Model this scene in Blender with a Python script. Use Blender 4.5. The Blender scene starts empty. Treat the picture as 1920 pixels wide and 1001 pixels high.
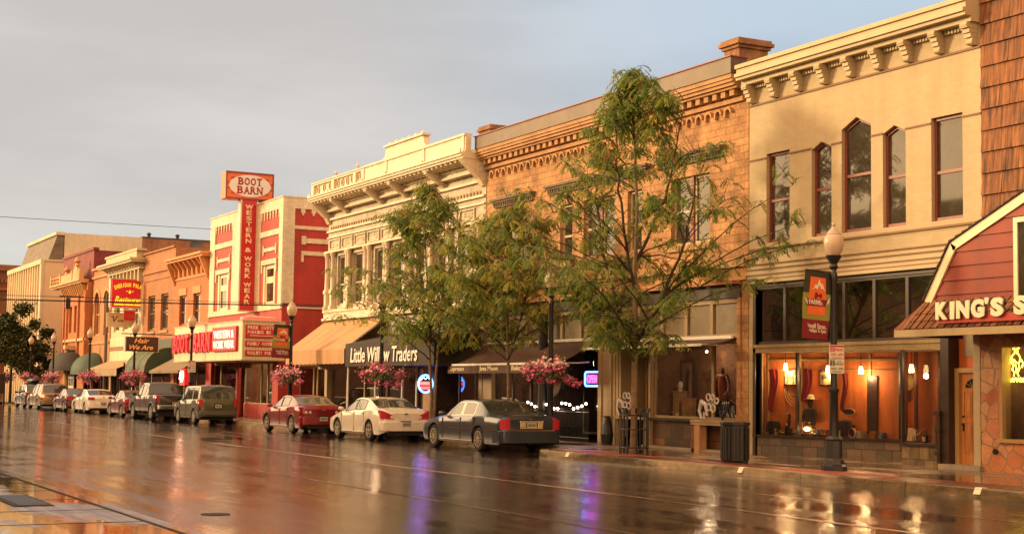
import bpy, bmesh, math, random
from mathutils import Vector, Matrix
R = math.radians
scene = bpy.context.scene
COL = scene.collection

# ---------------------------------------------------------------- camera
# street runs along X (the far end is -X), shops stand on +Y, Z is up, metres
cam_d = bpy.data.cameras.new('camera')
cam = bpy.data.objects.new('camera', cam_d); COL.objects.link(cam)
th, pi_, ro = R(27.9527), R(4.16436), R(-0.8047)
fwd = Vector((-math.cos(th)*math.cos(pi_), math.sin(th)*math.cos(pi_), math.sin(pi_)))
rt = Vector((math.sin(th), math.cos(th), 0)); up = rt.cross(fwd)
r2 = rt*math.cos(ro) - up*math.sin(ro); u2 = up*math.cos(ro) + rt*math.sin(ro)
cam.matrix_world = Matrix(((r2.x, u2.x, -fwd.x, 0), (r2.y, u2.y, -fwd.y, 0), (r2.z, u2.z, -fwd.z, 1.7407), (0, 0, 0, 1)))
cam_d.sensor_width = 36; cam_d.lens = 2806.64/1920*36
cam_d.shift_y = (526.36-500.5)/1920
cam_d.clip_start = 0.2; cam_d.clip_end = 4000
scene.camera = cam

# ---------------------------------------------------------------- light
SUN_EL, SUN_AZ = 13.0, (-0.60, -0.80)         # low evening sun behind and to the left of the camera
w = bpy.data.worlds.new("World"); scene.world = w; w.use_nodes = True
nt = w.node_tree; N = nt.nodes; L = nt.links
for n in list(N): N.remove(n)
out = N.new('ShaderNodeOutputWorld'); bg = N.new('ShaderNodeBackground'); bg.inputs[1].default_value = 1.0
tc = N.new('ShaderNodeTexCoord')
sky = N.new('ShaderNodeTexSky'); sky.sky_type = 'NISHITA'; sky.sun_disc = False
sky.sun_elevation = R(SUN_EL); sky.sun_rotation = math.atan2(SUN_AZ[0], SUN_AZ[1]); sky.air_density = 1.6; sky.dust_density = 1.5
skm = N.new('ShaderNodeVectorMath'); skm.operation = 'SCALE'; skm.inputs[3].default_value = 0.085
L.new(sky.outputs[0], skm.inputs[0])
mp = N.new('ShaderNodeMapping'); mp.inputs[3].default_value = (1.2, 1.2, 5.0); L.new(tc.outputs['Generated'], mp.inputs[0])
nz = N.new('ShaderNodeTexNoise'); nz.inputs['Scale'].default_value = 2.2; nz.inputs['Detail'].default_value = 5; nz.inputs['Roughness'].default_value = .55
L.new(mp.outputs[0], nz.inputs[0])
def dotdir(v):
    d = N.new('ShaderNodeVectorMath'); d.operation = 'DOT_PRODUCT'; d.inputs[1].default_value = Vector(v).normalized(); L.new(tc.outputs['Generated'], d.inputs[0]); return d.outputs['Value']
def mrange(s, a, b, c, d_):
    m = N.new('ShaderNodeMapRange'); m.inputs[1].default_value = a; m.inputs[2].default_value = b; m.inputs[3].default_value = c; m.inputs[4].default_value = d_; m.interpolation_type = 'SMOOTHSTEP'; L.new(s, m.inputs[0]); return m.outputs[0]
def mixc(f, a, b):
    m = N.new('ShaderNodeMix'); m.data_type = 'RGBA'
    if isinstance(f, float): m.inputs[0].default_value = f
    else: L.new(f, m.inputs[0])
    for s, x in ((6, a), (7, b)):
        if isinstance(x, tuple): m.inputs[s].default_value = (*x, 1)
        else: L.new(x, m.inputs[s])
    return m.outputs[2]
CLOUD_A = (0.43, 0.405, 0.40); CLOUD_B = (0.33, 0.395, 0.47)
blue = mrange(dotdir((-0.62, 0.72, 0.30)), 0.88, 0.995, 0.0, 1.0)
base = mixc(blue, CLOUD_A, CLOUD_B)
low = mrange(dotdir((0, 0, 1)), 0.02, 0.16, 1.0, 0.0)
lefty = mrange(dotdir((-1, 0.15, 0.02)), 0.90, 1.0, 0.0, 0.8)
mul = N.new('ShaderNodeMath'); mul.operation = 'MULTIPLY'; L.new(low, mul.inputs[0]); L.new(lefty, mul.inputs[1])
base = mixc(mul.outputs[0], base, (0.43, 0.45, 0.42))
cl = mrange(nz.outputs[0], 0.35, 0.68, 0.88, 1.08)
vm = N.new('ShaderNodeVectorMath'); vm.operation = 'SCALE'; L.new(base, vm.inputs[0]); L.new(cl, vm.inputs[3])
glow = mrange(dotdir((SUN_AZ[0], SUN_AZ[1], math.tan(R(SUN_EL)))), 0.50, 1.0, 0.0, 1.0)
warm = mixc(glow, vm.outputs[0], (3.6, 2.3, 1.15))
fill = mrange(dotdir((0.62, -0.74, 0.25)), -0.05, 0.75, 0.0, 1.0)          # warm fill light added to the unseen sky behind the camera
warm = mixc(fill, warm, (1.75, 1.00, 0.50))
fin = mixc(0.90, skm.outputs[0], warm)
L.new(fin, bg.inputs[0]); L.new(bg.outputs[0], out.inputs[0])
sd = bpy.data.lights.new('sun', 'SUN'); sd.energy = 2.2; sd.angle = R(8.0); sd.color = (1.0, 0.70, 0.36)
so = bpy.data.objects.new('sun', sd); COL.objects.link(so)
dv = Vector((-SUN_AZ[0]*math.cos(R(SUN_EL)), -SUN_AZ[1]*math.cos(R(SUN_EL)), -math.sin(R(SUN_EL))))
so.rotation_euler = dv.to_track_quat('-Z', 'Y').to_euler(); so.location = (-60, -60, 40)
vs = scene.view_settings; vs.view_transform = 'Standard'; vs.look = 'None'; vs.exposure = 0.68; vs.gamma = 1
scene.cycles.max_bounces = 6; scene.cycles.diffuse_bounces = 2; scene.cycles.glossy_bounces = 3; scene.cycles.transparent_max_bounces = 8
scene.cycles.caustics_reflective = False; scene.cycles.caustics_refractive = False

# ---------------------------------------------------------------- materials
MC = {}
def pm(name, col, rough=.7, var=.14, scale=1.3, bump=0., metal=0., spec=.5, kind=None, p=None, emit=0., rvar=0., col2=None, streak=0.):
    """procedural material; kind brick / planks / vstreak lays a pattern in the plane of the wall"""
    if name in MC: return MC[name]
    m = bpy.data.materials.new(name); m.use_nodes = True; MC[name] = m
    t = m.node_tree; n = t.nodes; l = t.links
    b = n['Principled BSDF']
    b.inputs['Roughness'].default_value = rough; b.inputs['Metallic'].default_value = metal
    b.inputs['Specular IOR Level'].default_value = spec
    geo = n.new('ShaderNodeNewGeometry')
    def mix(f, a, c, mode='MIX'):
        x = n.new('ShaderNodeMix'); x.data_type = 'RGBA'; x.blend_type = mode
        if isinstance(f, (int, float)): x.inputs[0].default_value = f
        else: l.new(f, x.inputs[0])
        for s, q in ((6, a), (7, c)):
            if isinstance(q, tuple): x.inputs[s].default_value = (*q[:3], 1)
            else: l.new(q, x.inputs[s])
        return x.outputs[2]
    def ramp(s, a, c2, c, d):
        x = n.new('ShaderNodeMapRange'); x.inputs[1].default_value = a; x.inputs[2].default_value = c2; x.inputs[3].default_value = c; x.inputs[4].default_value = d; l.new(s, x.inputs[0]); return x.outputs[0]
    def noise(vec, sc, det=4):
        x = n.new('ShaderNodeTexNoise'); x.inputs['Scale'].default_value = sc; x.inputs['Detail'].default_value = det; x.inputs['Roughness'].default_value = .62; l.new(vec, x.inputs[0]); return x.outputs[0]
    def scaled(vec, s):
        x = n.new('ShaderNodeMapping'); x.inputs[3].default_value = s; l.new(vec, x.inputs[0]); return x.outputs[0]
    # wall plane coordinates
    sp = n.new('ShaderNodeSeparateXYZ'); l.new(geo.outputs['Position'], sp.inputs[0])
    sn = n.new('ShaderNodeSeparateXYZ'); l.new(geo.outputs['True Normal'], sn.inputs[0])
    ab = n.new('ShaderNodeMath'); ab.operation = 'ABSOLUTE'; l.new(sn.outputs[0], ab.inputs[0])
    gt = n.new('ShaderNodeMath'); gt.operation = 'GREATER_THAN'; gt.inputs[1].default_value = .6; l.new(ab.outputs[0], gt.inputs[0])
    mu = n.new('ShaderNodeMix'); mu.data_type = 'FLOAT'; l.new(gt.outputs[0], mu.inputs[0]); l.new(sp.outputs[0], mu.inputs[2]); l.new(sp.outputs[1], mu.inputs[3])
    cb = n.new('ShaderNodeCombineXYZ'); l.new(mu.outputs[0], cb.inputs[0]); l.new(sp.outputs[2], cb.inputs[1])
    pos = geo.outputs['Position']
    c = col; hgt = None
    dark = tuple(x*.62 for x in col); lite = tuple(min(1, x*1.25) for x in col)
    if col2: dark = col2
    if kind == 'brick':
        br = n.new('ShaderNodeTexBrick'); bw, bh, mo = p[:3]
        br.inputs['Scale'].default_value = 1; br.inputs['Brick Width'].default_value = bw; br.inputs['Row Height'].default_value = bh; br.inputs['Mortar Size'].default_value = mo
        br.inputs['Mortar Smooth'].default_value = .3
        br.inputs['Color1'].default_value = (*lite, 1); br.inputs['Color2'].default_value = (*dark, 1)
        mc = p[3] if len(p) > 3 else tuple(x*.75 for x in col)
        br.inputs['Mortar'].default_value = (*mc, 1); br.inputs['Bias'].default_value = -.1
        l.new(cb.outputs[0], br.inputs[0]); c = br.outputs[0]; hgt = br.outputs['Fac']
        f0 = .55
        if len(p) > 4: f0 = p[4]
        c = mix(f0, col, c)
    elif kind == 'planks':
        wv = n.new('ShaderNodeTexWave'); wv.bands_direction = p[1]; wv.inputs['Scale'].default_value = p[0]; wv.inputs['Distortion'].default_value = 0
        l.new(cb.outputs[0], wv.inputs[0]); c = mix(ramp(wv.outputs[0], 0, .12, 0, 1), dark, col)
    elif kind == 'flag':
        vo = n.new('ShaderNodeTexVoronoi'); vo.inputs['Scale'].default_value = p[0]; l.new(cb.outputs[0], vo.inputs[0])
        ve = n.new('ShaderNodeTexVoronoi'); ve.feature = 'DISTANCE_TO_EDGE'; ve.inputs['Scale'].default_value = p[0]; l.new(cb.outputs[0], ve.inputs[0])
        sx = n.new('ShaderNodeSeparateColor'); l.new(vo.outputs['Color'], sx.inputs[0])
        c = mix(sx.outputs[0], dark, lite); c = mix(ramp(sx.outputs[1], .3, .8, 0, .7), c, p[1]); c = mix(ramp(ve.outputs[0], .02, .06, 1, 0), c, p[2])
    elif kind == 'vstreak':
        s1 = noise(scaled(cb.outputs[0], (p[0], p[1], 1)), 1., 6)
        c = mix(ramp(s1, .36, .64, 0, 1), dark, lite)
    n1 = noise(pos, scale)
    n2 = noise(pos, scale*9, 3)
    v1 = ramp(n1, .3, .7, 1-var, 1+var); v2 = ramp(n2, .3, .7, 1-var*.5, 1+var*.5)
    mm = n.new('ShaderNodeMath'); mm.operation = 'MULTIPLY'; l.new(v1, mm.inputs[0]); l.new(v2, mm.inputs[1])
    if streak:                                       # rain and soot runs down a wall
        s2 = noise(scaled(cb.outputs[0], (2.2, .16, 1)), 1., 5)
        m2 = n.new('ShaderNodeMath'); m2.operation = 'MULTIPLY'; l.new(mm.outputs[0], m2.inputs[0]); l.new(ramp(s2, .4, .75, 1, 1-streak), m2.inputs[1]); mm = m2
    sc_ = n.new('ShaderNodeVectorMath'); sc_.operation = 'SCALE'
    if isinstance(c, tuple): sc_.inputs[0].default_value = c[:3]
    else: l.new(c, sc_.inputs[0])
    l.new(mm.outputs[0], sc_.inputs[3]); l.new(sc_.outputs[0], b.inputs['Base Color'])
    if rvar: l.new(ramp(n1, .3, .7, max(.02, rough-rvar), min(1, rough+rvar)), b.inputs['Roughness'])
    if bump:
        bp = n.new('ShaderNodeBump'); bp.inputs['Strength'].default_value = min(1, bump); bp.inputs['Distance'].default_value = .02
        if hgt is not None:
            iv = n.new('ShaderNodeMath'); iv.operation = 'SUBTRACT'; l.new(n2, iv.inputs[0]); l.new(hgt, iv.inputs[1]); l.new(iv.outputs[0], bp.inputs['Height'])
        else: l.new(n2, bp.inputs['Height'])
        l.new(bp.outputs[0], b.inputs['Normal'])
    if emit:
        b.inputs['Emission Color'].default_value = (*col, 1); b.inputs['Emission Strength'].default_value = emit
    return m

def glass_mat(name, tint=(.9, .9, .88), see=.8, rough=.02):
    """window glass: partly see-through, partly mirror"""
    if name in MC: return MC[name]
    m = bpy.data.materials.new(name); m.use_nodes = True; MC[name] = m
    t = m.node_tree; n = t.nodes; l = t.links; n.remove(n['Principled BSDF'])
    o = n['Material Output']; tr = n.new('ShaderNodeBsdfTransparent'); tr.inputs[0].default_value = (*tint, 1)
    g = n.new('ShaderNodeBsdfGlossy'); g.inputs['Roughness'].default_value = rough; g.inputs[0].default_value = (.95, .95, .95, 1)
    fr = n.new('ShaderNodeFresnel'); fr.inputs[0].default_value = 1.5
    no = n.new('ShaderNodeTexNoise'); no.inputs['Scale'].default_value = 1.1
    bp = n.new('ShaderNodeBump'); bp.inputs['Strength'].default_value = .05; bp.inputs['Distance'].default_value = .05; l.new(no.outputs[0], bp.inputs['Height'])
    l.new(bp.outputs[0], g.inputs['Normal'])
    mr = n.new('ShaderNodeMapRange'); mr.inputs[3].default_value = 1-see; mr.inputs[4].default_value = 1.0; l.new(fr.outputs[0], mr.inputs[0])
    mx = n.new('ShaderNodeMixShader'); l.new(mr.outputs[0], mx.inputs[0]); l.new(tr.outputs[0], mx.inputs[1]); l.new(g.outputs[0], mx.inputs[2]); l.new(mx.outputs[0], o.inputs[0])
    return m

def emis(name, col, s):
    if name in MC: return MC[name]
    m = bpy.data.materials.new(name); m.use_nodes = True; MC[name] = m
    b = m.node_tree.nodes['Principled BSDF']; b.inputs['Base Color'].default_value = (*col, 1)
    b.inputs['Emission Color'].default_value = (*col, 1); b.inputs['Emission Strength'].default_value = s
    return m

def paint(name, col, metal=.3, rough=.32):
    """wet car paint: clear coat, beads of rain as fine bump"""
    if name in MC: return MC[name]
    m = bpy.data.materials.new(name); m.use_nodes = True; MC[name] = m
    t = m.node_tree; n = t.nodes; l = t.links; b = n['Principled BSDF']
    b.inputs['Metallic'].default_value = metal; b.inputs['Roughness'].default_value = rough
    b.inputs['Coat Weight'].default_value = .9; b.inputs['Coat Roughness'].default_value = .06
    geo = n.new('ShaderNodeNewGeometry')
    no = n.new('ShaderNodeTexNoise'); no.inputs['Scale'].default_value = 60; l.new(geo.outputs['Position'], no.inputs[0])
    n3 = n.new('ShaderNodeTexNoise'); n3.inputs['Scale'].default_value = 3.5; n3.inputs['Detail'].default_value = 4; l.new(geo.outputs['Position'], n3.inputs[0])
    mr = n.new('ShaderNodeMapRange'); mr.inputs[1].default_value = .3; mr.inputs[2].default_value = .7; mr.inputs[3].default_value = .86; mr.inputs[4].default_value = 1.08; l.new(n3.outputs[0], mr.inputs[0])
    vm_ = n.new('ShaderNodeVectorMath'); vm_.operation = 'SCALE'; vm_.inputs[0].default_value = col; l.new(mr.outputs[0], vm_.inputs[3]); l.new(vm_.outputs[0], b.inputs['Base Color'])
    bp = n.new('ShaderNodeBump'); bp.inputs['Strength'].default_value = .12; bp.inputs['Distance'].default_value = .004; l.new(no.outputs[0], bp.inputs['Height']); l.new(bp.outputs[0], b.inputs['Coat Normal'])
    return m

# ---------------------------------------------------------------- mesh helpers
LOC = {}
def wloc(o): return LOC.get(o, Vector((0, 0, 0)))
def thing(name, label, cat, loc, group=None):
    o = bpy.data.objects.new(name, None); COL.objects.link(o); o.location = loc; LOC[o] = Vector(loc)
    o.empty_display_size = .3; o['label'] = label; o['category'] = cat
    if group: o['group'] = group
    return o
def tag(o, label, cat, group=None):
    o['label'] = label; o['category'] = cat
    if group: o['group'] = group
    return o
class MB:
    def __init__(s): s.v = []; s.f = []; s.m = []
    def add(s, vs, fs, m=0):
        k = len(s.v); s.v += [tuple(x) for x in vs]; s.f += [tuple(i+k for i in f) for f in fs]; s.m += [m]*len(fs); return s
    def box(s, x0, x1, y0, y1, z0, z1, m=0):
        return s.add([(x0,y0,z0),(x1,y0,z0),(x1,y1,z0),(x0,y1,z0),(x0,y0,z1),(x1,y0,z1),(x1,y1,z1),(x0,y1,z1)],
                     [(0,3,2,1),(4,5,6,7),(0,1,5,4),(1,2,6,5),(2,3,7,6),(3,0,4,7)], m)
    def obox(s, c, ax, ay, az, m=0):
        c, ax, ay, az = map(Vector, (c, ax, ay, az)); P = [c+i*ax+j*ay+k*az for k in (-1, 1) for i, j in ((-1,-1),(1,-1),(1,1),(-1,1))]
        return s.add(P, [(0,3,2,1),(4,5,6,7),(0,1,5,4),(1,2,6,5),(2,3,7,6),(3,0,4,7)], m)
    def poly(s, pts, m=0): return s.add(pts, [tuple(range(len(pts)))], m)
    def ext(s, pts, vec, m=0):
        k = len(pts); v = Vector(vec); P = [Vector(p) for p in pts]; Q = [p+v for p in P]
        fs = [tuple(range(k))[::-1], tuple(range(k, 2*k))]+[(i, (i+1) % k, (i+1) % k+k, i+k) for i in range(k)]
        return s.add(P+Q, fs, m)
    def tube(s, path, r, n=8, m=0, cap=True):
        P = [Vector(p) for p in path]; k = len(P); rs = r if isinstance(r, (list, tuple)) else [r]*k; vs = []; fs = []
        for i, p in enumerate(P):
            d = (P[min(i+1, k-1)]-P[max(i-1, 0)])
            if d.length < 1e-9: d = Vector((0, 0, 1))
            d.normalize(); a = d.orthogonal() if i == 0 else (a_ - d*a_.dot(d))
            if a.length < 1e-6: a = d.orthogonal()
            a.normalize(); a_ = a; b = d.cross(a)
            vs += [p+(a*math.cos(2*math.pi*j/n)+b*math.sin(2*math.pi*j/n))*rs[i] for j in range(n)]
        for i in range(k-1):
            for j in range(n): fs.append((i*n+j, i*n+(j+1) % n, (i+1)*n+(j+1) % n, (i+1)*n+j))
        if cap: fs += [tuple(range(n))[::-1], tuple(range((k-1)*n, k*n))]
        return s.add(vs, fs, m)
    def lathe(s, c, prof, n=14, m=0, axis='z', cap=True):
        vs = []; fs = []; c = Vector(c)
        for r, z in prof:
            for j in range(n):
                a = 2*math.pi*j/n; p = Vector((r*math.cos(a), r*math.sin(a), z))
                if axis == 'y': p = Vector((p.x, p.z, p.y))
                if axis == 'x': p = Vector((p.z, p.x, p.y))
                vs.append(c+p)
        for i in range(len(prof)-1):
            for j in range(n): fs.append((i*n+j, i*n+(j+1) % n, (i+1)*n+(j+1) % n, (i+1)*n+j))
        if cap: fs += [tuple(range(n))[::-1], tuple(range((len(prof)-1)*n, len(prof)*n))]
        return s.add(vs, fs, m)
    def ball(s, c, r, n=10, m=0):
        r = r if isinstance(r, (list, tuple)) else (r, r, r); k = n//2+1; vs = []; fs = []
        for i in range(k+1):
            ph = math.pi*i/k
            for j in range(n):
                a = 2*math.pi*j/n; vs.append((c[0]+r[0]*math.sin(ph)*math.cos(a), c[1]+r[1]*math.sin(ph)*math.sin(a), c[2]+r[2]*math.cos(ph)))
        for i in range(k):
            for j in range(n): fs.append((i*n+j, (i+1)*n+j, (i+1)*n+(j+1) % n, i*n+(j+1) % n))
        return s.add(vs, fs, m)
    def each(s, name, mats, parent, **k):
        """every closed shape that was added becomes a part of its own"""
        par = list(range(len(s.v)))
        def find(i):
            while par[i] != i: par[i] = par[par[i]]; i = par[i]
            return i
        for f in s.f:
            for i in f[1:]: par[find(i)] = find(f[0])
        grp = {}
        for f, m in zip(s.f, s.m): grp.setdefault(find(f[0]), []).append((f, m))
        for g in grp.values():
            ids = sorted({i for f, _ in g for i in f}); mp_ = {i: n for n, i in enumerate(ids)}; q = MB()
            q.v = [s.v[i] for i in ids]; q.f = [tuple(mp_[i] for i in f) for f, _ in g]; q.m = [m for _, m in g]; q.build(name, mats, parent, **k)
    def build(s, name, mats, parent=None, smooth=None, label=None, bevel=0):
        if not isinstance(mats, (list, tuple)): mats = [mats]
        off = wloc(parent) if parent else Vector((0, 0, 0))
        if not parent:
            # a mesh of its own gets its origin at its foot
            xs = [v[0] for v in s.v]; ys = [v[1] for v in s.v]; zs = [v[2] for v in s.v]
            off = Vector(((min(xs)+max(xs))/2, (min(ys)+max(ys))/2, min(zs)))
        me = bpy.data.meshes.new(name); me.from_pydata([(v[0]-off.x, v[1]-off.y, v[2]-off.z) for v in s.v], [], s.f)
        for q in mats: me.materials.append(q)
        for pl, mi in zip(me.polygons, s.m): pl.material_index = mi
        if smooth is not None:
            bm = bmesh.new(); bm.from_mesh(me); bmesh.ops.remove_doubles(bm, verts=bm.verts, dist=1e-5); bmesh.ops.recalc_face_normals(bm, faces=bm.faces); bm.to_mesh(me); bm.free()
            for pl in me.polygons: pl.use_smooth = True
            me.set_sharp_from_angle(angle=R(smooth))
        me.update()
        o = bpy.data.objects.new(name, me); COL.objects.link(o)
        if parent: o.parent = parent; LOC[o] = off
        else: o.location = off; LOC[o] = off
        if label: o['label'] = label
        if bevel:
            b = o.modifiers.new('bevel', 'BEVEL'); b.width = bevel; b.segments = 2; b.limit_method = 'ANGLE'
        return o
def struct(mb, name, mat, **k):
    o = mb.build(name, mat, **k); o['kind'] = 'structure'; return o
def copy_tree(o, parent=None):
    c = o.copy(); COL.objects.link(c)
    if parent: c.parent = parent
    LOC[c] = wloc(o)
    for ch in list(o.children): copy_tree(ch, c)
    return c
def place(root, loc, label=None, rz=0):
    c = copy_tree(root); c.location = loc
    if rz: c.rotation_euler = (0, 0, rz)
    if label: c['label'] = label
    return c
UX, UY, UZ = Vector((1, 0, 0)), Vector((0, 1, 0)), Vector((0, 0, 1))
def txt(name, s, c, w_, h_, mat, parent, u=UX, v=UZ, ext=.01, bold=0., shear=0., spacing=1.0, label=None, flatten=False):
    """lettering as real solid letters, centred on c, fitted to w_ x h_"""
    cu = bpy.data.curves.new('t', 'FONT'); cu.body = s; cu.align_x = 'CENTER'; cu.align_y = 'CENTER'; cu.extrude = .05; cu.offset = bold; cu.shear = shear
    cu.space_character = spacing; cu.resolution_u = 3; cu.space_line = .82
    ob = bpy.data.objects.new('t', cu); COL.objects.link(ob); bpy.context.view_layer.update()
    me = bpy.data.meshes.new_from_object(ob.evaluated_get(bpy.context.evaluated_depsgraph_get()))
    bpy.data.objects.remove(ob); bpy.data.curves.remove(cu)
    xs = [q.co.x for q in me.vertices]; ys = [q.co.y for q in me.vertices]
    x0, x1, y0, y1 = min(xs), max(xs), min(ys), max(ys); sx = w_/(x1-x0); sy = h_/(y1-y0) if h_ else sx
    nn = u.cross(v); c = Vector(c); off = wloc(parent) if parent else c
    for q in me.vertices:
        q.co = c + u*((q.co.x-(x0+x1)/2)*sx) + v*((q.co.y-(y0+y1)/2)*sy) + nn*(q.co.z/.05*ext) - off
    me.materials.clear(); me.materials.append(mat); me.name = name
    o = bpy.data.objects.new(name, me); COL.objects.link(o)
    if parent: o.parent = parent; LOC[o] = off
    else: o.location = off; LOC[o] = off
    if label: o['label'] = label
    return o
SLAB = {'B': [(0, 0, .1), (0, 1, .1)], 'T': [(.5, 0, .22)], 'A': [(.1, 0, .2), (.9, 0, .2)], 'R': [(.08, 0, .2), (.08, 1, .1), (.92, 0, .16)], 'N': [(.08, 0, .2), (.08, 1, .16), (.92, 1, .2)],
        'O': [], 'F': [(.1, 0, .2), (0, 1, .1)], 'M': [(.08, 0, .16), (.92, 0, .16), (.08, 1, .1), (.92, 1, .1)], 'I': [(.5, 0, .5), (.5, 1, .5)], 'L': [(.1, 1, .2)], 'Y': [(.5, 0, .22)], 'P': [(.1, 0, .22)]}
def slab(name, s, c, w_, h_, mat, parent, u=UX, v=UZ, ext=.02, gap=.18, label=None):
    """bold slab-serif lettering: each letter one mesh, font stems plus square serifs"""
    n_ = len(s); cw = w_/(n_+gap*(n_-1)) if n_ > 1 else w_
    nn = u.cross(v); c = Vector(c); x = -w_/2
    for ch in s:
        if ch != ' ':
            mb = MB(); t = txt('t', ch, c+u*(x+cw/2), cw*.92, h_, mat, None, u, v, ext, bold=.035)
            o = t.location; mb.add([q.co+o for q in t.data.vertices], [tuple(p_.vertices) for p_ in t.data.polygons])
            me = t.data; bpy.data.objects.remove(t); bpy.data.meshes.remove(me)
            for fx, fy, hw in SLAB.get(ch, []):
                mb.obox(c+u*(x+cw*.04+cw*.92*fx)+v*((fy-.5)*h_*.86), u*cw*hw, v*h_*.07, nn*(ext*.96))
            mb.build('letter', mat, parent)
        x += cw*(1+gap)

def wallh(mb, x0, x1, z0, z1, holes, y, rev=.22, m=0, mr=None, axis='y'):
    """front wall with real openings: flat cells round the holes and the reveals of each"""
    xs = sorted({x0, x1}|{h[0] for h in holes}|{h[1] for h in holes}); zs = sorted({z0, z1}|{h[2] for h in holes}|{h[3] for h in holes})
    P = (lambda a, b, d: (a, y+d, b)) if axis == 'y' else (lambda a, b, d: (y-d, a, b))
    for i in range(len(xs)-1):
        for j in range(len(zs)-1):
            cx = (xs[i]+xs[i+1])/2; cz = (zs[j]+zs[j+1])/2
            if cx < x0 or cx > x1 or cz < z0 or cz > z1: continue
            if any(h[0] < cx < h[1] and h[2] < cz < h[3] for h in holes): continue
            mb.poly([P(xs[i], zs[j], 0), P(xs[i+1], zs[j], 0), P(xs[i+1], zs[j+1], 0), P(xs[i], zs[j+1], 0)], m)
    mr = m if mr is None else mr
    for a, b, c, d in holes:
        for q in ((a, c, a, d), (b, d, b, c), (a, d, b, d), (b, c, a, c)):
            mb.poly([P(q[0], q[1], 0), P(q[2], q[3], 0), P(q[2], q[3], rev), P(q[0], q[1], rev)], mr)
def shell(root, x0, x1, z1, y0, y1, wall, roofm, z0=0.0, par=.4):
    """side walls, back and a flat roof set below the parapet"""
    mb = MB(); t = .12
    mb.box(x0, x0+t, y0, y1, z0, z1); mb.box(x1-t, x1, y0, y1, z0, z1); mb.box(x0+t, x1-t, y1-t, y1, z0, z1); mb.box(x0+t, x1-t, y0, y0+t-.001, z1-par-.3, z1)
    mb.build('side_wall', wall, root)
    r = MB(); r.box(x0+t, x1-t, y0+t, y1-t, z1-par-.25, z1-par); r.build('roof', roofm, root)
def window(root, x0, x1, z0, z1, y, fm, gm, t=.09, rail=.5, dep=.12, mull=0, name='window', peak=0., blind=None, sill=None, arch=0., label=None):
    """sash window: frame, meeting rail, mullions; pane and blind are its own pieces"""
    mb = MB(); y1 = y+dep+.07
    if arch or peak:
        hh = arch or peak; k = 12 if arch else 2
        def top(a, o_):  # outline of the head, o_ = inset
            if arch: return ((x0+x1)/2-math.cos(math.pi*a/k)*((x1-x0)/2-o_), z1-arch+math.sin(math.pi*a/k)*(arch-o_))
            return [(x0+o_, z1-peak-o_*.6), ((x0+x1)/2, z1-o_*1.15), (x1-o_, z1-peak-o_*.6)][a]
        for a in range(k):
            p0, p1, q1, q0 = top(a, 0), top(a+1, 0), top(a+1, t), top(a, t)
            mb.ext([(p0[0], y+dep, p0[1]), (p1[0], y+dep, p1[1]), (q1[0], y+dep, q1[1]), (q0[0], y+dep, q0[1])], (0, .07, 0))
        zt = z1-hh
        pane_top = [top(a, t*.5) for a in range(k+1)]
    else:
        mb.box(x0+t, x1-t, y+dep, y1, z1-t, z1); zt = z1; pane_top = [(x0+t*.5, z1-t*.5), (x1-t*.5, z1-t*.5)]
    mb.box(x0, x0+t, y+dep, y1, z0, zt); mb.box(x1-t, x1, y+dep, y1, z0, zt); mb.box(x0+t, x1-t, y+dep, y1, z0, z0+t*1.2)
    if rail:
        zr = z0+(z1-z0)*rail; mb.box(x0+t, x1-t, y+dep+.012, y1-.01, zr-.035, zr+.035)
    for i in range(mull):
        xm = x0+(x1-x0)*(i+1)/(mull+1); mb.box(xm-t*.5, xm+t*.5, y+dep+.006, y1-.005, z0+t*1.2, zt-(t if not (arch or peak) else 0))
    w_ = mb.build(name, fm, root, label=label)
    pn = MB(); yy = y+dep+.045
    pn.poly([(x0+t*.5, yy, z0+t*.6)]+[(a, yy, b) for a, b in pane_top]+[(x1-t*.5, yy, z0+t*.6)]); pn.build('pane', gm, w_)
    if blind:
        bl = MB(); f_, bm_ = blind; bl.box(x0+t, x1-t, yy+.05, yy+.07, z1-(z1-z0)*f_, z1-t); bl.build('blind', bm_, w_)
    if sill:
        s_ = MB(); s_.box(x0-.1, x1+.1, y-.09, y+.1, z0-.14, z0-.002); s_.build('sill', sill, w_)
    return w_
def moulding(mb, x0, x1, F_, prof, m=0, ret=True):
    """cornice: stack of (z0, z1, projection) courses, butted"""
    for a, b, d in prof: mb.box(x0-(d*.5 if ret else 0), x1+(d*.5 if ret else 0), F_-d, F_+.0015*0+.1, a, b, m)
# ---------------------------------------------------------------- shared materials
F = 24.2
cream_brick = pm('cream_brick', (.46, .37, .225), .75, .05, .6, kind='brick', p=(.24, .085, .005, (.38, .28, .15), .14), bump=.3, streak=.12)
cream_trim = pm('cream_trim', (.50, .40, .24), .6, .06, 1.2, streak=.10)
thin_brown = pm('thin_brown', (.22, .12, .06), .7)
roof_m = pm('roof_felt', (.06, .055, .05), .9, .3)
brown_frame = pm('brown_frame', (.20, .045, .03), .45, .15)
dk_brown = pm('dark_brown', (.035, .018, .012), .4, .3)
glass_dk = pm('window_glass_upper', (.05, .042, .03), .04, .4, .9, spec=.7)
glass_dk2 = pm('window_glass_dark', (.02, .018, .014), .03, .2, .9, spec=.6)
glass = glass_mat('shop_glass', (.86, .85, .80), .93)
glass2 = glass_mat('shop_glass_reflecting', (.7, .7, .66), .80)
stone_m = pm('sandstone', (.47, .25, .11), .85, .34, 1.6, kind='brick', p=(.44, .20, .012, (.30, .15, .07), .5), bump=1., col2=(.26, .13, .055), streak=.3)
stone_trim = pm('sandstone_trim', (.47, .26, .12), .8, .2, 1.5, bump=.5, streak=.2)
tan_m = pm('tan_paint', (.38, .27, .15), .6, .15, 1.5, streak=.15)
olive_m = pm('sheet_metal_brown', (.125, .08, .045), .5, .25, .8, streak=.2)
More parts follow.
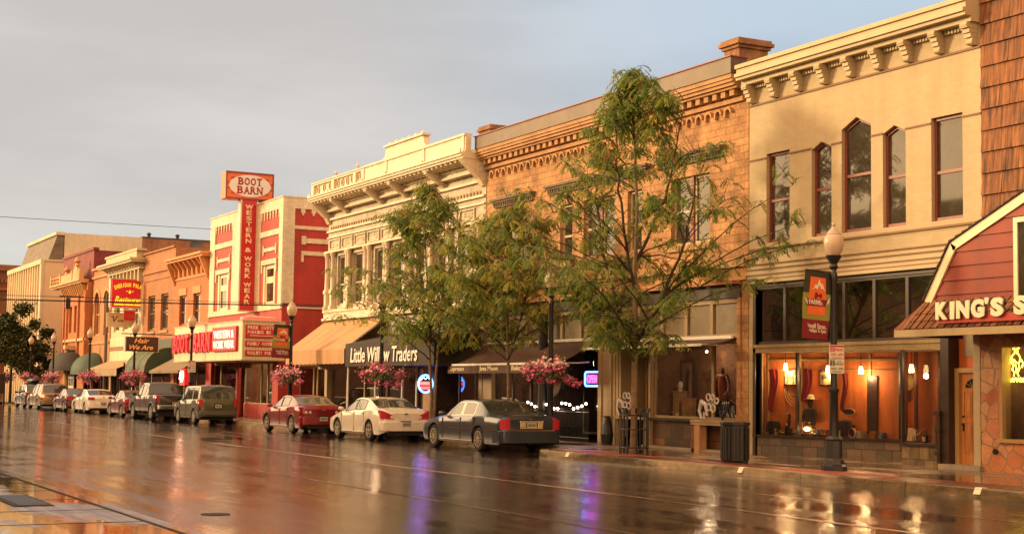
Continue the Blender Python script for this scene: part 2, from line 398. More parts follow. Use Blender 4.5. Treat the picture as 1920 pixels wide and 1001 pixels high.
redcap = pm('red_cap', (.24, .04, .035), .5)
white_wood = pm('white_painted_metal', (.70, .60, .44), .55, .10, 1.8, streak=.22)
white_sh = pm('white_weathered', (.50, .43, .31), .65, .25, 2.5, streak=.35)
bb_red = pm('red_stucco', (.42, .035, .028), .65, .14, .9, bump=.25, streak=.3)
bb_cream = pm('cream_painted_brick', (.70, .60, .43), .6, .1, 1.5, kind='brick', p=(.22, .08, .008, (.5, .42, .3), .35), streak=.3)
cream_panel = pm('cream_panel', (.74, .65, .43), .45, .08, .8, streak=.28)
bb_pink = pm('pink_red_letters', (.72, .03, .07), .4, .05)
sign_red = pm('sign_red', (.50, .018, .022), .35, .06)
white_p = pm('white_paint', (.80, .78, .72), .5, .05)
orange_brick = pm('orange_brick', (.50, .17, .055), .8, .14, .8, kind='brick', p=(.24, .085, .01, (.34, .16, .08), .5), bump=.3, streak=.15)
brown_brick = pm('brown_brick', (.42, .175, .07), .8, .16, .8, kind='brick', p=(.24, .085, .01, (.3, .15, .08), .5), bump=.3, streak=.2)
maroon_brick = pm('maroon_brick', (.20, .03, .025), .75, .2, .8, kind='brick', p=(.24, .085, .01, (.2, .06, .05), .5), streak=.2)
orange_trim = pm('orange_trim', (.58, .25, .09), .7, .15)
bank_beige = pm('bank_beige', (.74, .52, .30), .8, .06, .35, streak=.08)
bank_cream = pm('bank_cream', (.66, .56, .38), .8, .1, .35, streak=.2)
black_m = pm('black_iron', (.012, .012, .013), .35, .3)
awn_tan = pm('tan_canvas', (.52, .30, .15), .85, .09, 1.3, streak=.2)
awn_dk = pm('dark_canvas', (.03, .022, .02), .8, .2)
awn_brown = pm('brown_canvas', (.10, .05, .035), .8, .2)
awn_green = pm('green_canvas', (.045, .085, .055), .7, .2)
int_dark = pm('dim_interior', (.10, .062, .038), .9, .6, 1.2)
int_brown = pm('brown_interior', (.17, .085, .04), .85, .5, 1.3)
int_orange = pm('orange_panel_wall', (.62, .17, .038), .6, .12, 1.2, kind='vstreak', p=(3, .3))
int_red = pm('red_wall', (.42, .07, .03), .7, .15)
slate = pm('slate_tile', (.14, .10, .07), .35, .3, 1., kind='brick', p=(.42, .40, .012, (.05, .04, .03), 1.0), col2=(.07, .07, .06))
slate2 = pm('rust_slate_tile', (.16, .075, .04), .35, .35, 1., kind='brick', p=(.62, .42, .012, (.05, .03, .02), 1.0), col2=(.045, .04, .03))
shingle = pm('cedar_shingle', (.26, .10, .035), .8, .2, .9, kind='vstreak', p=(11, .8), col2=(.07, .03, .016), bump=.6)
king_red = pm('red_clapboard', (.25, .03, .009), .6, .16, .8, streak=.3)
warm_bulb = emis('warm_bulb', (1.0, .68, .30), 22)
wood_or = pm('orange_wood_door', (.50, .20, .055), .45, .12, 2, kind='vstreak', p=(9, .5))
door_frame_m = pm('ochre_frame', (.42, .26, .10), .5, .1)
flag_m = pm('flagstone', (.40, .17, .08), .65, .3, 2.)
chrome = pm('chrome', (.75, .73, .68), .12, .05, metal=1.)
concrete = pm('concrete', (.30, .25, .19), .7, .2)
skin = pm('skin', (.45, .25, .16), .6, .05)
cloth_dk = pm('dark_cloth', (.02, .016, .014), .85, .2)

def shopfront(root, x0, x1, z0, z1, y, frame, posts, depth=2.2, back=int_dark, floor=concrete, gl=glass, head=.1, side=None):
    """glazed shop window: frame bars and real panes over a room behind"""
    mb = MB(); t = .05
    mb.box(x0, x1, y, y+.09, z1-head, z1); mb.box(x0, x1, y, y+.09, z0, z0+.07)
    xs = [x0]+list(posts)+[x1]
    for x in xs: mb.box(max(x0, x-t), min(x1, x+t), y+.004, y+.086, z0+.07, z1-head)
    fr = mb.build('window_frame', frame, root)
    for a, b in zip(xs[:-1], xs[1:]):
        g = MB(); g.poly([(a+t, y+.045, z0+.07), (b-t, y+.045, z0+.07), (b-t, y+.045, z1-head), (a+t, y+.045, z1-head)]); g.build('pane', gl, fr)
    rm = MB(); e = .06; Y = y+depth
    rm.poly([(x0+e, Y, z0), (x1-e, Y, z0), (x1-e, Y, z1), (x0+e, Y, z1)])
    rm.poly([(x0+e, y+.1, z0), (x0+e, Y, z0), (x0+e, Y, z1), (x0+e, y+.1, z1)]); rm.poly([(x1-e, y+.1, z0), (x1-e, Y, z0), (x1-e, Y, z1), (x1-e, y+.1, z1)])
    rm.poly([(x0+e, y+.1, z0), (x1-e, y+.1, z0), (x1-e, Y, z0), (x0+e, Y, z0)], 1); rm.poly([(x0+e, y+.1, z1), (x1-e, y+.1, z1), (x1-e, Y, z1), (x0+e, Y, z1)], 1)
    rm.build('room', [back, floor], root)
    return fr

# ================================================================= 1 cream brick building
b1 = thing('brick_building', 'cream painted brick building with five tall windows and row of scrolled brackets', 'building', (-28, F+5, .15))
X0, X1 = -32.14, -23.82
holes = [(-31.40, -30.44, 5.67, 8.02), (-29.56, -28.80, 5.67, 8.04), (-28.42, -27.36, 5.67, 8.46), (-26.95, -26.18, 5.67, 8.06), (-25.35, -24.38, 5.67, 8.03)]
mb = MB(); wallh(mb, X0, X1, 4.62, 10.1, holes, F, .2)
for (a, b, c, d), pk in zip(holes, (0, .16, .24, .16, 0)):          # the corners above pointed heads
    if pk:
        xm = (a+b)/2
        mb.ext([(a, F+.001, d-pk), (a, F+.001, d+.001), (xm, F+.001, d+.001)], (0, .2, 0)); mb.ext([(b, F+.001, d-pk), (xm, F+.001, d+.001), (b, F+.001, d+.001)], (0, .2, 0))
mb.build('wall', cream_brick, b1)
shell(b1, X0, X1, 10.3, F+.24, F+14, cream_brick, roof_m)
t = MB(); t.box(X0, X0+.3, F+.003, F+.24, .15, 10.1); t.box(X1-.3, X1, F+.003, F+.24, .15, 10.1); t.each('quoin', cream_brick, b1)
c = MB(); moulding(c, X0, X1, F, [(9.93, 10.05, .28), (10.05, 10.13, .46), (10.13, 10.22, .52), (10.22, 10.36, .44), (10.36, 10.46, .50)], ret=False); c.build('cornice', cream_trim, b1)
for i in range(9):
    x = -31.95+i*.995; m = MB()
    for k, (za, zb, d) in enumerate([(9.80, 9.929, .34), (9.70, 9.80, .27), (9.60, 9.70, .225), (9.52, 9.60, .17), (9.44, 9.52, .12)]):
        m.box(x-.11+.006*k, x+.11-.006*k, F-d, F-.001, za, zb)
    m.tube([(x-.105, F-.30, 9.86), (x+.105, F-.30, 9.86)], .06, 8); m.tube([(x-.09, F-.14, 9.50), (x+.09, F-.14, 9.50)], .05, 8)
    m.build('bracket', cream_trim, b1)
    if i < 8:
        dn = MB()
        for k in range(7): xx = x+.18+k*.098; dn.box(xx, xx+.055, F-.10, F-.001, 9.83, 9.929)
        dn.build('dentil_row', cream_trim, b1)
s = MB()
s.box(X0, X1, F-.03, F-.001, 9.37, 9.42); s.box(X0, X1, F-.05, F-.001, 5.50, 5.55)
xs = [X0, -31.40, -30.44, -29.56, -28.80, -28.42, -27.36, -26.95, -26.18, -25.35, -24.38, X1]
for i in range(0, 12, 2): s.box(xs[i], xs[i+1], F-.025, F-.001, 7.90, 7.94)
for z in (4.70, 4.82, 4.97, 5.10): s.box(X0, X1, F-.09, F-.001, z, z+.035)
s.build('string_course', thin_brown, b1)
bd = MB()
for z0_, z1_, d in [(4.62, 4.70, .10), (4.735, 4.82, .07), (4.855, 4.97, .06), (5.005, 5.10, .05)]: bd.box(X0, X1, F-d, F-.001, z0_, z1_)
bd.build('moulded_band', cream_trim, b1)
blind_m = pm('pale_blind', (.38, .32, .22), .9, .1)
for (a, b, c_, d), pk in zip(holes, (0, .16, .24, .16, 0)):
    window(b1, a, b, c_, d, F, brown_frame, glass_dk, t=.07, rail=.47 if pk == 0 else .5, peak=pk, dep=.10)
# ground floor: transom lights, beam, recessed display windows
wd = MB(); wd.box(X0+.3, -31.95, F-.02, F+.2, .15, 4.61); wd.box(-25.05, -24.80, F-.06, F+.3, .15, 4.61); wd.box(-31.95, -25.05, F+.02, F+.25, 4.52, 4.615)
wd.build('pier', dk_brown, b1)
pc = MB()
for z in (1.32, .95, .42): pc.box(-25.14, -24.99, F-.16, F-.061, z, z+.09)
pc.box(-25.11, -25.02, F-.12, F-.062, .15, 1.4); pc.build('pier_casting', dk_brown, b1)
shopfront(b1, -31.95, -25.05, 3.02, 4.52, F+.06, dk_brown, (-30.73, -29.58, -28.43, -27.35, -26.23), depth=.9, back=int_dark, gl=glass2, head=.05)
bm_ = MB(); bm_.box(-31.95, -25.05, F-.02, F+.2, 2.80, 3.015); bm_.box(-31.95, -25.05, F-.05, F-.021, 2.93, 3.01); bm_.build('beam', pm('ochre_beam', (.30, .21, .09), .6, .25, streak=.3), b1)
# left display window slants back to the door, right one stands on the building line
ZL = .62
led = MB()
led.ext([(-31.95, F+.02, .15), (-27.55, F+1.25, .15), (-26.35, F+1.25, .15), (-26.35, F+1.45, .15), (-31.95, F+1.45, .15)], (0, 0, ZL-.15))
led.build('tiled_bulkhead', slate, b1)
tp = MB(); tp.ext([(-31.95, F-.03, ZL), (-27.5, F+1.18, ZL), (-26.35, F+1.18, ZL), (-26.35, F+2.6, ZL), (-31.95, F+2.6, ZL)], (0, 0, .05)); tp.build('window_ledge', dk_brown, b1)
bx = MB(); bx.box(-26.36, -25.05, F+.02, F+1.17, .15, .60); bx.build('display_base', pm('multicolour_slate', (.24, .17, .08), .4, .4, 1, kind='brick', p=(.3, .3, .01, (.05, .04, .03), 1.), col2=(.08, .05, .035)), b1)
bx = MB(); bx.box(-26.42, -25.05, F-.04, F+1.17, .60, .66); bx.build('display_ledge', dk_brown, b1)
fr = MB()
def slab_post(x, y, s_=.035): fr.box(x-s_, x+s_, y-s_, y+s_, ZL+.05, 2.79)
slab_post(-31.9, F+.07); slab_post(-30.62, F+.40); slab_post(-27.55, F+1.23); slab_post(-27.20, F+1.23); slab_post(-26.37, F+.04); slab_post(-26.37, F+1.2)
fr.box(-25.1, -25.04, F+.01, F+.07, .66, 2.79)
frw = fr.build('window_frame', dk_brown, b1)
def vpane(a, b, z0_, z1_, par, m=glass):
    g = MB(); g.poly([(a[0], a[1], z0_), (b[0], b[1], z0_), (b[0], b[1], z1_), (a[0], a[1], z1_)]); g.build('pane', m, par)
vpane((-31.9, F+.07), (-30.62, F+.40), ZL+.05, 2.79, frw); vpane((-30.62, F+.40), (-27.55, F+1.23), ZL+.05, 2.79, frw); vpane((-27.2, F+1.23), (-26.37, F+1.23), ZL+.05, 2.79, frw)
vpane((-26.37, F+.04), (-25.07, F+.04), .66, 2.79, frw); vpane((-26.37, F+.04), (-26.37, F+1.2), .66, 2.79, frw)
rm = MB(); PA, PB = (-31.95, F+.5), (-28.15, F+1.66)          # wood panelled back parallel to the slanted glass
rm.poly([(PA[0], PA[1], .6), (PB[0], PB[1], .6), (PB[0], PB[1], 2.8), (PA[0], PA[1], 2.8)]); rm.poly([(-32.0, F+.1, .6), (-32.0, F+.6, .6), (-32.0, F+.6, 2.8), (-32.0, F+.1, 2.8)])
rm.poly([(PB[0], PB[1]+.3, .15), (-26.3, F+2.0, .15), (-26.3, F+2.0, 2.8), (PB[0], PB[1]+.3, 2.8)]); rm.poly([(PB[0], PB[1], .15), (PB[0], PB[1]+.35, .15), (PB[0], PB[1]+.35, 2.8), (PB[0], PB[1], 2.8)])
rm.poly([(-26.3, F+1.3, .15), (-24.9, F+1.3, .15), (-24.9, F+1.3, 2.8), (-26.3, F+1.3, 2.8)], 1); rm.poly([(-24.9, F+.3, .15), (-24.9, F+1.3, .15), (-24.9, F+1.3, 2.8), (-24.9, F+.3, 2.8)], 1)
rm.poly([(-32.0, F+.1, 2.8), (-24.9, F+.1, 2.8), (-24.9, F+2.1, 2.8), (-32.0, F+2.1, 2.8)], 2)
rm.build('display_room', [int_orange, int_red, int_brown], b1)
q = MB()
for f_ in (0, .26, .52, .78, .985): q.obox((PA[0]+(PB[0]-PA[0])*f_, PA[1]+(PB[1]-PA[1])*f_-.02, 1.7), (.03, .01, 0), (0, .015, 0), (0, 0, 1.08))
q.obox((-30.05, F+1.06, 2.62), (1.9, .58, 0), (0, .015, 0), (0, 0, .025)); q.obox((-30.05, F+1.06, 2.36), (1.9, .58, 0), (0, .012, 0), (0, 0, .015)); q.each('wood_trim', door_frame_m, b1)
dk = MB(); dk.obox((-28.92, F+1.40, 1.5), (.14, .043, 0), (0, .015, 0), (0, 0, .72)); dk.build('dark_panel', dk_brown, b1)
dk = MB(); dk.box(-28.2, -28.08, F+1.6, F+1.72, .6, 2.8); dk.build('dark_jamb', dk_brown, b1)
# orange door at the right end, two steps up
dr = MB(); dr.box(-24.80, -23.82, F+.26, F+.32, 2.36, 3.2); dr.build('orange_panel', pm('orange_paint', (.55, .13, .035), .5, .08), b1)
tw = MB(); tw.box(-24.62, -23.95, F+.24, F+.258, 2.62, 3.1); tw.build('transom_window', pm('reeded_glass', (.30, .25, .16), .3, .2, 3, kind='planks', p=(6, 'X')), b1)
fd = MB(); fd.box(-24.80, -24.68, F+.12, F+.259, .25, 2.36); fd.box(-23.94, -23.82, F+.12, F+.259, .25, 2.36); fd.box(-24.68, -23.94, F+.12, F+.259, 2.26, 2.36); fd.build('door_frame', door_frame_m, b1)
d_ = MB(); d_.box(-24.68, -23.94, F+.2, F+.25, .25, 2.26); door = d_.build('door', wood_or, b1)
dp = MB()
for a, b, c_, d in [(-24.61, -24.34, 1.32, 1.86), (-24.28, -24.01, 1.32, 1.86), (-24.61, -24.34, .52, 1.18), (-24.28, -24.01, .52, 1.18)]:
    dp.box(a, b, F+.185, F+.199, c_, c_+.03); dp.box(a, b, F+.185, F+.199, d-.03, d); dp.box(a, a+.025, F+.185, F+.199, c_+.03, d-.03); dp.box(b-.025, b, F+.185, F+.199, c_+.03, d-.03)
    dp.box(a+.06, b-.06, F+.19, F+.199, c_+.07, d-.07)
dp.build('door_moulding', wood_or, door)
fl = MB(); fl.poly([(-24.31+.24*math.cos(math.pi*k/10), F+.192, 1.93+.2*math.sin(math.pi*k/10)) for k in range(11)]); fl.build('fanlight', glass_dk2, door)
fb = MB()
for k in range(1, 6): a = math.pi*k/6; fb.tube([(-24.31, F+.188, 1.93), (-24.31+.24*math.cos(a), F+.188, 1.93+.2*math.sin(a))], .006, 4)
fb.build('fanlight_bars', door_frame_m, door)
hd = MB(); hd.ball((-24.6, F+.16, 1.12), .03); hd.ball((-24.6, F+.17, 1.3), .025); hd.box(-24.615, -24.585, F+.17, F+.199, .98, 1.15); hd.build('door_handle', black_m, door)
st = MB(); st.box(-24.95, -23.7, F-.25, F+.26, .15, .25); st.build('doorstep', concrete, b1)

# ================================================================= 2 shingled western shop
b0 = thing('shop_building', 'shingled shop with red gambrel gable and flagstone front beside the orange door', 'building', (-19, F+5, .15))
KX = -23.80
rng = random.Random(5)
row = MB(); z = 3.3; i = 0
while z < 12.5:
    h = .47; x = KX+.01
    while x < -9:
        w_ = rng.uniform(.12, .34); d = rng.uniform(0, .018)
        row.add([(x, F-.05-d, z-.02), (x+w_-.006, F-.05-d, z-.02), (x+w_-.006, F-.005, z+h), (x, F-.005, z+h), (x, F, z-.02), (x+w_-.006, F, z-.02)], [(0, 1, 2, 3), (0, 4, 5, 1)])
        x += w_
    z += h
row.build('shingle_wall', shingle, b0)
bk = MB(); bk.box(KX+.005, -9, F+.001, F+12, 3.31, 12.8); bk.box(KX+.005, -9, F+1.4, F+12, .15, 3.305); bk.box(KX+.005, KX+.3, F+.19, F+1.39, .15, 3.305); bk.build('wall', king_red, b0)
# flagstone ground floor: irregular stones laid proud of a mortar wall
fs = MB(); holesK = [(-23.22, -19.0, .86, 2.84)]
wallh(fs, KX+.004, -16, .15, 3.3, holesK, F-.12, .3); fs.box(KX+.004, KX+.02, F-.12, F, .15, 3.3)
fs.build('stone_wall', pm('flagstone_wall', (.46, .19, .085), .6, .2, 2.2, bump=.6, kind='flag', p=(3.1, (.50, .30, .16), (.24, .15, .09)), col2=(.36, .10, .04)), b0)
gp = MB(); gp.lathe((-23.35, F-.16, .58), [(.0, -.02), (.06, -.02), (.06, .02), (0, .02)], 12, axis='y'); gp.build('wall_socket', black_m, b0)
kf = MB(); kf.box(-23.22, -23.14, F-.16, F+.1, .86, 2.84); kf.box(-23.14, -16.1, F-.16, F+.1, 2.78, 2.84); kf.box(-23.26, -18.9, F-.2, F+.1, .78, .86); kfo = kf.build('window_frame', door_frame_m, b0)
g = MB(); g.poly([(-23.14, F-.05, .86), (-19, F-.05, .86), (-19, F-.05, 2.78), (-23.14, F-.05, 2.78)]); g.build('pane', glass, kfo)
kr = MB(); kr.poly([(-23.2, F+1.2, .8), (-18.9, F+1.2, .8), (-18.9, F+1.2, 2.9), (-23.2, F+1.2, 2.9)]); kr.poly([(-23.2, F, .84), (-18.9, F, .84), (-18.9, F+1.2, .84), (-23.2, F+1.2, .84)]); kr.poly([(-23.2, F, .84), (-23.2, F+1.2, .84), (-23.2, F+1.2, 2.9), (-23.2, F, 2.9)])
kr.build('window_room', [int_brown], b0)
# gambrel gable
GY = 22.8
gx_ = [(-24.06, 3.76), (-23.29, 4.95), (-21.0, 5.92), (-18.9, 6.5), (-16.8, 5.92), (-14.5, 4.95), (-13.7, 3.76)]
def gx_half(z):
    if z < 4.95: return -24.06+(z-3.76)/(4.95-3.76)*.77
    return -23.29+(z-4.95)/(5.92-4.95)*2.29
gb = MB(); z = 3.56; bh = .295
while z < 5.85:
    z2 = z+bh; xa = gx_half(max(z, 3.76))+.02; xb = gx_half(z2)+.02
    gb.add([(xa, GY-.03, z), (-15, GY-.03, z), (-15, GY, z2), (xb, GY, z2), (xa, GY+.02, z), (-15, GY+.02, z)], [(0, 1, 2, 3), (0, 4, 5, 1)]); z = z2
gb.poly([(p[0]+.02*(1 if p[0] < -19 else -1), GY+.03, p[1]) for p in gx_]); gb.build('clapboard_gable', king_red, b0)
tr = MB()
for (a, b) in zip(gx_[:3], gx_[1:4]):
    a = Vector((a[0], GY-.06, a[1])); b = Vector((b[0], GY-.06, b[1])); d = (b-a).normalized(); n_ = Vector((d.z, 0, -d.x))
    tr.ext([a, b, b+n_*.2, a+n_*.2], (0, .05, 0))
tr.build('gable_trim', pm('ivory_trim', (.78, .68, .44), .5, .05), b0)
rf = MB()
for (a, b) in zip(gx_[:3], gx_[1:4]):
    a = Vector((a[0], 0, a[1])); b = Vector((b[0], 0, b[1])); d = (b-a).normalized(); n_ = Vector((-d.z, 0, d.x)); L_ = (b-a).length; k = int(L_/.22)+1
    for i in range(k):
        p = a+d*(L_*i/k); q = a+d*(L_*(i+1)/k+.03)
        rf.add([(p.x+n_.x*.045, GY-.10, p.z+n_.z*.045), (q.x+n_.x*.01, GY-.10, q.z+n_.z*.01), (q.x+n_.x*.01, F, q.z+n_.z*.01), (p.x+n_.x*.045, F, p.z+n_.z*.045), (p.x, GY-.10, p.z), (q.x, GY-.10, q.z)], [(0, 1, 2, 3), (0, 4, 5, 1), (0, 4, 3)])
rf.build('gambrel_roof', pm('dark_shingle', (.05, .035, .03), .8, .3), b0)
wn = MB(); wn.box(-21.53, -21.43, GY-.09, GY-.031, 3.68, 5.3); wn.box(-21.43, -19.6, GY-.09, GY-.031, 5.2, 5.3); wn.build('gable_window_frame', MC['ivory_trim'], b0)
wn = MB(); wn.box(-21.43, -19.6, GY-.06, GY-.032, 3.68, 5.2); wn.build('gable_window', glass_dk, b0)
# skirt roof with hip at its left end
sk = MB(); EY, EZ, TY, TZ = 22.15, 3.13, 22.78, 3.76
def skirt(xa, xb, xa2, xb2, lo, hi, n, axis):
    for i in range(n):
        f0, f1 = i/n, (i+1)/n+.12/n
        def P(f, end, lift):
            xx = (xa+(xa2-xa)*f) if end == 0 else (xb+(xb2-xb)*f)
            if axis == 'x': return (xx, lo[0]+(hi[0]-lo[0])*f-lift*.6, lo[1]+(hi[1]-lo[1])*f+lift*.6)
            return (lo[0]+(hi[0]-lo[0])*f-lift*.6, xx, lo[1]+(hi[1]-lo[1])*f+lift*.6)
        st_ = .22; a = 0.0; Lx = 1.0; cnt = max(1, int(abs(xb-xa)/.2))
        for c2 in range(cnt):
            u0 = c2/cnt; u1 = (c2+1)/cnt-.004; w0 = rng.uniform(.012, .03)
            A, B = P(f0, 0, w0), P(f0, 1, w0); C_, D_ = P(min(1, f1), 0, .004), P(min(1, f1), 1, .004); A0, B0 = P(f0, 0, 0), P(f0, 1, 0)
            l_ = lambda p, q, t_: tuple(p[j]+(q[j]-p[j])*t_ for j in range(3))
            sk.add([l_(A, B, u0), l_(A, B, u1), l_(C_, D_, u1), l_(C_, D_, u0), l_(A0, B0, u0), l_(A0, B0, u1)], [(0, 1, 2, 3), (0, 4, 5, 1)])
skirt(-24.06, -13.7, -24.05, -13.7, (EY, EZ), (TY, TZ), 4, 'x')
skirt(EY, F, TY, F, (-24.35, EZ), (-24.06, TZ), 4, 'y')
sk.add([(-24.36, EY, EZ), (-24.05, EY, EZ), (-24.05, TY, TZ)], [(0, 1, 2)])
sk.build('skirt_roof', shingle, b0)
sf = MB(); sf.box(-24.33, -13.7, EY+.05, F-.13, EZ-.06, EZ-.005); sf.build('soffit', pm('ochre_soffit', (.22, .15, .08), .8, .15), b0)
ft = MB(); ft.box(-24.34, -13.7, EY, EY+.049, EZ-.16, EZ-.01); ft.build('fascia', pm('pale_fascia', (.42, .33, .18), .6, .1), b0)
fb2 = MB(); fb2.box(-24.33, -24.28, EY+.06, F-.13, EZ-.14, EZ-.061); fb2.build('fascia_end', dk_brown, b0)
sb = MB(); sb.box(-22.98, -14, EY-.04, EY+.02, EZ+.09, EZ+.24); sb.build('sign_board', pm('red_board', (.48, .05, .03), .5, .06), b0)
ivory_l = pm('ivory_letters', (.85, .78, .55), .4, .04)
side_l = pm('letter_side', (.10, .09, .08), .4, .04)
for s_, xc, w_, h_, zc in [("K", -22.83, .33, .36, 3.47), ("I", -22.53, .12, .36, 3.47), ("N", -22.24, .35, .36, 3.475), ("G", -21.84, .35, .37, 3.48), ("'", -21.60, .09, .13, 3.62), ("S", -21.33, .33, .37, 3.49), ("S", -20.74, .33, .37, 3.50)]:
    o = txt('sign_letter', s_, (xc, EY-.10, zc), w_, h_, ivory_l, b0, ext=.015, bold=.06)
    o2 = txt('letter_return', s_, (xc, EY-.045, zc), w_, h_, side_l, b0, ext=.04, bold=.06)
    o2.parent = o; o2.location = (0, 0, 0)
nm = emis('yellow_neon', (1.0, .85, .08), 5.0)
nr = thing('neon_sign', 'yellow neon cowboy sign hanging in the flagstone shop window', 'neon sign', (-23.05, F+.1, 2.2))
q = MB()
def neon(mb, pts, r=.013, o=(0, 0)): mb.tube([(o[0]+a, F+.1, o[1]+b) for a, b in pts], r, 6)
ox, oz = -23.16, 2.24
neon(q, [(.12, .60), (.16, .66), (.22, .64), (.22, .56), (.26, .53), (.14, .50), (.08, .52), (.14, .55), (.12, .60)], o=(ox, oz))
neon(q, [(.15, .50), (.13, .44), (.19, .42), (.22, .48)], o=(ox, oz)); neon(q, [(.13, .43), (.05, .36), (.02, .22), (.08, .18), (.10, .30)], o=(ox, oz))
neon(q, [(.21, .43), (.28, .34), (.27, .24), (.18, .22), (.10, .30)], o=(ox, oz)); neon(q, [(.04, .26), (-.01, .38), (.0, .46)], o=(ox, oz))
neon(q, [(.10, .18), (.06, .08), (.12, .02), (.10, -.06)], o=(ox, oz)); neon(q, [(.24, .22), (.26, .10), (.20, .0), (.24, -.06)], o=(ox, oz)); neon(q, [(.14, .2), (.18, .1), (.16, .02)], o=(ox, oz)); neon(q, [(.30, .3), (.36, .22), (.33, .12)], o=(ox, oz))
q.build('neon_figure', nm, nr)
txt('neon_lettering', 'WYOMING', (-22.80, F+.1, 2.10), .75, .10, nm, nr, bold=.02)
can = thing('milk_can', 'pale ribbed can standing on the sill of the flagstone shop window', 'can', (-22.8, F+.3, .87))
q = MB(); q.lathe((-22.80, F+.3, .87), [(.10, 0), (.10, .05), (.09, .06), (.10, .08), (.10, .30), (.09, .32), (.1, .34), (.10, .5), (.06, .58), (.07, .62)], 14); q.build('body', pm('pale_tin', (.5, .42, .3), .4, .3), can)
# ================================================================= 3 sandstone building
b2 = thing('stone_building', 'brown sandstone building with arcaded cornice and two rooftop piers behind the trees', 'building', (-40, F+5, .15))
X0, X1 = -47.62, -32.17
holes = [(-46.25, -44.35, 5.9, 7.78), (-42.3, -41.5, 5.9, 7.78), (-40.8, -38.9, 5.9, 7.78), (-38.2, -37.4, 5.9, 7.78), (-35.85, -33.95, 5.9, 7.86)]
mb = MB(); wallh(mb, X0, X1, 4.75, 10.05, holes, F, .26); mb.build('wall', stone_m, b2)
shell(b2, X0, X1, 10.7, F+.27, F+16, stone_m, roof_m)
t = MB(); t.box(X0, X0+.3, F+.003, F+.27, 4.7, 10.05); t.box(X1-.3, X1, F+.003, F+.27, .15, 10.05); t.each('quoin', stone_m, b2)
c = MB(); moulding(c, X0, X1-.15, F, [(9.93, 10.0, .30), (10.0, 10.09, .38), (10.09, 10.18, .44), (10.18, 10.30, .48)], ret=False); c.build('cornice', stone_trim, b2)
m = MB(); x = X0+.1
while x < X1-.3: m.box(x, x+.2, F-.24, F-.001, 9.76, 9.929); x += .40
m.box(X0, X1-.15, F-.10, F-.001, 9.60, 9.72); m.build('modillion_row', stone_trim, b2)
pp = MB(); pp.box(X0, X1-.12, F-.52, F+.02, 10.301, 10.74); pp.build('metal_parapet', olive_m, b2)
pp = MB(); pp.box(X0-.03, X1-.09, F-.56, F+.05, 10.742, 10.775); pp.build('coping', redcap, b2)
x = X0+.5
while x < X1-.4:
    m = MB(); pts = [(x+.17*math.cos(math.pi*k/8), 9.36+.17*math.sin(math.pi*k/8)) for k in range(9)]
    for k in range(8):
        a, b = pts[k], pts[k+1]; a2 = (x+(a[0]-x)*.62, 9.36+(a[1]-9.36)*.62); b2_ = (x+(b[0]-x)*.62, 9.36+(b[1]-9.36)*.62)
        m.ext([(a[0], F-.10, a[1]), (b[0], F-.10, b[1]), (b2_[0], F-.10, b2_[1]), (a2[0], F-.10, a2[1])], (0, .099, 0))
    m.box(x-.17, x-.105, F-.10, F-.001, 9.26, 9.36); m.build('corbel_arch', stone_trim, b2)
    x += .455
for xa, xb in ((-49.65, -48.65), (-34.35, -33.45)):
    q = MB(); k = .24 if xa > -40 else .08; q.box(xa+.1, xb-.1, F+.7, F+1.7, 10.3, 11.15+k); q.box(xa+.04, xb-.04, F+.64, F+1.76, 11.15+k, 11.24+k); q.box(xa-.03, xb+.03, F+.57, F+1.83, 11.24+k, 11.34+k); q.box(xa+.02, xb-.02, F+.62, F+1.78, 11.34+k, 11.42+k)
    q.build('rooftop_pier', pm('pier_stone', (.30, .15, .07), .85, .4, 3, bump=.8, streak=.3), b2)
hood_m = pm('dark_hood', (.13, .085, .05), .7, .2)
for xa, xb, z in ((-47.0, -44.0, 8.14), (-43.1, -36.9, 8.18), (-36.5, -33.2, 8.22)):
    h = MB(); h.box(xa, xb, F-.22, F-.001, z+.22, z+.30); h.box(xa+.06, xb-.06, F-.16, F-.001, z+.15, z+.22)
    x = xa+.1
    while x < xb-.12: h.box(x, x+.07, F-.12, F-.001, z+.06, z+.149); x += .14
    h.box(xa+.1, xb-.1, F-.08, F-.001, z, z+.06); h.build('window_hood', hood_m, b2)
wf = pm('cream_sash', (.50, .40, .26), .6, .1); curtain = pm('white_blind', (.62, .60, .55), .8, .05)
for i, (a, b, c_, d) in enumerate(holes):
    pair = b-a > 1.2
    if pair:
        mp_ = (a+b)/2; window(b2, a, mp_-.08, c_, d, F, wf, glass_dk, t=.08, rail=.5, blind=(.5, curtain)); window(b2, mp_+.08, b, c_, d, F, wf, glass_dk, t=.08, rail=.5, blind=(.45, curtain))
        q = MB(); q.box(mp_-.08, mp_+.08, F+.07, F+.2, c_, d); q.build('mullion_post', redcap, b2)
    else: window(b2, a, b, c_, d, F, wf, glass_dk, t=.08, rail=.45, blind=(.55, curtain))
    q = MB(); q.box(a-.12, b+.12, F-.1, F-.001, c_-.16, c_-.002); q.build('sill', stone_trim, b2)
s = MB(); s.box(X0, X1, F-.14, F-.001, 5.12, 5.30); s.box(X0, X1, F-.09, F-.001, 4.76, 4.84); s.build('string_course', stone_trim, b2)
s = MB(); s.box(X0+.1, X1-.32, F-.3, F-.001, 4.66, 4.72); s.build('tile_strip', pm('red_tile', (.42, .14, .06), .6), b2)
s = MB(); s.box(X0+.3, X1-.3, F-.06, F+.1, 4.30, 4.655); s.build('sign_band', dk_brown, b2)
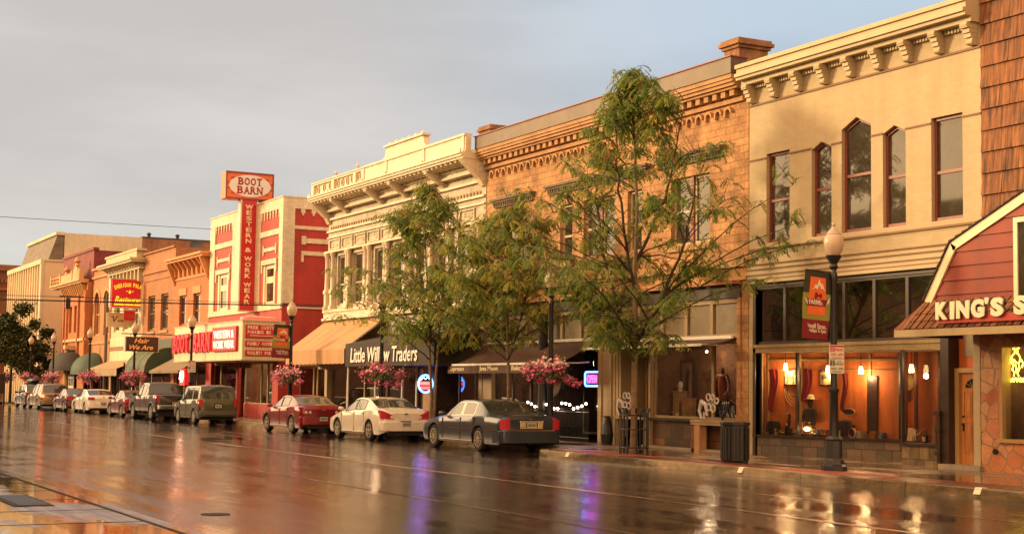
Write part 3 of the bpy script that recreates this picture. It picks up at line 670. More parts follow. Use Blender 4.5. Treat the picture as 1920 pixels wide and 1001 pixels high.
# ground floor: piers, clerestory, shopfronts
for i, (xa, xb, d) in enumerate([(X0, -46.95, .0), (-43.1, -42.75, .02), (-39.75, -38.75, .0), (-32.62, X1-.301, .0)]):
    q = MB(); q.box(xa, xb, F-.05-d, F+.26, .15, 4.75 if i != 2 else 4.29)
    if i == 2:
        q.box(xa+.12, xa+.28, F-.10, F-.051, .2, 4.2); q.box(xb-.3, xb-.14, F-.10, F-.051, .2, 4.2)
    if i != 1: q.build('pier', stone_m if i == 3 else tan_m, b2)
col = MB(); col.lathe((-42.7, F-.35, .15), [(.24, 0), (.24, .18), (.19, .28), (.17, .9), (.2, .95), (.16, 1.0), (.15, 4.1), (.2, 4.2)], 14); col.build('iron_column', black_m, b2)
frosted = pm('clerestory_glass', (.20, .155, .09), .3, .25, 1., spec=.8)
def clerestory(root, xa, xb, za, zb, n, y=F):
    mb = MB(); t = .07; mb.box(xa, xb, y, y+.12, za, za+.12); mb.box(xa, xb, y, y+.12, zb-.12, zb)
    for i in range(n+1): x = xa+(xb-xa)*i/n; mb.box(max(xa, x-t), min(xb, x+t), y+.003, y+.117, za+.12, zb-.12)
    f_ = mb.build('clerestory_frame', tan_m, root)
    g = MB()
    for i in range(n): p, q_ = xa+(xb-xa)*i/n+t, xa+(xb-xa)*(i+1)/n-t; g = MB(); g.poly([(p, y+.07, za+.12), (q_, y+.07, za+.12), (q_, y+.07, zb-.12), (p, y+.07, zb-.12)]); g.build('clerestory_pane', frosted, f_)
clerestory(b2, -46.95, -39.75, 3.22, 4.29, 6); clerestory(b2, -38.75, -32.63, 3.22, 4.29, 5)
bk_ = MB(); bk_.box(-46.95, -32.63, F+.13, F+.16, 3.2, 4.3); bk_.build('clerestory_back', int_dark, b2)
# right shop: ledge on tiled bulkhead, angled glass, door
fr = shopfront(b2, -36.9, -32.63, 1.0, 3.18, F+.15, tan_m, (-34.0,), depth=1.05, back=int_brown)
q = MB(); q.box(-36.9, -34.35, F+.12, F+.6, .15, .93); q.box(-34.35, -34.15, F-.3, F+.6, .15, .9); q.box(-34.1, -32.63, F+.1, F+.6, .15, .93); q.build('tiled_bulkhead', slate2, b2)
q = MB(); q.box(-36.95, -34.3, F-.02, F+.16, .93, 1.0); q.build('dark_ledge', dk_brown, b2)
q = MB(); q.box(-34.25, -32.35, F-.42, F+.16, .94, 1.0); q.box(-34.25, -32.35, F-.40, F+.1, .86, .939); q.build('white_ledge', tan_m, b2)
q = MB(); q.box(-34.1, -33.85, F-.38, F-.14, .15, .86); q.build('ledge_post', stone_trim, b2)
q = MB(); q.box(-38.55, -36.92, F+.9, F+1.0, .15, 3.2); dd = q.build('entry_wall', int_brown, b2)
q = MB(); q.box(-38.4, -37.2, F+.82, F+.89, .15, 2.9); d2 = q.build('door', pm('tan_door', (.40, .27, .13), .5, .1), b2)
q = MB(); q.box(-38.25, -37.85, F+.80, F+.819, 1.0, 2.15); q.box(-37.75, -37.35, F+.80, F+.819, 1.0, 2.15); q.box(-38.25, -37.85, F+.80, F+.819, 2.4, 2.75); q.box(-37.75, -37.35, F+.80, F+.819, 2.4, 2.75); q.build('door_glass', glass_dk2, d2)
q = MB(); q.box(-38.6, -36.9, F-.2, F+.2, .93, 1.0); q.box(-38.6, -38.5, F+.0, F+.9, 1.0, 3.1); q.box(-36.98, -36.9, F+.0, F+.14, 1.0, 3.18); q.box(-38.75, -38.62, F-.02, F+.1, .15, 3.2); q.build('vestibule_frame', tan_m, b2)
q = MB(); q.box(-37.0, -36.93, F-.1, F+.1, .15, .93); q.box(-38.62, -38.5, F-.1, F+.1, .15, .93); q.each('vestibule_post', tan_m, b2)
q = MB(); q.box(-36.9, -32.7, F-.3, F-.04, .151, .20); q.build('entrance_step', concrete, b2)
# retractable awning of the right shop
def retract(root, xa, xb, zt, zb, dy, m, barm, name='awning', valance=0.0):
    q = MB(); n = 10
    for i in range(n):
        a, b = i/n, (i+1)/n; f = lambda u: (F-.08-dy*u, zt-(zt-zb)*u-.05*math.sin(math.pi*u))
        (ya, za), (yb, zb_) = f(a), f(b); q.add([(xa, ya, za), (xb, ya, za), (xb, yb, zb_), (xa, yb, zb_), (xa, ya, za-.015), (xb, ya, za-.015), (xb, yb, zb_-.015), (xa, yb, zb_-.015)], [(0, 1, 2, 3), (7, 6, 5, 4), (0, 3, 7, 4), (1, 5, 6, 2)])
    o = q.build(name, m, root)
    br_ = MB(); br_.box(xa-.05, xb+.05, F-.13-dy, F-.08-dy, zb-.05, zb+.02); br_.box(xa, xb, F-.14, F-.06, zt, zt+.09); br_.each('awning_bar', barm, o)
    ar = MB()
    for x in (xa+.4, xb-.4): ar.tube([(x, F-.05, zb+.05), (x+.35, F-.05-dy*.5, zb), (x, F-.1-dy, zb)], .022, 6)
    ar.each('awning_arm', barm, o)
    if valance:
        v = MB(); v.box(xa, xb, F-.125-dy, F-.11-dy, zb-.05-valance, zb-.051); v.build('valance', m, o)
    return o
retract(b2, -38.7, -32.75, 3.20, 3.02, 1.05, awn_brown, white_p)
aw = retract(b2, -47.4, -39.9, 3.30, 2.60, 1.25, awn_brown, white_p, valance=.26)
for s_, xc, w_ in (('Espresso', -47.0, 1.1), ('Java Moon', -44.6, 1.35), ('Bakery/Deli', -42.2, 1.5)):
    txt('awning_lettering', s_, (xc, F-1.38, 2.43), w_, .2, pm('cream_letters', (.75, .66, .48), .6), b2, ext=.006, bold=.015)
mr_m = pm('red_brown_valance', (.13, .03, .025), .7, .1)
v = MB(); v.box(-47.75, -39.95, F-1.372, F-1.36, 2.29, 2.56); v.build('valance_face', mr_m, b2)
# left shop: dark glass and doorway
shopfront(b2, -46.95, -43.15, .55, 3.15, F+.12, dk_brown, (-45.7, -44.4), depth=2.0, back=int_dark)
q = MB(); q.box(-46.95, -43.15, F+.1, F+.5, .15, .55); q.build('bulkhead', int_brown, b2)
shopfront(b2, -42.4, -39.77, .35, 3.15, F+1.0, dk_brown, (-41.3, -40.9), depth=1.5, back=int_dark)
q = MB(); q.box(-46.9, -39.9, F-.03, F-.001, 3.12, 3.2); q.build('shop_lintel', tan_m, b2)
q = MB()
q.lathe((-42.2, F-.25, 2.1), [(.5, -.02), (.56, -.02), (.56, .02), (.5, .02)], 24, axis='y', cap=False)
emb = tag(q.build('round_sign', [black_m]), 'dark round moon emblem hanging behind the middle tree under the brown awning', 'sign')
q = MB(); q.lathe((-42.2, F-.25, 2.1), [(0, -.01), (.48, -.01), (.48, .01), (0, .01)], 24, axis='y'); q.build('emblem_disc', int_brown, emb)
q = MB(); q.ext([(-42.2+.42*math.cos(a), F-.265, 2.1+.42*math.sin(a)) for a in [math.pi*.6+k*math.pi*.9/8 for k in range(9)]]+[(-42.12+.3*math.cos(a), F-.265, 2.1+.3*math.sin(a)) for a in [math.pi*1.5-k*math.pi*.9/8 for k in range(9)]], (0, -.01, 0)); q.build('moon_face', pm('dull_silver', (.25, .22, .18), .5), emb)

# ================================================================= 4 white ornate building
b3 = thing('ornate_building', 'white pressed metal facade with heavy bracketed cornice and pediment above the tan awning', 'building', (-55, F+5, .15))
X0, X1 = -63.32, -47.70
bays = [(-62.1, -60.9), (-60.3, -59.1), (-57.9, -56.7), (-56.1, -54.9), (-53.7, -52.5), (-51.9, -50.7), (-49.9, -48.7)]
holes = [(a, b, 5.35, 7.55) for a, b in bays]
mb = MB(); wallh(mb, X0, X1, 3.2, 9.9, holes, F, .22); mb.build('wall', white_sh, b3)
shell(b3, X0, X1, 10.6, F+.23, F+16, bank_cream, roof_m)
t = MB(); t.box(X0, X0+.3, F+.003, F+.23, .15, 9.9); t.box(X1-.3, X1, F+.003, F+.23, .15, 9.9); t.each('corner', white_wood, b3)
c = MB(); moulding(c, X0, X1, F, [(9.55, 9.63, .30), (9.98, 10.06, .95), (10.06, 10.15, 1.02), (10.15, 10.20, 1.08)], ret=False)
c.box(X0, X1, F-.22, F-.001, 9.63, 9.76); c.box(X0, X1, F-.30, F-.001, 9.76, 9.87); c.box(X0, X1, F-.18, F-.001, 9.87, 9.979); c.build('cornice', white_wood, b3)
m = MB(); x = X0+.35
while x < X1-.4:
    m.ext([(x, F-.9, 9.979), (x, F-.18, 9.979), (x, F-.181, 9.84), (x, F-.6, 9.86), (x, F-.86, 9.90)], (.16, 0, 0)); x += .40
m.build('modillion_row', white_wood, b3)
for xx in (X0+.02, -61.1, -57.2, -54.75, -51.25, X1-.32):
    big = xx in (X0+.02, X1-.32)
    q = MB(); w_ = .3 if big else .24
    q.ext([(xx, F-(1.0 if big else .9), 9.978), (xx, F-.001, 9.978), (xx, F-.001, 9.05 if big else 9.3), (xx, F-.10, 9.05 if big else 9.3), (xx, F-.25, 9.3 if big else 9.45), (xx, F-.85, 9.82)], (w_, 0, 0)); q.build('cornice_bracket', white_wood, b3)
    q = MB(); q.box(xx, xx+w_, F-1.06, F-1.0, 10.2, 10.32); q.each('bracket_cap', white_wood, b3)
# parapet: balustrade with dark oval discs at left, plain panels and pediment at right
pb = MB(); pb.box(X0, X1, F-.86, F-.6, 10.201, 10.30); pb.box(X0, -57.2, F-.86, F-.6, 10.72, 10.80); pb.box(-57.2, X1, F-.84, F-.62, 10.301, 10.80); pb.box(-57.2, X1, F-.90, F-.58, 10.80, 10.88)
pb.box(X0, -57.2, F-.90, F-.58, 10.80, 10.85)
for xp in (X0, -60.85, -58.35, -57.45): pb.box(xp, xp+.28, F-.88, F-.59, 10.30, 10.72)
for xp in (-54.95, -51.35, X1-.25): pb.box(xp, xp+.16, F-.88, F-.841, 10.301, 10.80)
pb.ext([(-55.35, F-.84, 10.88), (-51.0, F-.84, 10.88), (-51.25, F-.84, 11.0), (-51.4, F-.84, 11.34), (-54.95, F-.84, 11.34), (-55.05, F-.84, 11.0)], (0, .24, 0))
pb.box(-55.05, -51.3, F-.92, F-.56, 11.341, 11.42)
pb.build('parapet', white_wood, b3)
ov = MB()
for xa, xb, n in ((-63.04, -60.85, 3), (-60.57, -58.35, 4), (-58.07, -57.45, 2)):
    wallh(ov, xa, xb, 10.30, 10.72, [], F-.76)
    for k in range(n):
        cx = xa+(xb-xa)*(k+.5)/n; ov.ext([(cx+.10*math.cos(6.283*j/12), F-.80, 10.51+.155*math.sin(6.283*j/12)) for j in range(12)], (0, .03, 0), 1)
        for j in range(12):
            a, b = 6.283*j/12, 6.283*(j+1)/12
            ov.ext([(cx+r*math.cos(u), F-.82, 10.51+r*1.5*math.sin(u)) for r, u in ((.10, a), (.10, b), (.12, b), (.12, a))], (0, .055, 0), 0)
ov.build('balustrade', [white_wood, pm('brown_oval', (.22, .13, .07), .9)], b3)
fi = MB()
for xx, zz in ((-60.7, 10.851), (-58.2, 10.851)): fi.lathe((xx, F-.73, zz), [(.10, 0), (.10, .04), (.04, .08), (.09, .16), (.06, .24), (.01, .30)], 8)
for k in range(6): fi.ball((-54.7+k*.62, F-.74, 11.47), (.13, .1, .08), 8)
fi.each('finial', white_wood, b3)
# frieze, panels, colonnettes
q = MB(); q.box(X0, X1, F-.12, F-.001, 9.20, 9.30); q.box(X0, X1, F-.10, F-.001, 8.66, 8.74); q.box(X0, X1, F-.08, F-.001, 8.40, 8.46); q.box(X0, X1, F-.22, F-.001, 7.72, 7.80)
q.box(X0-.02, X1, F-.16, F-.001, 4.80, 5.05); q.box(X0-.02, X1, F-.22, F-.001, 5.05, 5.18); q.box(X0-.02, X1, F-.26, F-.001, 4.70, 4.80)
q.build('string_course', white_wood, b3)
di = MB(); x = X0+.35
while x < X1-.3: di.ext([(x+.065*math.cos(6.283*j/8), F-.04, 8.86+.065*math.sin(6.283*j/8)) for j in range(8)], (0, .039, 0)); x += .27
di.each('frieze_disc', pm('rust_disc', (.36, .22, .12), .8), b3)
pn = MB(); x = X0+.25
while x < X1-1.0:
    w_ = 1.25
    for a, b, c_, d in ((x, x+w_, 7.86, 7.92), (x, x+w_, 8.28, 8.34), (x, x+.06, 7.92, 8.28), (x+w_-.06, x+w_, 7.92, 8.28)): pn.box(a, b, F-.06, F-.001, c_, d)
    for k in range(9): cx, cz = x+.2+rng.random()*(w_-.4), 8.0+rng.random()*.2; pn.ball((cx, F-.005, cz), (.09, .03, .05), 6)
    x += 1.48
pn.build('frieze_panel', white_sh, b3)
cols = sorted({-63.1, -62.4}|{(bays[i][1]+bays[i+1][0])/2-.12 for i in range(6)}|{(bays[i][1]+bays[i+1][0])/2+.12 for i in (0, 2, 4)}|{bays[i][0]-.32 for i in (2, 4)}|{-48.35, -47.95})
for xx in cols:
    q = MB(); q.lathe((xx, F-.12, 6.05), [(.13, 0), (.10, .08), (.09, .7), (.085, 1.45), (.12, 1.52), (.14, 1.58), (.16, 1.669)], 10)
    q.box(xx-.13, xx+.13, F-.25, F-.001, 5.9, 6.05); q.box(xx-.10, xx+.10, F-.21, F-.001, 5.35, 5.9); q.box(xx-.13, xx+.13, F-.26, F-.001, 5.18, 5.35); q.build('colonnette', white_wood, b3, smooth=50)
for (a, b) in bays: window(b3, a, b, 5.35, 7.55, F, white_sh, glass_dk, t=.08, rail=.42, dep=.1, blind=(.5, curtain))
# shopfront under the awnings
q = MB(); q.box(X0+.3, -56.4, F-.02, F+.2, 2.95, 3.199); q.box(-47.98, -47.72, F-.04, F+.2, .15, 3.199); q.box(-63.3, -63.0, F-.05, F+.25, .15, 3.199); q.box(-56.4, -47.98, F-.02, F+.2, 3.0, 3.199); q.build('shop_lintel', tan_m, b3)
shopfront(b3, -63.0, -57.0, .55, 2.95, F+.1, tan_m, (-61.0, -59.0), depth=2, back=int_brown)
q = MB(); q.box(-63.0, -57.0, F+.08, F+.4, .15, .55); q.box(-57.0, -56.7, F, F+.6, .15, 2.95); q.build('bulkhead', int_brown, b3)
shopfront(b3, -56.7, -52.2, .5, 3.0, F+.1, white_p, (-55.1, -53.7), depth=2, back=int_dark)
q = MB(); q.box(-56.7, -52.2, F+.08, F+.4, .15, .5); q.build('bulkhead', int_dark, b3)
q = MB(); q.box(-52.6, -51.95, F-.1, F+.1, .15, 3.0); q.build('ochre_pilaster', door_frame_m, b3)
q = MB(); q.box(-52.2, -48.0, F+1.6, F+1.7, .15, 3.0); q.build('recess_wall', int_dark, b3)
q = MB(); q.box(-52.0, -51.0, F+1.5, F+1.599, .15, 2.6); q.build('door', pm('purple_lit_door', (.10, .03, .09), .5, .2), b3)  # purple light in the doorway is put into the door colour
shopfront(b3, -50.3, -48.0, .5, 3.0, F+.3, dk_brown, (), depth=1.2, back=int_dark)
def slope_awning(name, root, xa, xb, zt, zb, dy, val, m, endm, frame, open_end=True, scallop=0, folds=7):
    q = MB(); n = folds*4
    for i in range(n):
        u0, u1 = i/n, (i+1)/n; sag = lambda u: .05*abs(math.sin(math.pi*u*folds))
        x0_, x1_ = xa+(xb-xa)*u0, xa+(xb-xa)*u1
        for j in range(6):
            f0, f1 = j/6, (j+1)/6; Z = lambda u, f: zt-(zt-zb)*f-sag(u)*math.sin(math.pi*f)
            q.poly([(x0_, F-.05-dy*f0, Z(u0, f0)), (x1_, F-.05-dy*f0, Z(u1, f0)), (x1_, F-.05-dy*f1, Z(u1, f1)), (x0_, F-.05-dy*f1, Z(u0, f1))])
        zz = zb-val-.03*abs(math.sin(math.pi*u0*folds*2)); z2 = zb-val-.03*abs(math.sin(math.pi*u1*folds*2))
        q.poly([(x0_, F-.05-dy, zb), (x1_, F-.05-dy, zb), (x1_, F-.04-dy, z2), (x0_, F-.04-dy, zz)])
    o = q.build(name, m, root, smooth=40)
    e = MB()
    for x in ((xa,) if open_end else (xa, xb)): e.poly([(x, F-.05, zt), (x, F-.05-dy, zb), (x, F-.05-dy, zb-val), (x, F-.05, zb-val)])
    if not open_end or True: e.build('awning_end', endm, o)
    f_ = MB()
    for i in range(folds+1):
        x = xa+(xb-xa)*i/folds; x = min(max(x, xa+.03), xb-.03); f_.tube([(x, F-.05, zt-.06), (x, F-.03-dy, zb-.04)], .018, 5)
    for x in (xa+.03, xb-.03): f_.tube([(x, F-.05, zb-.05), (x, F-.06-dy, zb-.05)], .018, 5); f_.tube([(x, F-.03-dy, zb-.04), (x, F-.03-dy, zb-val)], .018, 5)
    f_.each('awning_rib', frame, o); return o
slope_awning('awning', b3, -63.3, -56.35, 4.68, 3.3, 1.85, .58, awn_tan, awn_tan, white_p)
q = MB()
for k in range(12): yy = F-.1-1.75*k/11; q.tube([(-56.36, yy, 3.3-.5), (-56.36, yy, 4.62-(F-.05-yy)/1.85*1.36)], .012, 4)
q.build('awning_end_bars', dk_brown, b3)
q = MB(); q.box(-63.2, -57.0, F-.4, F-.06, 2.55, 2.85); q.build('valance_board', pm('peach_board', (.5, .34, .2), .6, .1), b3)
# black awning box with shop name
q = MB(); q.ext([(-56.2, F-1.9, 3.48), (-56.2, F-.05, 3.9), (-56.2, F-.05, 2.6), (-56.2, F-1.9, 2.58)], (8.4, 0, 0)); ab = q.build('black_awning', awn_dk, b3)
txt('awning_lettering', 'Little Willow Traders', (-52.35, F-1.93, 3.02), 6.4, .58, white_p, b3, ext=.012, bold=.012, shear=.12)
for x, z0_ in ((-56.1, .15), (-53.3, .15)):
    q = MB(); q.tube([(x, F-1.8, z0_), (x, F-1.8, 2.6)], .035, 8); q.build('awning_post', white_p, b3)
# low shop set between the red and the white building
an = thing('low_shop', 'low shop with tall glass front tucked under the left end of the tan awning', 'building', (-66.4, F+2, .15))
q = MB(); q.box(-69.4, -63.34, F+.9, F+8, 3.25, 3.5); q.box(-69.4, -63.34, F+7.8, F+8, .15, 3.24); q.build('roof', roof_m, an)
shopfront(an, -69.35, -63.4, .6, 2.75, F+.95, tan_m, (-67.4, -66.9, -65.0), depth=2.5, back=int_dark)
q = MB(); q.box(-69.35, -63.4, F+.92, F+1.3, .15, .6); q.build('bulkhead', int_brown, an)
q = MB(); q.box(-69.4, -63.4, F+.8, F+1.1, 2.75, 3.24); q.build('fascia_board', pm('peach_board2', (.52, .38, .24), .6, .12), an)

# ================================================================= 5 red and cream western wear store
b4 = thing('store_building', 'red store with cream framed panels, wide canopy sign and red side wall', 'building', (-75, F+5, .15))
X0, X1 = -81.5, -69.46
holes = [(-79.95, -78.1, 5.80, 7.75), (-72.25, -70.45, 5.80, 7.75)]
mb = MB(); wallh(mb, X0, X1, 3.0, 10.95, holes, F, .2); mb.build('wall', bb_red, b4)
shell(b4, X0, X1, 10.95, F+.21, F+20, bb_red, roof_m)
t = MB(); t.box(X0, X0+.3, F+.003, F+.21, .15, 10.9); t.box(X1-.3, X1, F+.003, F+.21, .15, 10.9); t.each('corner_pier', bb_red, b4)
cr = MB(); P_ = .07
cr.box(X0, X1+P_, F-P_, F-.001, 10.45, 10.98); cr.box(X0-.03, X1+P_+.03, F-P_-.04, F+.1, 10.981, 11.04)
for a, b in ((X0, -80.62), (-77.45, -72.8), (-69.92, X1+P_)): cr.box(a, b, F-P_, F-.001, 5.80, 10.449)
cr.box(X0, X1+P_, F-P_-.02, F-.001, 5.52, 5.799)
for a, b in ((-80.62, -77.45), (-72.8, -69.92)):
    cr.box(a, b, F-P_+.004, F-.001, 9.22, 9.5)
    n = 7
    for k in range(n): x = a+.12+(b-a-.24)*k/(n-1); cr.box(x-.07, x+.07, F-P_+.01, F-.001, 10.26, 10.448); cr.box(x-.04, x+.04, F-P_+.012, F-.001, 10.06, 10.259)
    m_ = (a+b)/2; cr.box(a+.55, b-.55, F-P_+.01, F-.001, 8.46, 8.64)
    for x in (a+.43, b-.55): cr.box(x, x+.12, F-P_+.006, F-.001, 8.30, 8.80)
    cr.box(a+.3, b-.3, F-P_-.03, F-.001, 7.80, 8.05); cr.box(a+.3, a+.44, F-P_-.02, F-.001, 7.40, 7.80); cr.box(b-.44, b-.3, F-P_-.02, F-.001, 7.40, 7.80)
# side wall mouldings (facing the camera)
cr.box(X1, X1+P_, F-.001, F+.55, 5.8, 10.449); cr.box(X1, X1+P_, F-.001, F+3.5, 10.45, 10.98); cr.box(X1-.05, X1+P_+.03, F+.1, F+3.5, 10.981, 11.04)
cr.box(X1, X1+P_-.01, F+.55, F+3.5, 9.45, 9.62); cr.box(X1, X1+P_-.01, F+.55, F+3.5, 5.56, 5.64)
for k in range(5): y = F+.86+k*.55; cr.box(X1, X1+P_-.01, y, y+.22, 10.26, 10.448); cr.box(X1, X1+P_-.012, y+.06, y+.16, 10.14, 10.259)
cr.box(X1, X1+P_-.01, F+.95, F+3.5, 8.78, 9.02); cr.box(X1, X1+P_+.01, F+.93, F+1.15, 8.70, 9.12); cr.box(X1, X1+P_-.01, F+.93, F+3.5, 8.18, 8.38); cr.box(X1, X1+P_-.012, F+.93, F+1.05, 7.85, 8.18)
cr.build('cream_trim', bb_cream, b4)
for a, b, c_, d in holes:
    x0_, x1_ = a+.22, b-.22
    f_ = MB(); f_.box(a, x0_, F-.03, F+.15, c_, d); f_.box(x1_, b, F-.03, F+.15, c_, d); f_.each('window_surround', cream_panel, b4)
    window(b4, x0_, x1_, c_, 7.0, F-.05, cream_panel, glass_dk, t=.13, rail=0, dep=.08); window(b4, x0_, x1_, 7.0, d, F-.05, cream_panel, glass_dk2, t=.16, rail=0, dep=.08)
# wedge canopy with sign faces
CY = 22.0
q = MB(); q.box(-80.5, -68.65, CY, F-.08, 3.04, 4.82); cp = q.build('canopy_sign', cream_panel, b4)
q = MB(); q.box(-80.55, -68.6, CY-.03, F-.08, 4.821, 4.87); q.box(-80.55, -68.6, CY-.03, F-.08, 2.97, 3.039); q.build('canopy_trim', pm('canopy_edge', (.5, .42, .28), .5, .1), cp)
slab('canopy_letters', 'BOOT BARN', (-76.9, CY-.08, 3.95), 6.9, 1.0, bb_pink, cp, ext=.075, gap=.08)
q = MB(); q.box(-73.1, -69.25, CY-.14, CY-.001, 3.42, 4.62); sgb = q.build('sign_box', sign_red, cp, bevel=.04)
lit_w = emis('lit_white_letters', (.85, .80, .72), .45)
txt('sign_lettering', 'WESTERN &', (-71.15, CY-.145, 4.25), 3.3, .40, lit_w, sgb, ext=.012, bold=.03); txt('sign_lettering', 'WORK WEAR', (-71.15, CY-.145, 3.75), 3.4, .40, lit_w, sgb, ext=.012, bold=.03)
q = MB()
for k in range(15): y = CY+.08+k*.147; q.tube([(-68.645, y, 3.05), (-68.645, y, 4.81)], .014, 4)
q.build('reed_lines', pm('panel_reed', (.45, .38, .26), .6), cp)
XS = -68.64
for z0_, z1_, ls in ((4.02, 4.66, (('FREE CUSTOMER', 4.53), ('PARKING IN REAR', 4.31))), (3.62, 3.90, (('FAMILY OUTFITTERS', 3.76),)), (3.18, 3.46, (('QUALITY FOR LESS', 3.32),))):
    q = MB(); q.box(XS, XS+.05, CY+.14, F-.14, z0_, z1_); ob = q.build('red_panel', sign_red, cp, bevel=.02)
    for s_, z in ls: slab('panel_lettering', s_, (XS+.052, (CY+F)/2, z), 1.72, .155, pm('pinkish_letters', (.85, .62, .52), .5), ob, u=UY, ext=.008, gap=.12)
    if len(ls) == 2: q = MB(); q.box(XS+.05, XS+.06, CY+.35, F-.2, 4.13, 4.155); q.build('underline', white_p, ob)
q = MB(); q.box(-76.8, -72.9, F-.35, F-.3, 2.66, 2.965); q2 = q.build('hanging_sign', pm('tan_board', (.30, .2, .1), .7, .1), b4); slab('sign_lettering', 'BOOT BARN', (-74.85, F-.36, 2.81), 3.5, .2, maroon_brick, q2, ext=.01)
q = MB(); q.box(X0, -80.6, F-.1, F+.2, .15, 2.96); q.box(-70.3, X1+.02, F-.1, F+.2, .15, 2.96); q.each('red_pier', bb_red, b4)
shopfront(b4, -80.6, -76.5, .85, 2.96, F+.1, tan_m, (-79.4,), depth=2.2, back=int_brown)
shopfront(b4, -75.2, -70.3, .85, 2.96, F+.1, tan_m, (-72.6, -71.6), depth=2.2, back=int_brown)
q = MB(); q.box(-80.6, -76.5, F+.05, F+.4, .15, .85); q.box(-75.2, -70.3, F+.05, F+.4, .15, .85); q.each('red_bulkhead', bb_red, b4)
q = MB(); q.box(-76.5, -75.2, F+1.5, F+1.6, .15, 2.9); q.build('entry_door', glass_dk2, b4)
for x in (-75.0,):
    q = MB(); q.tube([(x, F-.3, .15), (x, F-.3, 3.03)], .13, 12); q.build('canopy_post', bb_red, b4)
for x in (-79.5, -70.2):
    q = MB(); q.tube([(x, F-.08, 5.1), (x, CY+.8, 5.15), (x, CY+.5, 5.05)], .02, 5); q.lathe((x, CY+.45, 4.98), [(.02, .12), (.1, 0)], 8); q.build('gooseneck_lamp', white_p, b4)
# tall projecting sign: blade and lit box on top
ps = thing('projecting_sign', 'tall red vertical blade sign topped by orange boxed oval sign on the red store', 'sign', (-73.8, 23.7, 5.58))
or_m = pm('orange_box', (.70, .16, .04), .45, .06)
q = MB(); q.box(-74.3, -73.5, 22.47, 25.02, 11.23, 12.64); bxo = q.build('sign_box', or_m, ps, bevel=.03)
q = MB(); q.box(-73.51, -73.47, 22.47, 25.02, 11.23, 11.31); q.box(-73.51, -73.47, 22.47, 25.02, 12.56, 12.64); q.box(-73.51, -73.47, 22.47, 22.54, 11.31, 12.56); q.box(-73.51, -73.47, 24.95, 25.02, 11.31, 12.56); q.build('box_edge', redcap, bxo)
q = MB(); q.ext([(-73.495, 23.75+1.10*math.cos(6.283*k/32), 11.935+.56*math.sin(6.283*k/32)) for k in range(32)], (.02, 0, 0)); q.build('cream_oval', emis('lit_oval', (.66, .58, .46), .10), bxo)
q = MB()
for k in range(14):
    a = 6.283*(k+.5)/14
    if abs(math.cos(a)) > .45: q.ball((-73.49, 23.75+1.16*math.cos(a)*1.0, 11.935+.60*math.sin(a)*1.02), (.01, .10, .05), 8)
q.build('scroll_ornament', pm('dark_orange', (.45, .08, .02), .5), bxo)
mar = pm('maroon_letters', (.33, .02, .04), .5)
slab('sign_lettering', 'BOOT', (-73.475, 23.75, 12.16), 1.28, .39, mar, bxo, u=UY, ext=.01, gap=.06); slab('sign_lettering', 'BARN', (-73.475, 23.75, 11.71), 1.36, .39, mar, bxo, u=UY, ext=.01, gap=.06)
q = MB(); q.box(-73.85, -73.52, 23.36, 24.14, 5.58, 11.229); bl = q.build('blade', sign_red, ps)
q = MB(); q.box(-73.90, -73.47, 23.28, 23.359, 5.52, 11.22); q.box(-73.90, -73.47, 24.141, 24.18, 5.52, 11.22); q.box(-73.9, -73.47, 23.36, 24.14, 5.52, 5.579); q.build('blade_edge', pm('pale_metal_edge', (.55, .5, .4), .4, .1), bl)
let = pm('blade_letters', (.82, .66, .50), .5)
z = 10.86
for ch in 'WESTERN & WORK WEAR':
    if ch == ' ': z -= .165; continue
    txt('letter', ch, (-73.505, 23.75, z), {'W': .40, 'I': .1, '&': .34}.get(ch, .30), .23, let, bl, u=UY, ext=.01, bold=.03); z -= .29
# ================================================================= 6.. the far row
def simple_bld(name, label, x0, x1, zt, wallm, holes, depth=14, z0=.15, fz0=3.0):
    b = thing(name, label, 'building', ((x0+x1)/2, F+5, .15))
    mb = MB(); wallh(mb, x0, x1, fz0, zt-.001, holes, F, .2); mb.build('wall', wallm, b); shell(b, x0, x1, zt, F+.21, F+depth, wallm, roof_m)
    t = MB(); t.box(x0, x0+.3, F+.003, F+.21, z0, zt); t.box(x1-.3, x1, F+.003, F+.21, z0, zt); t.each('corner_pier', wallm, b); return b
b5 = simple_bld('brick_building', 'orange brick building with flared bracket cornice left of the red western wear store', -88.85, -81.62, 8.9, orange_brick, [(-87.7, -86.3, 5.25, 7.0), (-84.8, -83.4, 5.25, 7.0)])
for a, b in ((-87.7, -86.3), (-84.8, -83.4)):
    window(b5, a, b, 5.25, 7.0, F, brown_frame, glass_dk, t=.1, rail=.45, blind=(.5, curtain))
    q = MB(); q.box(a-.1, b+.1, F-.05, F-.001, 7.02, 7.42); q.build('lintel', orange_trim, b5)
q = MB(); moulding(q, -88.75, -81.7, F, [(8.95, 9.08, .55), (9.08, 9.22, .66)]); q.box(-88.85, -81.65, F-.06, F-.001, 7.95, 8.05)
for k in range(8):
    x = -88.55+k*.93; q.ext([(x, F-.5, 8.949), (x, F-.001, 8.949), (x, F-.001, 8.15), (x, F-.12, 8.15), (x, F-.16, 8.5)], (.16, 0, 0))
for x in (-88.85, -81.95): q.ext([(x, F-.6, 8.949), (x, F-.001, 8.949), (x, F-.001, 7.7), (x, F-.08, 7.7)], (.2, 0, 0))
q.build('cornice', orange_trim, b5)
shopfront(b5, -88.4, -82.0, .5, 3.0, F+.1, tan_m, (-86.6, -84.0), depth=2, back=int_brown)
q = MB(); q.box(-88.55, -81.9, F+.05, F+.25, .15, .5); q.box(-88.5, -81.9, F-.03, F+.09, 3.0, 4.6); q.build('shop_board', pm('dull_green', (.12, .13, .075), .7, .2), b5)
slope_awning('awning', b5, -88.3, -81.9, 3.35, 2.55, 1.5, .12, pm('olive_canvas', (.24, .18, .11), .85, .1), awn_dk, black_m, folds=6)
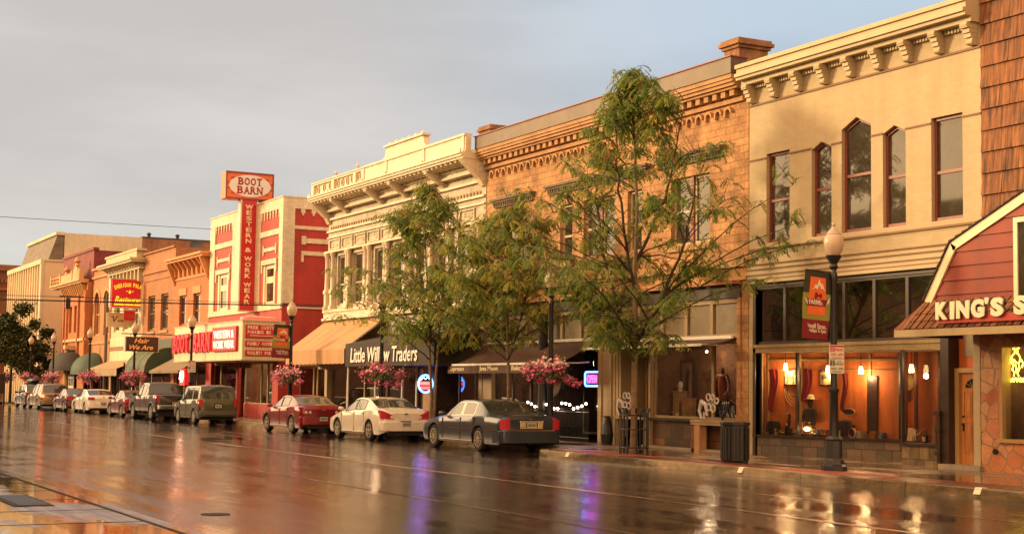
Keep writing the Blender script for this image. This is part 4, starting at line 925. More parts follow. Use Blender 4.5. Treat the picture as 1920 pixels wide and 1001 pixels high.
b6 = simple_bld('brick_building', 'tan brown brick building with tall plain parapet behind the hair salon sign', -96.3, -88.87, 10.05, brown_brick, [(-95.0, -93.3, 5.1, 7.35), (-91.9, -90.2, 5.1, 7.35)])
for a, b in ((-95.0, -93.3), (-91.9, -90.2)):
    window(b6, a, b, 5.1, 7.35, F, pm('brown_sash', (.12, .07, .04), .6), glass_dk, t=.12, rail=.5, blind=(.45, curtain))
    q = MB(); q.box(a-.1, b+.1, F-.08, F-.001, 4.95, 5.09); q.build('sill', orange_trim, b6)
q = MB(); q.box(-96.3, -88.87, F-.1, F-.001, 8.75, 8.95); q.box(-96.3, -88.87, F-.05, F-.001, 8.3, 8.38); q.box(-96.3, -88.87, F-.12, F+.3, 10.05, 10.15); q.build('string_course', brown_brick, b6)
q = MB(); q.box(-96.2, -89, F-.04, F-.001, 3.0, 4.55); q.build('green_board', pm('dark_green_board', (.05, .075, .05), .6, .2), b6)
shopfront(b6, -96.0, -89.2, .5, 3.0, F+.1, tan_m, (-94, -91.5), depth=2, back=int_brown)
aw = MB(); pts = [(F-.05, 4.0)]+[(F-.05-1.55*math.sin(math.pi/2*k/6), 2.5+1.5*math.cos(math.pi/2*k/6)) for k in range(7)]
aw.ext([(-93.9, y, z) for y, z in pts[1:]]+[(-93.9, F-.05, 2.5)], (4.6, 0, 0)); ga = aw.build('barrel_awning', awn_green, b6)
q = MB()
for x in (-93.85, -92.3, -90.8, -89.3): q.tube([(x, y-.015, z+.01) for y, z in pts[1:]], .03, 5)
q.build('awning_piping', pm('tan_piping', (.5, .4, .22), .6), ga)
b7 = simple_bld('brick_building', 'cream building with deep stepped cornice behind the red restaurant sign', -104.95, -96.32, 9.2, bank_cream, [(-104.2, -102.6, 5.3, 7.6), (-101.6, -100, 5.3, 7.6), (-98.9, -97.3, 5.3, 7.6)])
for a in (-104.2, -101.6, -98.9): window(b7, a, a+1.6, 5.3, 7.6, F, cream_panel, glass_dk, t=.12, rail=.5)
q = MB(); moulding(q, -104.9, -96.4, F, [(9.2, 9.35, .35), (9.62, 9.75, .95), (9.75, 9.9, 1.05), (10.38, 10.52, .55)]); q.box(-104.9, -96.4, F-.5, F+.1, 9.901, 10.379); q.box(-104.9, -96.4, F-.45, F-.001, 9.351, 9.619)
for k in range(12): x = -104.7+k*.72; q.ext([(x, F-.85, 9.619), (x, F-.46, 9.619), (x, F-.46, 9.36)], (.2, 0, 0))
for k in range(9): x = -104.8+k*1.0; q.box(x, x+.25, F-.3, F-.001, 8.4, 9.199)
q.build('cornice', cream_trim, b7)
q = MB(); q.box(-104.9, -96.4, F-.06, F-.001, 3.3, 4.0); q.box(-104.9, -96.4, F-.06, F-.001, 4.3, 4.9); q.build('white_panel', cream_panel, b7)
q = MB(); q.box(-104.9, -96.4, F-.05, F-.001, 4.0, 4.3); q.build('brown_strip', pm('brown_strip', (.25, .12, .06), .7), b7)
shopfront(b7, -104.6, -96.7, .5, 3.0, F+.1, dk_brown, (-102.4, -99.5), depth=2, back=int_brown)
slope_awning('awning', b7, -104.9, -96.4, 3.35, 2.75, 1.5, .45, pm('beige_canvas', (.36, .26, .16), .85, .1), MC['olive_canvas'], black_m, folds=4)
txt('awning_lettering', 'Verse', (-103.2, F-1.57, 2.55), 1.3, .3, dk_brown, b7, shear=.3, ext=.01)
txt('awning_lettering', 'V', (-96.33, F-.8, 2.9), .7, .45, dk_brown, b7, u=UY, shear=.3, ext=.01)
b8 = simple_bld('brick_building', 'orange brick building with tall round arched windows and plain frieze', -111.0, -105.0, 9.95, pm('arch_brick', (.44, .20, .085), .8, .15, .8, kind='brick', p=(.24, .085, .01, (.3, .15, .08), .4)), [(-110.3, -108.6, 5.2, 8.3), (-107.3, -105.7, 5.2, 8.3)])
for a, b in ((-110.3, -108.6), (-107.3, -105.7)):
    window(b8, a, b, 5.2, 8.3, F, orange_trim, glass_dk, t=.12, rail=.5, arch=.8, mull=1)
    q = MB(); 
    for k in range(10):
        u, v_ = math.pi*k/10, math.pi*(k+1)/10; xm = (a+b)/2; q.ext([(xm+r*math.cos(t_), F-.07, 7.5+r*math.sin(t_)) for r, t_ in ((.86, u), (.86, v_), (1.12, v_), (1.12, u))], (0, .069, 0))
    q.build('arch_moulding', orange_trim, b8)
    q = MB(); q.poly([(a, F+.001, 8.3), (a, F+.001, 7.5)]+[((a+b)/2-.85*math.cos(math.pi*k/12), F+.001, 7.5+.8*math.sin(math.pi*k/12)) for k in range(7)]); q.poly([(b, F+.001, 8.3), ((a+b)/2, F+.001, 8.3)]+[((a+b)/2+.85*math.cos(math.pi*k/12), F+.001, 7.5+.8*math.sin(math.pi*k/12)) for k in range(6, -1, -1)]); q.build('spandrel', MC['arch_brick'], b8)
q = MB(); q.box(-111, -105, F-.12, F-.001, 9.35, 9.5); q.box(-111, -105, F-.16, F+.3, 9.951, 10.1); q.box(-111, -105, F-.08, F-.001, 4.6, 4.75); q.build('string_course', orange_trim, b8)
shopfront(b8, -110.6, -105.4, .5, 4.4, F+.1, dk_brown, (-108,), depth=2, back=int_brown)
b9 = simple_bld('brick_building', 'dark red corner building with ornate orange cornice and balustrade', -121.9, -111.1, 11.55, maroon_brick, [(-121.0, -120.0, 5.4, 8.3), (-117.4, -116.4, 5.6, 7.6), (-115.6, -114.6, 5.6, 7.6)])
q = MB(); q.box(-122, -111.0, F-.08, F+.35, 11.551, 11.75); q.build('coping', maroon_brick, b9)
q = MB(); wallh(q, -119.3, -111.2, 3.0, 9.2, [(-117.4, -116.4, 5.6, 7.6), (-115.6, -114.6, 5.6, 7.6)], F-.35, .35); q.box(-119.3, -119.29, F-.35, F, 3, 9.2); q.box(-111.21, -111.2, F-.35, F, 3, 9.2)
for x in (-119.2, -118.1, -114.0, -111.6): q.box(x, x+.35, F-.5, F-.351, 3.2, 8.6)
q.build('orange_bay', orange_brick, b9)
q = MB(); moulding(q, -122.2, -111.4, F-.35, [(9.15, 9.28, .5), (9.28, 9.42, .65)], ret=False)
for k in range(12): x = -119.2+k*.66; q.ext([(x, F-.8, 9.149), (x, F-.36, 9.149), (x, F-.36, 8.3), (x, F-.45, 8.3)], (.18, 0, 0))
for x in (-122.2, -118.7, -114.4, -111.8): q.box(x, x+.3, F-.95, F-.6, 9.421, 10.15)
q.box(-118.4, -114.4, F-.9, F-.7, 9.421, 10.0); q.box(-122.0, -118.7, F-.9, F-.7, 9.9, 10.0)
for k in range(6): q.lathe((-121.6+k*.5, F-.8, 9.421), [(.1, 0), (.06, .1), (.13, .2), (.06, .4), (.1, .478)], 8)
q.ext([(-113.1+1.0*math.cos(math.pi*k/8), F-.9, 9.421+1.05*math.sin(math.pi*k/8)) for k in range(9)], (0, .2, 0))
for x in (-116.5, -112.9): q.lathe((x, F-.8, 10.0 if x < -115 else 10.45), [(.2, 0), (.12, .2), (.25, .35), (.03, .7)], 8)
q.build('cornice', pm('gilt_orange', (.55, .30, .12), .6, .2), b9)
window(b9, -121.0, -120.0, 5.4, 8.3, F, cream_panel, glass_dk, t=.12, rail=.5, arch=.5)
for a in (-117.4, -115.6): window(b9, a, a+1, 5.6, 7.6, F-.3, orange_trim, glass_dk, t=.1, rail=.5)
q = MB(); q.box(-119.3, -111.2, F-.5, F-.351, 4.9, 5.1); q.box(-122, -119.3, F-.15, F-.001, 4.9, 5.1); q.box(-115.0, -114.3, F-1.2, F-.36, 4.3, 4.6); q.lathe((-114.65, F-1.0, .15), [(.25, 0), (.2, .3), (.17, 4.1), (.28, 4.15)], 10); q.build('string_course', pm('pale_orange', (.6, .4, .22), .7), b9)
q = MB(); q.box(-119.3, -111.2, F-.45, F-.351, .15, 1.4); q.box(-122, -119.31, F-.1, F-.001, .15, 3.0); q.box(-119.3, -118.0, F-.45, F-.36, 1.401, 3); q.box(-113.4, -111.2, F-.45, F-.36, 1.401, 3); q.build('base_wall', orange_brick, b9)
window(b9, -117.2, -114.9, 1.42, 3.0, F-.5, white_p, glass_dk2, t=.14, rail=.5, mull=3, name='shop_window')
def quarter_awning(root, xa, xb, zt, zb, dy, m, y0=F-.4):
    q = MB(); n = 8; k2 = 6; P_ = {}
    for i in range(n+1):
        x = xa+(xb-xa)*i/n; s_ = math.sin(math.pi*i/n)**.45 if 0 < i < n else 0.02
        for j in range(k2+1): a = math.pi/2*j/k2; P_[i, j] = (x, y0-dy*math.sin(a)*(.35+.65*s_), zb+(zt-zb)*math.cos(a)*(.25+.75*s_))
    for i in range(n):
        for j in range(k2): q.poly([P_[i, j], P_[i+1, j], P_[i+1, j+1], P_[i, j+1]])
    for j in (k2,):
        for i in range(n): a, b = P_[i, j], P_[i+1, j]; q.poly([a, b, (b[0], b[1], b[2]-.2), (a[0], a[1], a[2]-.2)])
    return q.build('dome_awning', m, root, smooth=50)
quarter_awning(b9, -118.2, -112.6, 4.3, 2.9, 1.6, awn_dk)
quarter_awning(b8, -111.6, -107.0, 4.0, 2.6, 1.6, awn_green, F-.1)
b10 = thing('bank_building', 'large beige office block with slate mansard across the side street at far left', 'building', (-139, F+8, .15))
q = MB(); q.box(-147.6, -131.2, F+.2, F+20, .15, 12.15); q.build('wall', bank_beige, b10)
q = MB()
for k in range(15): x = -147.5+k*1.12; q.box(x, x+.26, F-.05, F+.19, .15, 11.9)
q.box(-147.7, -131.1, F-.1, F+.19, 11.901, 12.3); q.box(-131.6, -131.12, F-.05, F+.19, .15, 11.9); q.box(-131.6, -131.1, F+.191, F+20, 12.151, 12.3); q.build('front_fin', bank_cream, b10)
for k in range(14):
    for za, zb in ((7.4, 9.2), (4.0, 6.2)):
        x = -147.2+k*1.12; q = MB(); q.box(x, x+.8, F+.17, F+.196, za, zb); q.build('window', pm('bank_window', (.35, .26, .16), .3, .2), b10)
q = MB(); q.ext([(-146.5, F+.8, 12.301), (-146.5, F+1.55, 14.6), (-146.5, F+2.1, 14.6), (-146.5, F+2.1, 12.301)], (13.7, 0, 0)); q.build('mansard', pm('mansard_slate', (.14, .105, .07), .7, .25, .5, kind='brick', p=(.5, .3, .02, (.09, .07, .05), .7)), b10)
q = MB(); q.box(-146.6, -132.7, F+1.4, F+2.15, 14.601, 14.86); q.build('mansard_trim', bank_cream, b10)
q = MB(); q.box(-147, -132.75, F+2.16, F+8.9, 12.301, 14.8); q.build('upper_wall', bank_cream, b10)
b10b = thing('warehouse_building', 'tall plain brick wall rising over the roofs behind the orange buildings', 'building', (-140, F+15, .15))
q = MB(); q.box(-147, -132.72, F+8.92, F+19, 12.31, 14.75); q.build('wall', pm('old_brick', (.33, .15, .075), .85, .25, .5, kind='brick', p=(.24, .085, .01, (.25, .15, .1), .5), streak=.3), b10b)
q = MB(); q.box(-147, -132.7, F+8.9, F+19.1, 14.751, 14.9)
for y in (F+9.8, F+12.4): q.lathe((-134, y, 14.9), [(.15, 0), (.15, .3), (.25, .35), (.1, .5)], 8)
q.build('coping', roof_m, b10b)
b11 = thing('brick_building', 'dark brown brick building with arched window at the left edge behind the leafy tree', 'building', (-170, F+3, .15))
q = MB(); q.box(-182, -160, F-2, F+14, .15, 13.6); q.build('wall', pm('far_brown_brick', (.17, .065, .03), .85, .2, .5), b11)
q = MB(); q.box(-160, -159.6, F-2.1, F+14, 13.2, 13.8); q.box(-160, -159.7, F-2, F+14, 11.2, 11.45)
for k in range(40): q.box(-160, -159.7, F-1.9+k*.4, F-1.7+k*.4, 12.0, 12.3)
q.build('cornice', pm('far_brown_trim', (.22, .09, .045), .8, .2), b11)
for y in (F-.5, F+1.9):
    q = MB(); q.ext([(-159.99, y, 8.0), (-159.99, y+1.3, 8.0), (-159.99, y+1.3, 9.8)]+[(-159.99, y+.65+.65*math.cos(math.pi*k/8), 9.8+.65*math.sin(math.pi*k/8)) for k in range(1, 9)], (.03, 0, 0)); q.build('window', glass_dk2, b11)

# ================================================================= hanging signs of the row
sg = thing('restaurant_sign', 'red board with yellow lettering Sheridan Palace Restaurant jutting from the cream building', 'sign', (-97.2, 23.5, 6.7))
yel = emis('yellow_letters_glow', (.95, .85, .05), .35)  # slight glow added to brighten the shaded lettering
q = MB(); q.box(-97.5, -97.0, 22.35, 24.62, 6.72, 8.5); sb_ = q.build('sign_box', emis('red_face_glow', (.50, .010, .015), .22), sg)  # red face gets a faint added glow as well
q = MB(); q.box(-97.55, -97.2, 22.28, 22.349, 6.68, 8.54); q.box(-97.55, -96.97, 22.28, 24.66, 8.501, 8.55); q.box(-97.55, -96.97, 22.28, 24.66, 6.66, 6.719); q.build('sign_edge', MC['pale_metal_edge'], sb_)
arc = 'SHERIDAN PALACE'
for i, ch in enumerate(arc):
    if ch == ' ': continue
    t_ = (i-(len(arc)-1)/2)/((len(arc)-1)/2); a = -t_*.34
    txt('letter', ch, (-96.99, 23.49+t_*.95, 8.16-.20*t_*t_), .11 if ch != 'I' else .035, .26, yel, sb_, u=UY*math.cos(a)+UZ*math.sin(a), v=UZ*math.cos(a)-UY*math.sin(a), ext=.01, bold=.02)
txt('lettering', 'Restaurant', (-96.99, 23.5, 7.20), 1.95, .42, yel, sb_, u=UY, shear=.35, ext=.01, bold=.03)
q = MB(); q.ball((-96.99, 23.49, 7.68), (.01, .09, .08), 10); q.ball((-96.99, 23.30, 7.74), (.01, .05, .03), 8); q.ball((-96.99, 23.68, 7.74), (.01, .05, .03), 8); q.box(-97.0, -96.985, 23.47, 23.51, 7.75, 7.85)
for a, b in ((22.5, 23.15), (23.2, 23.75), (23.8, 24.5)): q.box(-97.0, -96.985, a, b, 6.83, 6.92)
q.build('ornament', yel, sb_)
q = MB(); q.tube([(-97.1, 24.6, 8.4), (-97.1, F+1.2, 8.5)], .03, 6); q.tube([(-97.1, 24.62, 8.5), (-97.1, F+1.0, 6.7)], .03, 6); q.build('bracket', black_m, sg)
so_ = thing('open_sign', 'small red open board hung beneath the red restaurant sign', 'sign', (-96.9, 23.45, 5.85))
q = MB(); q.box(-97.0, -96.85, 23.12, 23.84, 5.86, 6.5); o_ = q.build('board', sign_red, so_); q = MB(); q.box(-96.99, -96.86, 23.1, 23.86, 6.5, 6.6); q.build('top_rail', MC['pale_metal_edge'], o_)
txt('lettering', 'OPEN', (-96.845, 23.48, 6.12), .52, .2, pm('dull_orange', (.5, .12, .05), .5), o_, u=UY, ext=.01)
vs_ = thing('boutique_sign', 'cream board with scripted V lettering beneath the restaurant sign', 'sign', (-98, 23.2, 5.4))
q = MB(); q.box(-98.1, -98.0, 22.3, 24.1, 5.45, 6.38); vb = q.build('board', pm('cream_board', (.68, .55, .33), .6, .06), vs_)
txt('lettering', 'V', (-97.99, 22.85, 5.97), .34, .4, dk_brown, vb, u=UY, shear=.3, ext=.008); txt('lettering', 'erse', (-97.99, 23.2, 5.86), .36, .12, dk_brown, vb, u=UY, shear=.3, ext=.008); txt('lettering', '“', (-97.99, 22.62, 6.12), .12, .1, dk_brown, vb, u=UY, ext=.008)
q = MB(); q.tube([(-98.05, 22.3, 6.5), (-98.05, F, 6.5)], .025, 6); q.build('bracket', black_m, vs_)
hs = thing('salon_sign', 'dark brown Hair We Are board hanging from a thin iron arm', 'sign', (-84, 21.2, 3.6))
q = MB(); q.box(-84.3, -84.0, 20.22, 22.03, 3.60, 4.42); hb = q.build('board', pm('dark_maroon', (.06, .014, .014), .4, .1), hs, bevel=.03)
q = MB(); q.box(-84.32, -83.97, 20.16, 20.219, 3.57, 4.45); q.box(-84.32, -83.97, 22.031, 22.07, 3.57, 4.45); q.build('board_edge', MC['pale_metal_edge'], hb)
for s_, z, w_ in (('Hair', 4.2, .85), ('We Are', 3.83, 1.35)): txt('lettering', s_, (-83.985, 21.1 if s_ == 'Hair' else 21.08, z), w_, .27, pm('gold_letters', (.95, .55, .16), .5), hb, u=UY, shear=.3, ext=.008, bold=.02)
q = MB(); q.tube([(-84.15, 20.0, 4.58), (-84.15, F-.05, 4.58)], .03, 6); q.tube([(-84.15, 20.5, 4.42), (-84.15, 20.5, 4.58)], .015, 5); q.tube([(-84.15, 21.8, 4.42), (-84.15, 21.8, 4.58)], .015, 5); q.build('iron_arm', black_m, hs)
ns = thing('neon_sign', 'glowing red and white neon window sign low beside the pickup truck', 'neon sign', (-86.6, F-.02, 2.4))
q = MB(); q.box(-87.1, -86.1, F-.04, F+.02, 1.75, 2.75); q.build('red_back', emis('neon_red', (1.0, .03, .02), 1.6), ns)
q = MB(); q.tube([(-86.9, F-.07, 2.1), (-86.7, F-.07, 2.55), (-86.5, F-.07, 2.2), (-86.35, F-.07, 2.55), (-86.3, F-.07, 2.2), (-86.6, F-.07, 1.95)], .05, 6); q.build('white_tube', emis('neon_white', (1.0, .75, .5), 6), ns)
dsh = thing('satellite_dish', 'grey satellite dish on the roof behind the orange bracket cornice', 'dish', (-94.5, 27, 9.65))
q = MB(); q.tube([(-94.5, 27, 9.65), (-94.5, 27, 10.4)], .05, 6); q.build('mast', black_m, dsh)
q = MB(); q.add([(-94.4+.12*(r*r), 27+.45*r*math.cos(6.283*j/16), 10.65+.45*r*math.sin(6.283*j/16)) for r in (.02, .35, .7, 1) for j in range(16)], [(i*16+j, i*16+(j+1) % 16, (i+1)*16+(j+1) % 16, (i+1)*16+j) for i in range(3) for j in range(16)]); q.build('dish_bowl', pm('dish_grey', (.12, .12, .13), .5), dsh)
q = MB(); q.box(-93.2, -91.0, F+1.0, F+2.2, 9.3, 9.42)
rp = tag(q.build('roof_unit', pm('grey_metal_sheet', (.4, .42, .5), .4)), 'pale grey metal slab on the roof beside the satellite dish', 'roof unit')

# ================================================================= cables and the signal
def cable(pts, r, lab):
    q = MB(); q.tube(pts, r, 5); return tag(q.build('cable', black_m), lab, 'cable')
def sag(a, b, s_, n=14): return [(a[0]+(b[0]-a[0])*i/n, a[1]+(b[1]-a[1])*i/n, a[2]+(b[2]-a[2])*i/n-s_*math.sin(math.pi*i/n)) for i in range(n+1)]
cable(sag((-63.4, F, 5.38), (-63.4, -3, 4.98), .06), .030, 'thick black cable crossing the street in front of the red store')
cable(sag((-63.45, F, 5.44), (-63.45, -3, 5.22), .03), .012, 'thin black wire running just above the thick cable across the street')
cable(sag((-81.5, F, 10.46), (-81.5, -3, 10.44), .05), .015, 'single thin wire high across the grey sky from the red store corner')
tsn = thing('traffic_signal', 'black traffic signal seen from behind against the dark red corner building', 'traffic signal', (-112, 22.6, 7.2))
q = MB(); q.box(-112.2, -111.9, 22.45, 22.8, 7.2, 7.98); q.build('housing', black_m, tsn, bevel=.03)
q = MB(); q.tube([(-112.05, 22.62, 7.98), (-112.05, 22.62, 8.12)], .04, 6); q.tube([(-112.05, 22.0, 8.12), (-112.05, F-.2, 8.12)], .05, 6); q.build('bracket', black_m, tsn)
for i in range(3):
    q = MB(); q.lathe((-111.92, 22.62, 7.33+i*.25), [(.1, 0), (.11, .12)], 10, axis='x'); q.build('visor', black_m, tsn)
q = MB(); q.tube([(-105.3, F-.25, .15), (-105.3, F-.25, 8.1)], .11, 8); tag(q.build('utility_pole', pm('grey_pole', (.12, .10, .08), .8, .2)), 'plain grey pole standing against the arched orange building', 'pole')

# ================================================================= street lamps with flower baskets
globe_m = pm('frosted_globe', (.55, .42, .30), .25, .05); globe_top = pm('globe_cap', (.45, .36, .28), .3)
def make_lamp():
    r_ = thing('street_lamp', 'x', 'street lamp', (0, 0, 0), 'street lamps along the kerb')
    q = MB(); q.lathe((0, 0, 0), [(.27, 0), (.27, .10), (.22, .14), (.20, .22), (.17, .26), (.17, .62), (.19, .66), (.15, .72)], 8); q.build('base', black_m, r_)
    q = MB(); q.lathe((0, 0, .72), [(.10, 0), (.085, .9), (.11, .93), (.11, .99), (.075, 1.02), (.065, 3.25), (.08, 3.3), (.08, 3.4), (.06, 3.45), (.06, 3.5)], 12); q.build('pole', black_m, r_, smooth=40)
    q = MB(); q.lathe((0, 0, 4.22), [(.06, 0), (.10, .06), (.07, .12), (.16, .26), (.17, .30)], 12); q.build('collar', black_m, r_, smooth=40)
    q = MB(); q.lathe((0, 0, 4.52), [(.12, 0), (.19, .12), (.215, .26), (.20, .38), (.15, .45)], 16); q.build('globe', globe_m, r_, smooth=60)
    q = MB(); q.lathe((0, 0, 4.97), [(.16, 0), (.12, .06), (.05, .13), (.03, .17), (.045, .20), (.01, .26)], 12); q.build('globe_cap', globe_top, r_, smooth=40)
    return r_
L0 = make_lamp(); L0.location = (-24.7, 20.81, .15); L0['label'] = 'nearest black street lamp, standing before the orange lit shop window'
LA = [(-37.86, 'black street lamp carrying the nearest pink basket before the stone building'), (-50.37, 'street lamp behind the left tree, its basket above the white sedan'), (-60.1, 'black street lamp with the farmers banner left of the tan awning'),
      (-75.06, 'black street lamp in front of the Boot Barn canopy letters'), (-86.8, 'street lamp standing behind the Hair We Are board'), (-98.5, 'street lamp in front of the plain beige awning'), (-110.25, 'street lamp against the bare beige bank wall'), (-119.0, 'farthest street lamp, half hidden by the leafy tree at left')]
for x, lab in LA: place(L0, (x, 21.4, .2), lab)
pinks = [pm('petal_%s' % n, c_, .7, .2, 30) for n, c_ in (('magenta', (.58, .06, .20)), ('pink', (.74, .22, .36)), ('pale', (.82, .55, .55)))]
leaf_g = pm('basket_leaf', (.07, .10, .03), .7, .3, 20)
def make_basket(seed, wid, mix, n=650):
    rg = random.Random(seed); r_ = thing('flower_basket', 'x', 'flower basket', (0, 0, 0), 'hanging baskets of pink petunias')
    q = MB(); q.lathe((0, 0, -.28), [(.08, 0), (.22, .08), (.30, .28)], 12); q.tube([(-.7, 0, 0), (.7, 0, 0)], .02, 6); q.build('basket_bowl', black_m, r_)
    fl_, lf = MB(), MB()
    cl = [(rg.uniform(-.85, .85)*wid, rg.uniform(-.3, .2), rg.uniform(.13, .30)) for _ in range(10)]; cl = [(cx, cy, .14-.26*(abs(cx)/wid)**1.6+rg.uniform(-.09, .07), cr) for cx, cy, cr in cl]
    cl += [(rg.uniform(-1, 1)*wid*.9, rg.uniform(-.3, .1), rg.uniform(-.42, -.22), .10) for _ in range(5)]
    for i in range(n):
        cx, cy, cz, cr = cl[rg.randrange(len(cl))] if rg.random() < .82 else (0, 0, .05, .34)
        x = cx+rg.gauss(0, cr*.55)*1.25; y = cy+cx*.35+rg.gauss(0, cr*.6); z = cz+rg.gauss(0, cr*.5)
        s_ = rg.uniform(.022, .052); n_ = Vector((rg.uniform(-.3, 1), rg.uniform(-1, .2), rg.uniform(-.3, .9))).normalized(); u = n_.orthogonal().normalized(); v_ = n_.cross(u)
        m_ = 0 if rg.random() < .5 else 1
        if mix and z > .06 and rg.random() < mix: m_ = 2
        if rg.random() < .70: fl_.poly([Vector((x, y, z))+u*s_*math.cos(6.283*k/5)*(1.1)+v_*s_*math.sin(6.283*k/5) for k in range(5)], m_)
        else: lf.poly([Vector((x, y, z))+u*s_*1.6, Vector((x, y, z))+v_*s_*.6, Vector((x, y, z))-u*s_*1.6, Vector((x, y, z))-v_*s_*.6])
    for k in range(9):
        a = rg.uniform(0, 6.28); x, y = .3*wid*math.cos(a), .2*math.sin(a); lf.tube([(x, y, 0), (x*2.2, y*1.5, -.12), (x*2.6+rg.uniform(-.05, .05), y*1.7, -.38-rg.random()*.2)], .008, 3)
    for i in range(int(n*.45)):
        a = rg.uniform(0, 6.283); rr = rg.random()*.9; x = wid*rr*math.cos(a); y = .38*rr*math.sin(a); z = rg.uniform(-.30, .12)*(1-rr*.5)-.05; c_ = Vector((x, y, z))
        u = Vector((rg.uniform(-1, 1), rg.uniform(-1, 1), rg.uniform(-1, 1))).normalized(); v_ = u.orthogonal().normalized()
        lf.poly([c_+u*.06, c_+v_*.025, c_-u*.06, c_-v_*.025])
    fl_.build('flowers', pinks, r_); lf.build('foliage', leaf_g, r_); return r_
k1 = make_basket(1, 1.0, .75, 2000); k1.location = (-37.86, 21.35, 2.35); k1['label'] = 'largest flower basket, pale pink on top, right of the dark sedan'
k2 = make_basket(2, .95, .2, 1600); k2.location = (-50.37, 21.35, 2.27); k2['label'] = 'bright pink flower basket above the white sedan'
k3 = make_basket(3, .88, .55, 1200); k3.location = (-60.1, 21.35, 2.22); k3['label'] = 'mixed white and pink flower basket above the red sedan'
k4 = make_basket(4, .9, .0, 900); k4.location = (-86.8, 21.35, 2.2); k4['label'] = 'deep magenta flower basket below the Hair We Are board'
place(k4, (-98.5, 21.35, 2.2), 'magenta flower basket in front of the beige awning'); place(k3, (-110.25, 21.35, 2.22), 'pink flower basket in front of the beige bank wall'); place(k2, (-119.5, 21.35, 2.2), 'pink flower basket above the roof box of the farthest car'); place(k4, (-129, 21.35, 2.2), 'flower basket cut by the left edge of the view')
# banners
bn_or = pm('banner_orange', (.72, .15, .03), .7, .1); bn_gr = pm('banner_olive', (.26, .26, .05), .7, .1); bn_dk = pm('banner_dark', (.035, .035, .02), .7, .1); bn_red = pm('banner_red', (.20, .012, .018), .7, .1); bn_w = pm('banner_white', (.75, .70, .60), .7, .05)
def banner(x, yc, z0_, z1_, w_, lab, tilt):
    r_ = thing('banner', lab, 'banner', (x, yc, z0_)); H = z1_-z0_
    u = Vector((-math.sin(tilt), math.cos(tilt), -.05)); u.normalize(); v = Vector((0, .07, 1)).normalized(); nn = u.cross(v); c = Vector((x, yc, (z0_+z1_)/2))
    P = lambda a, b, d=0: c+u*(a*w_/2)+v*(b*H/2)+nn*(d+.02*math.sin(a*2+b*3))
    cl = MB()
    def patch(a0, a1, b0_, b1_, m, d, n=6):
        for i in range(n):
            for j in range(n):
                aa, ab_ = a0+(a1-a0)*i/n, a0+(a1-a0)*(i+1)/n; ba, bb = b0_+(b1_-b0_)*j/n, b0_+(b1_-b0_)*(j+1)/n
                cl.poly([P(aa, ba, d), P(ab_, ba, d), P(ab_, bb, d), P(aa, bb, d)], m)
    patch(-1, 1, .35, 1, 2, 0); patch(-1, 1, -.42, .35, 1, 0); patch(-1, 1, -1, -.42, 3, 0); patch(-.6, .62, -.28, .82, 0, .006); patch(-.72, .74, -.02, .18, 3, .012)
    cl.build('cloth', [bn_or, bn_gr, bn_dk, bn_red], r_)
    mk = MB()
    mk.poly([P(a, b, .014) for a, b in ((-.5, .42), (-.32, .5), (-.2, .62), (-.08, .58), (.06, .78), (.2, .62), (.32, .66), (.52, .42), (.36, .5), (.22, .48), (.08, .6), (-.06, .46), (-.2, .5))])
    mk.poly([P(a, b, .014) for a, b in ((-.95, .2), (-.8, .12), (-.62, -.02), (-.7, .14))]); mk.poly([P(a, b, .014) for a, b in ((.98, .3), (.7, .12), (.64, -.02), (.86, .1))]); mk.build('mountain_mark', bn_w, r_)
    tr_ = MB(); tr_.poly([P(a, b, .016) for a, b in ((-.2, .25), (-.2, .38), (-.05, .38), (0, .31), (.3, .36), (.3, .25))]); tr_.poly([P(-.12+.1*math.cos(k), .25+.06*math.sin(k), .017) for k in [6.283*j/10 for j in range(10)]]); tr_.poly([P(.22+.07*math.cos(k), .25+.045*math.sin(k), .017) for k in [6.283*j/10 for j in range(10)]]); tr_.build('tractor_mark', bn_red, r_)
    txt('banner_lettering', 'FARMERS', P(0, .085, .02), w_*.62, H*.075, bn_w, r_, u=u, v=v, ext=.003, bold=.02)
    txt('banner_lettering', 'Grinnell Street', P(0, -.60, .012), w_*.88, H*.075, bn_w, r_, u=u, v=v, ext=.003, bold=.01); txt('banner_lettering', 'Thursdays 5-7pm', P(0, -.75, .012), w_*.84, H*.07, bn_w, r_, u=u, v=v, ext=.003, bold=.01)
    a = MB(); a.tube([P(-1.02, 1), P(1.25, 1.03)], .015, 6); a.tube([P(-1.02, -1), P(1.25, -1)], .012, 6); a.build('banner_rod', black_m, r_)
banner(-24.72, 20.36, 2.88, 4.32, .74, 'large farmers banner for Grinnell Street on the nearest lamp post', .05)
banner(-60.1, 20.98, 2.95, 4.32, .80, 'smaller farmers banner on the lamp post beside the red store', .02)
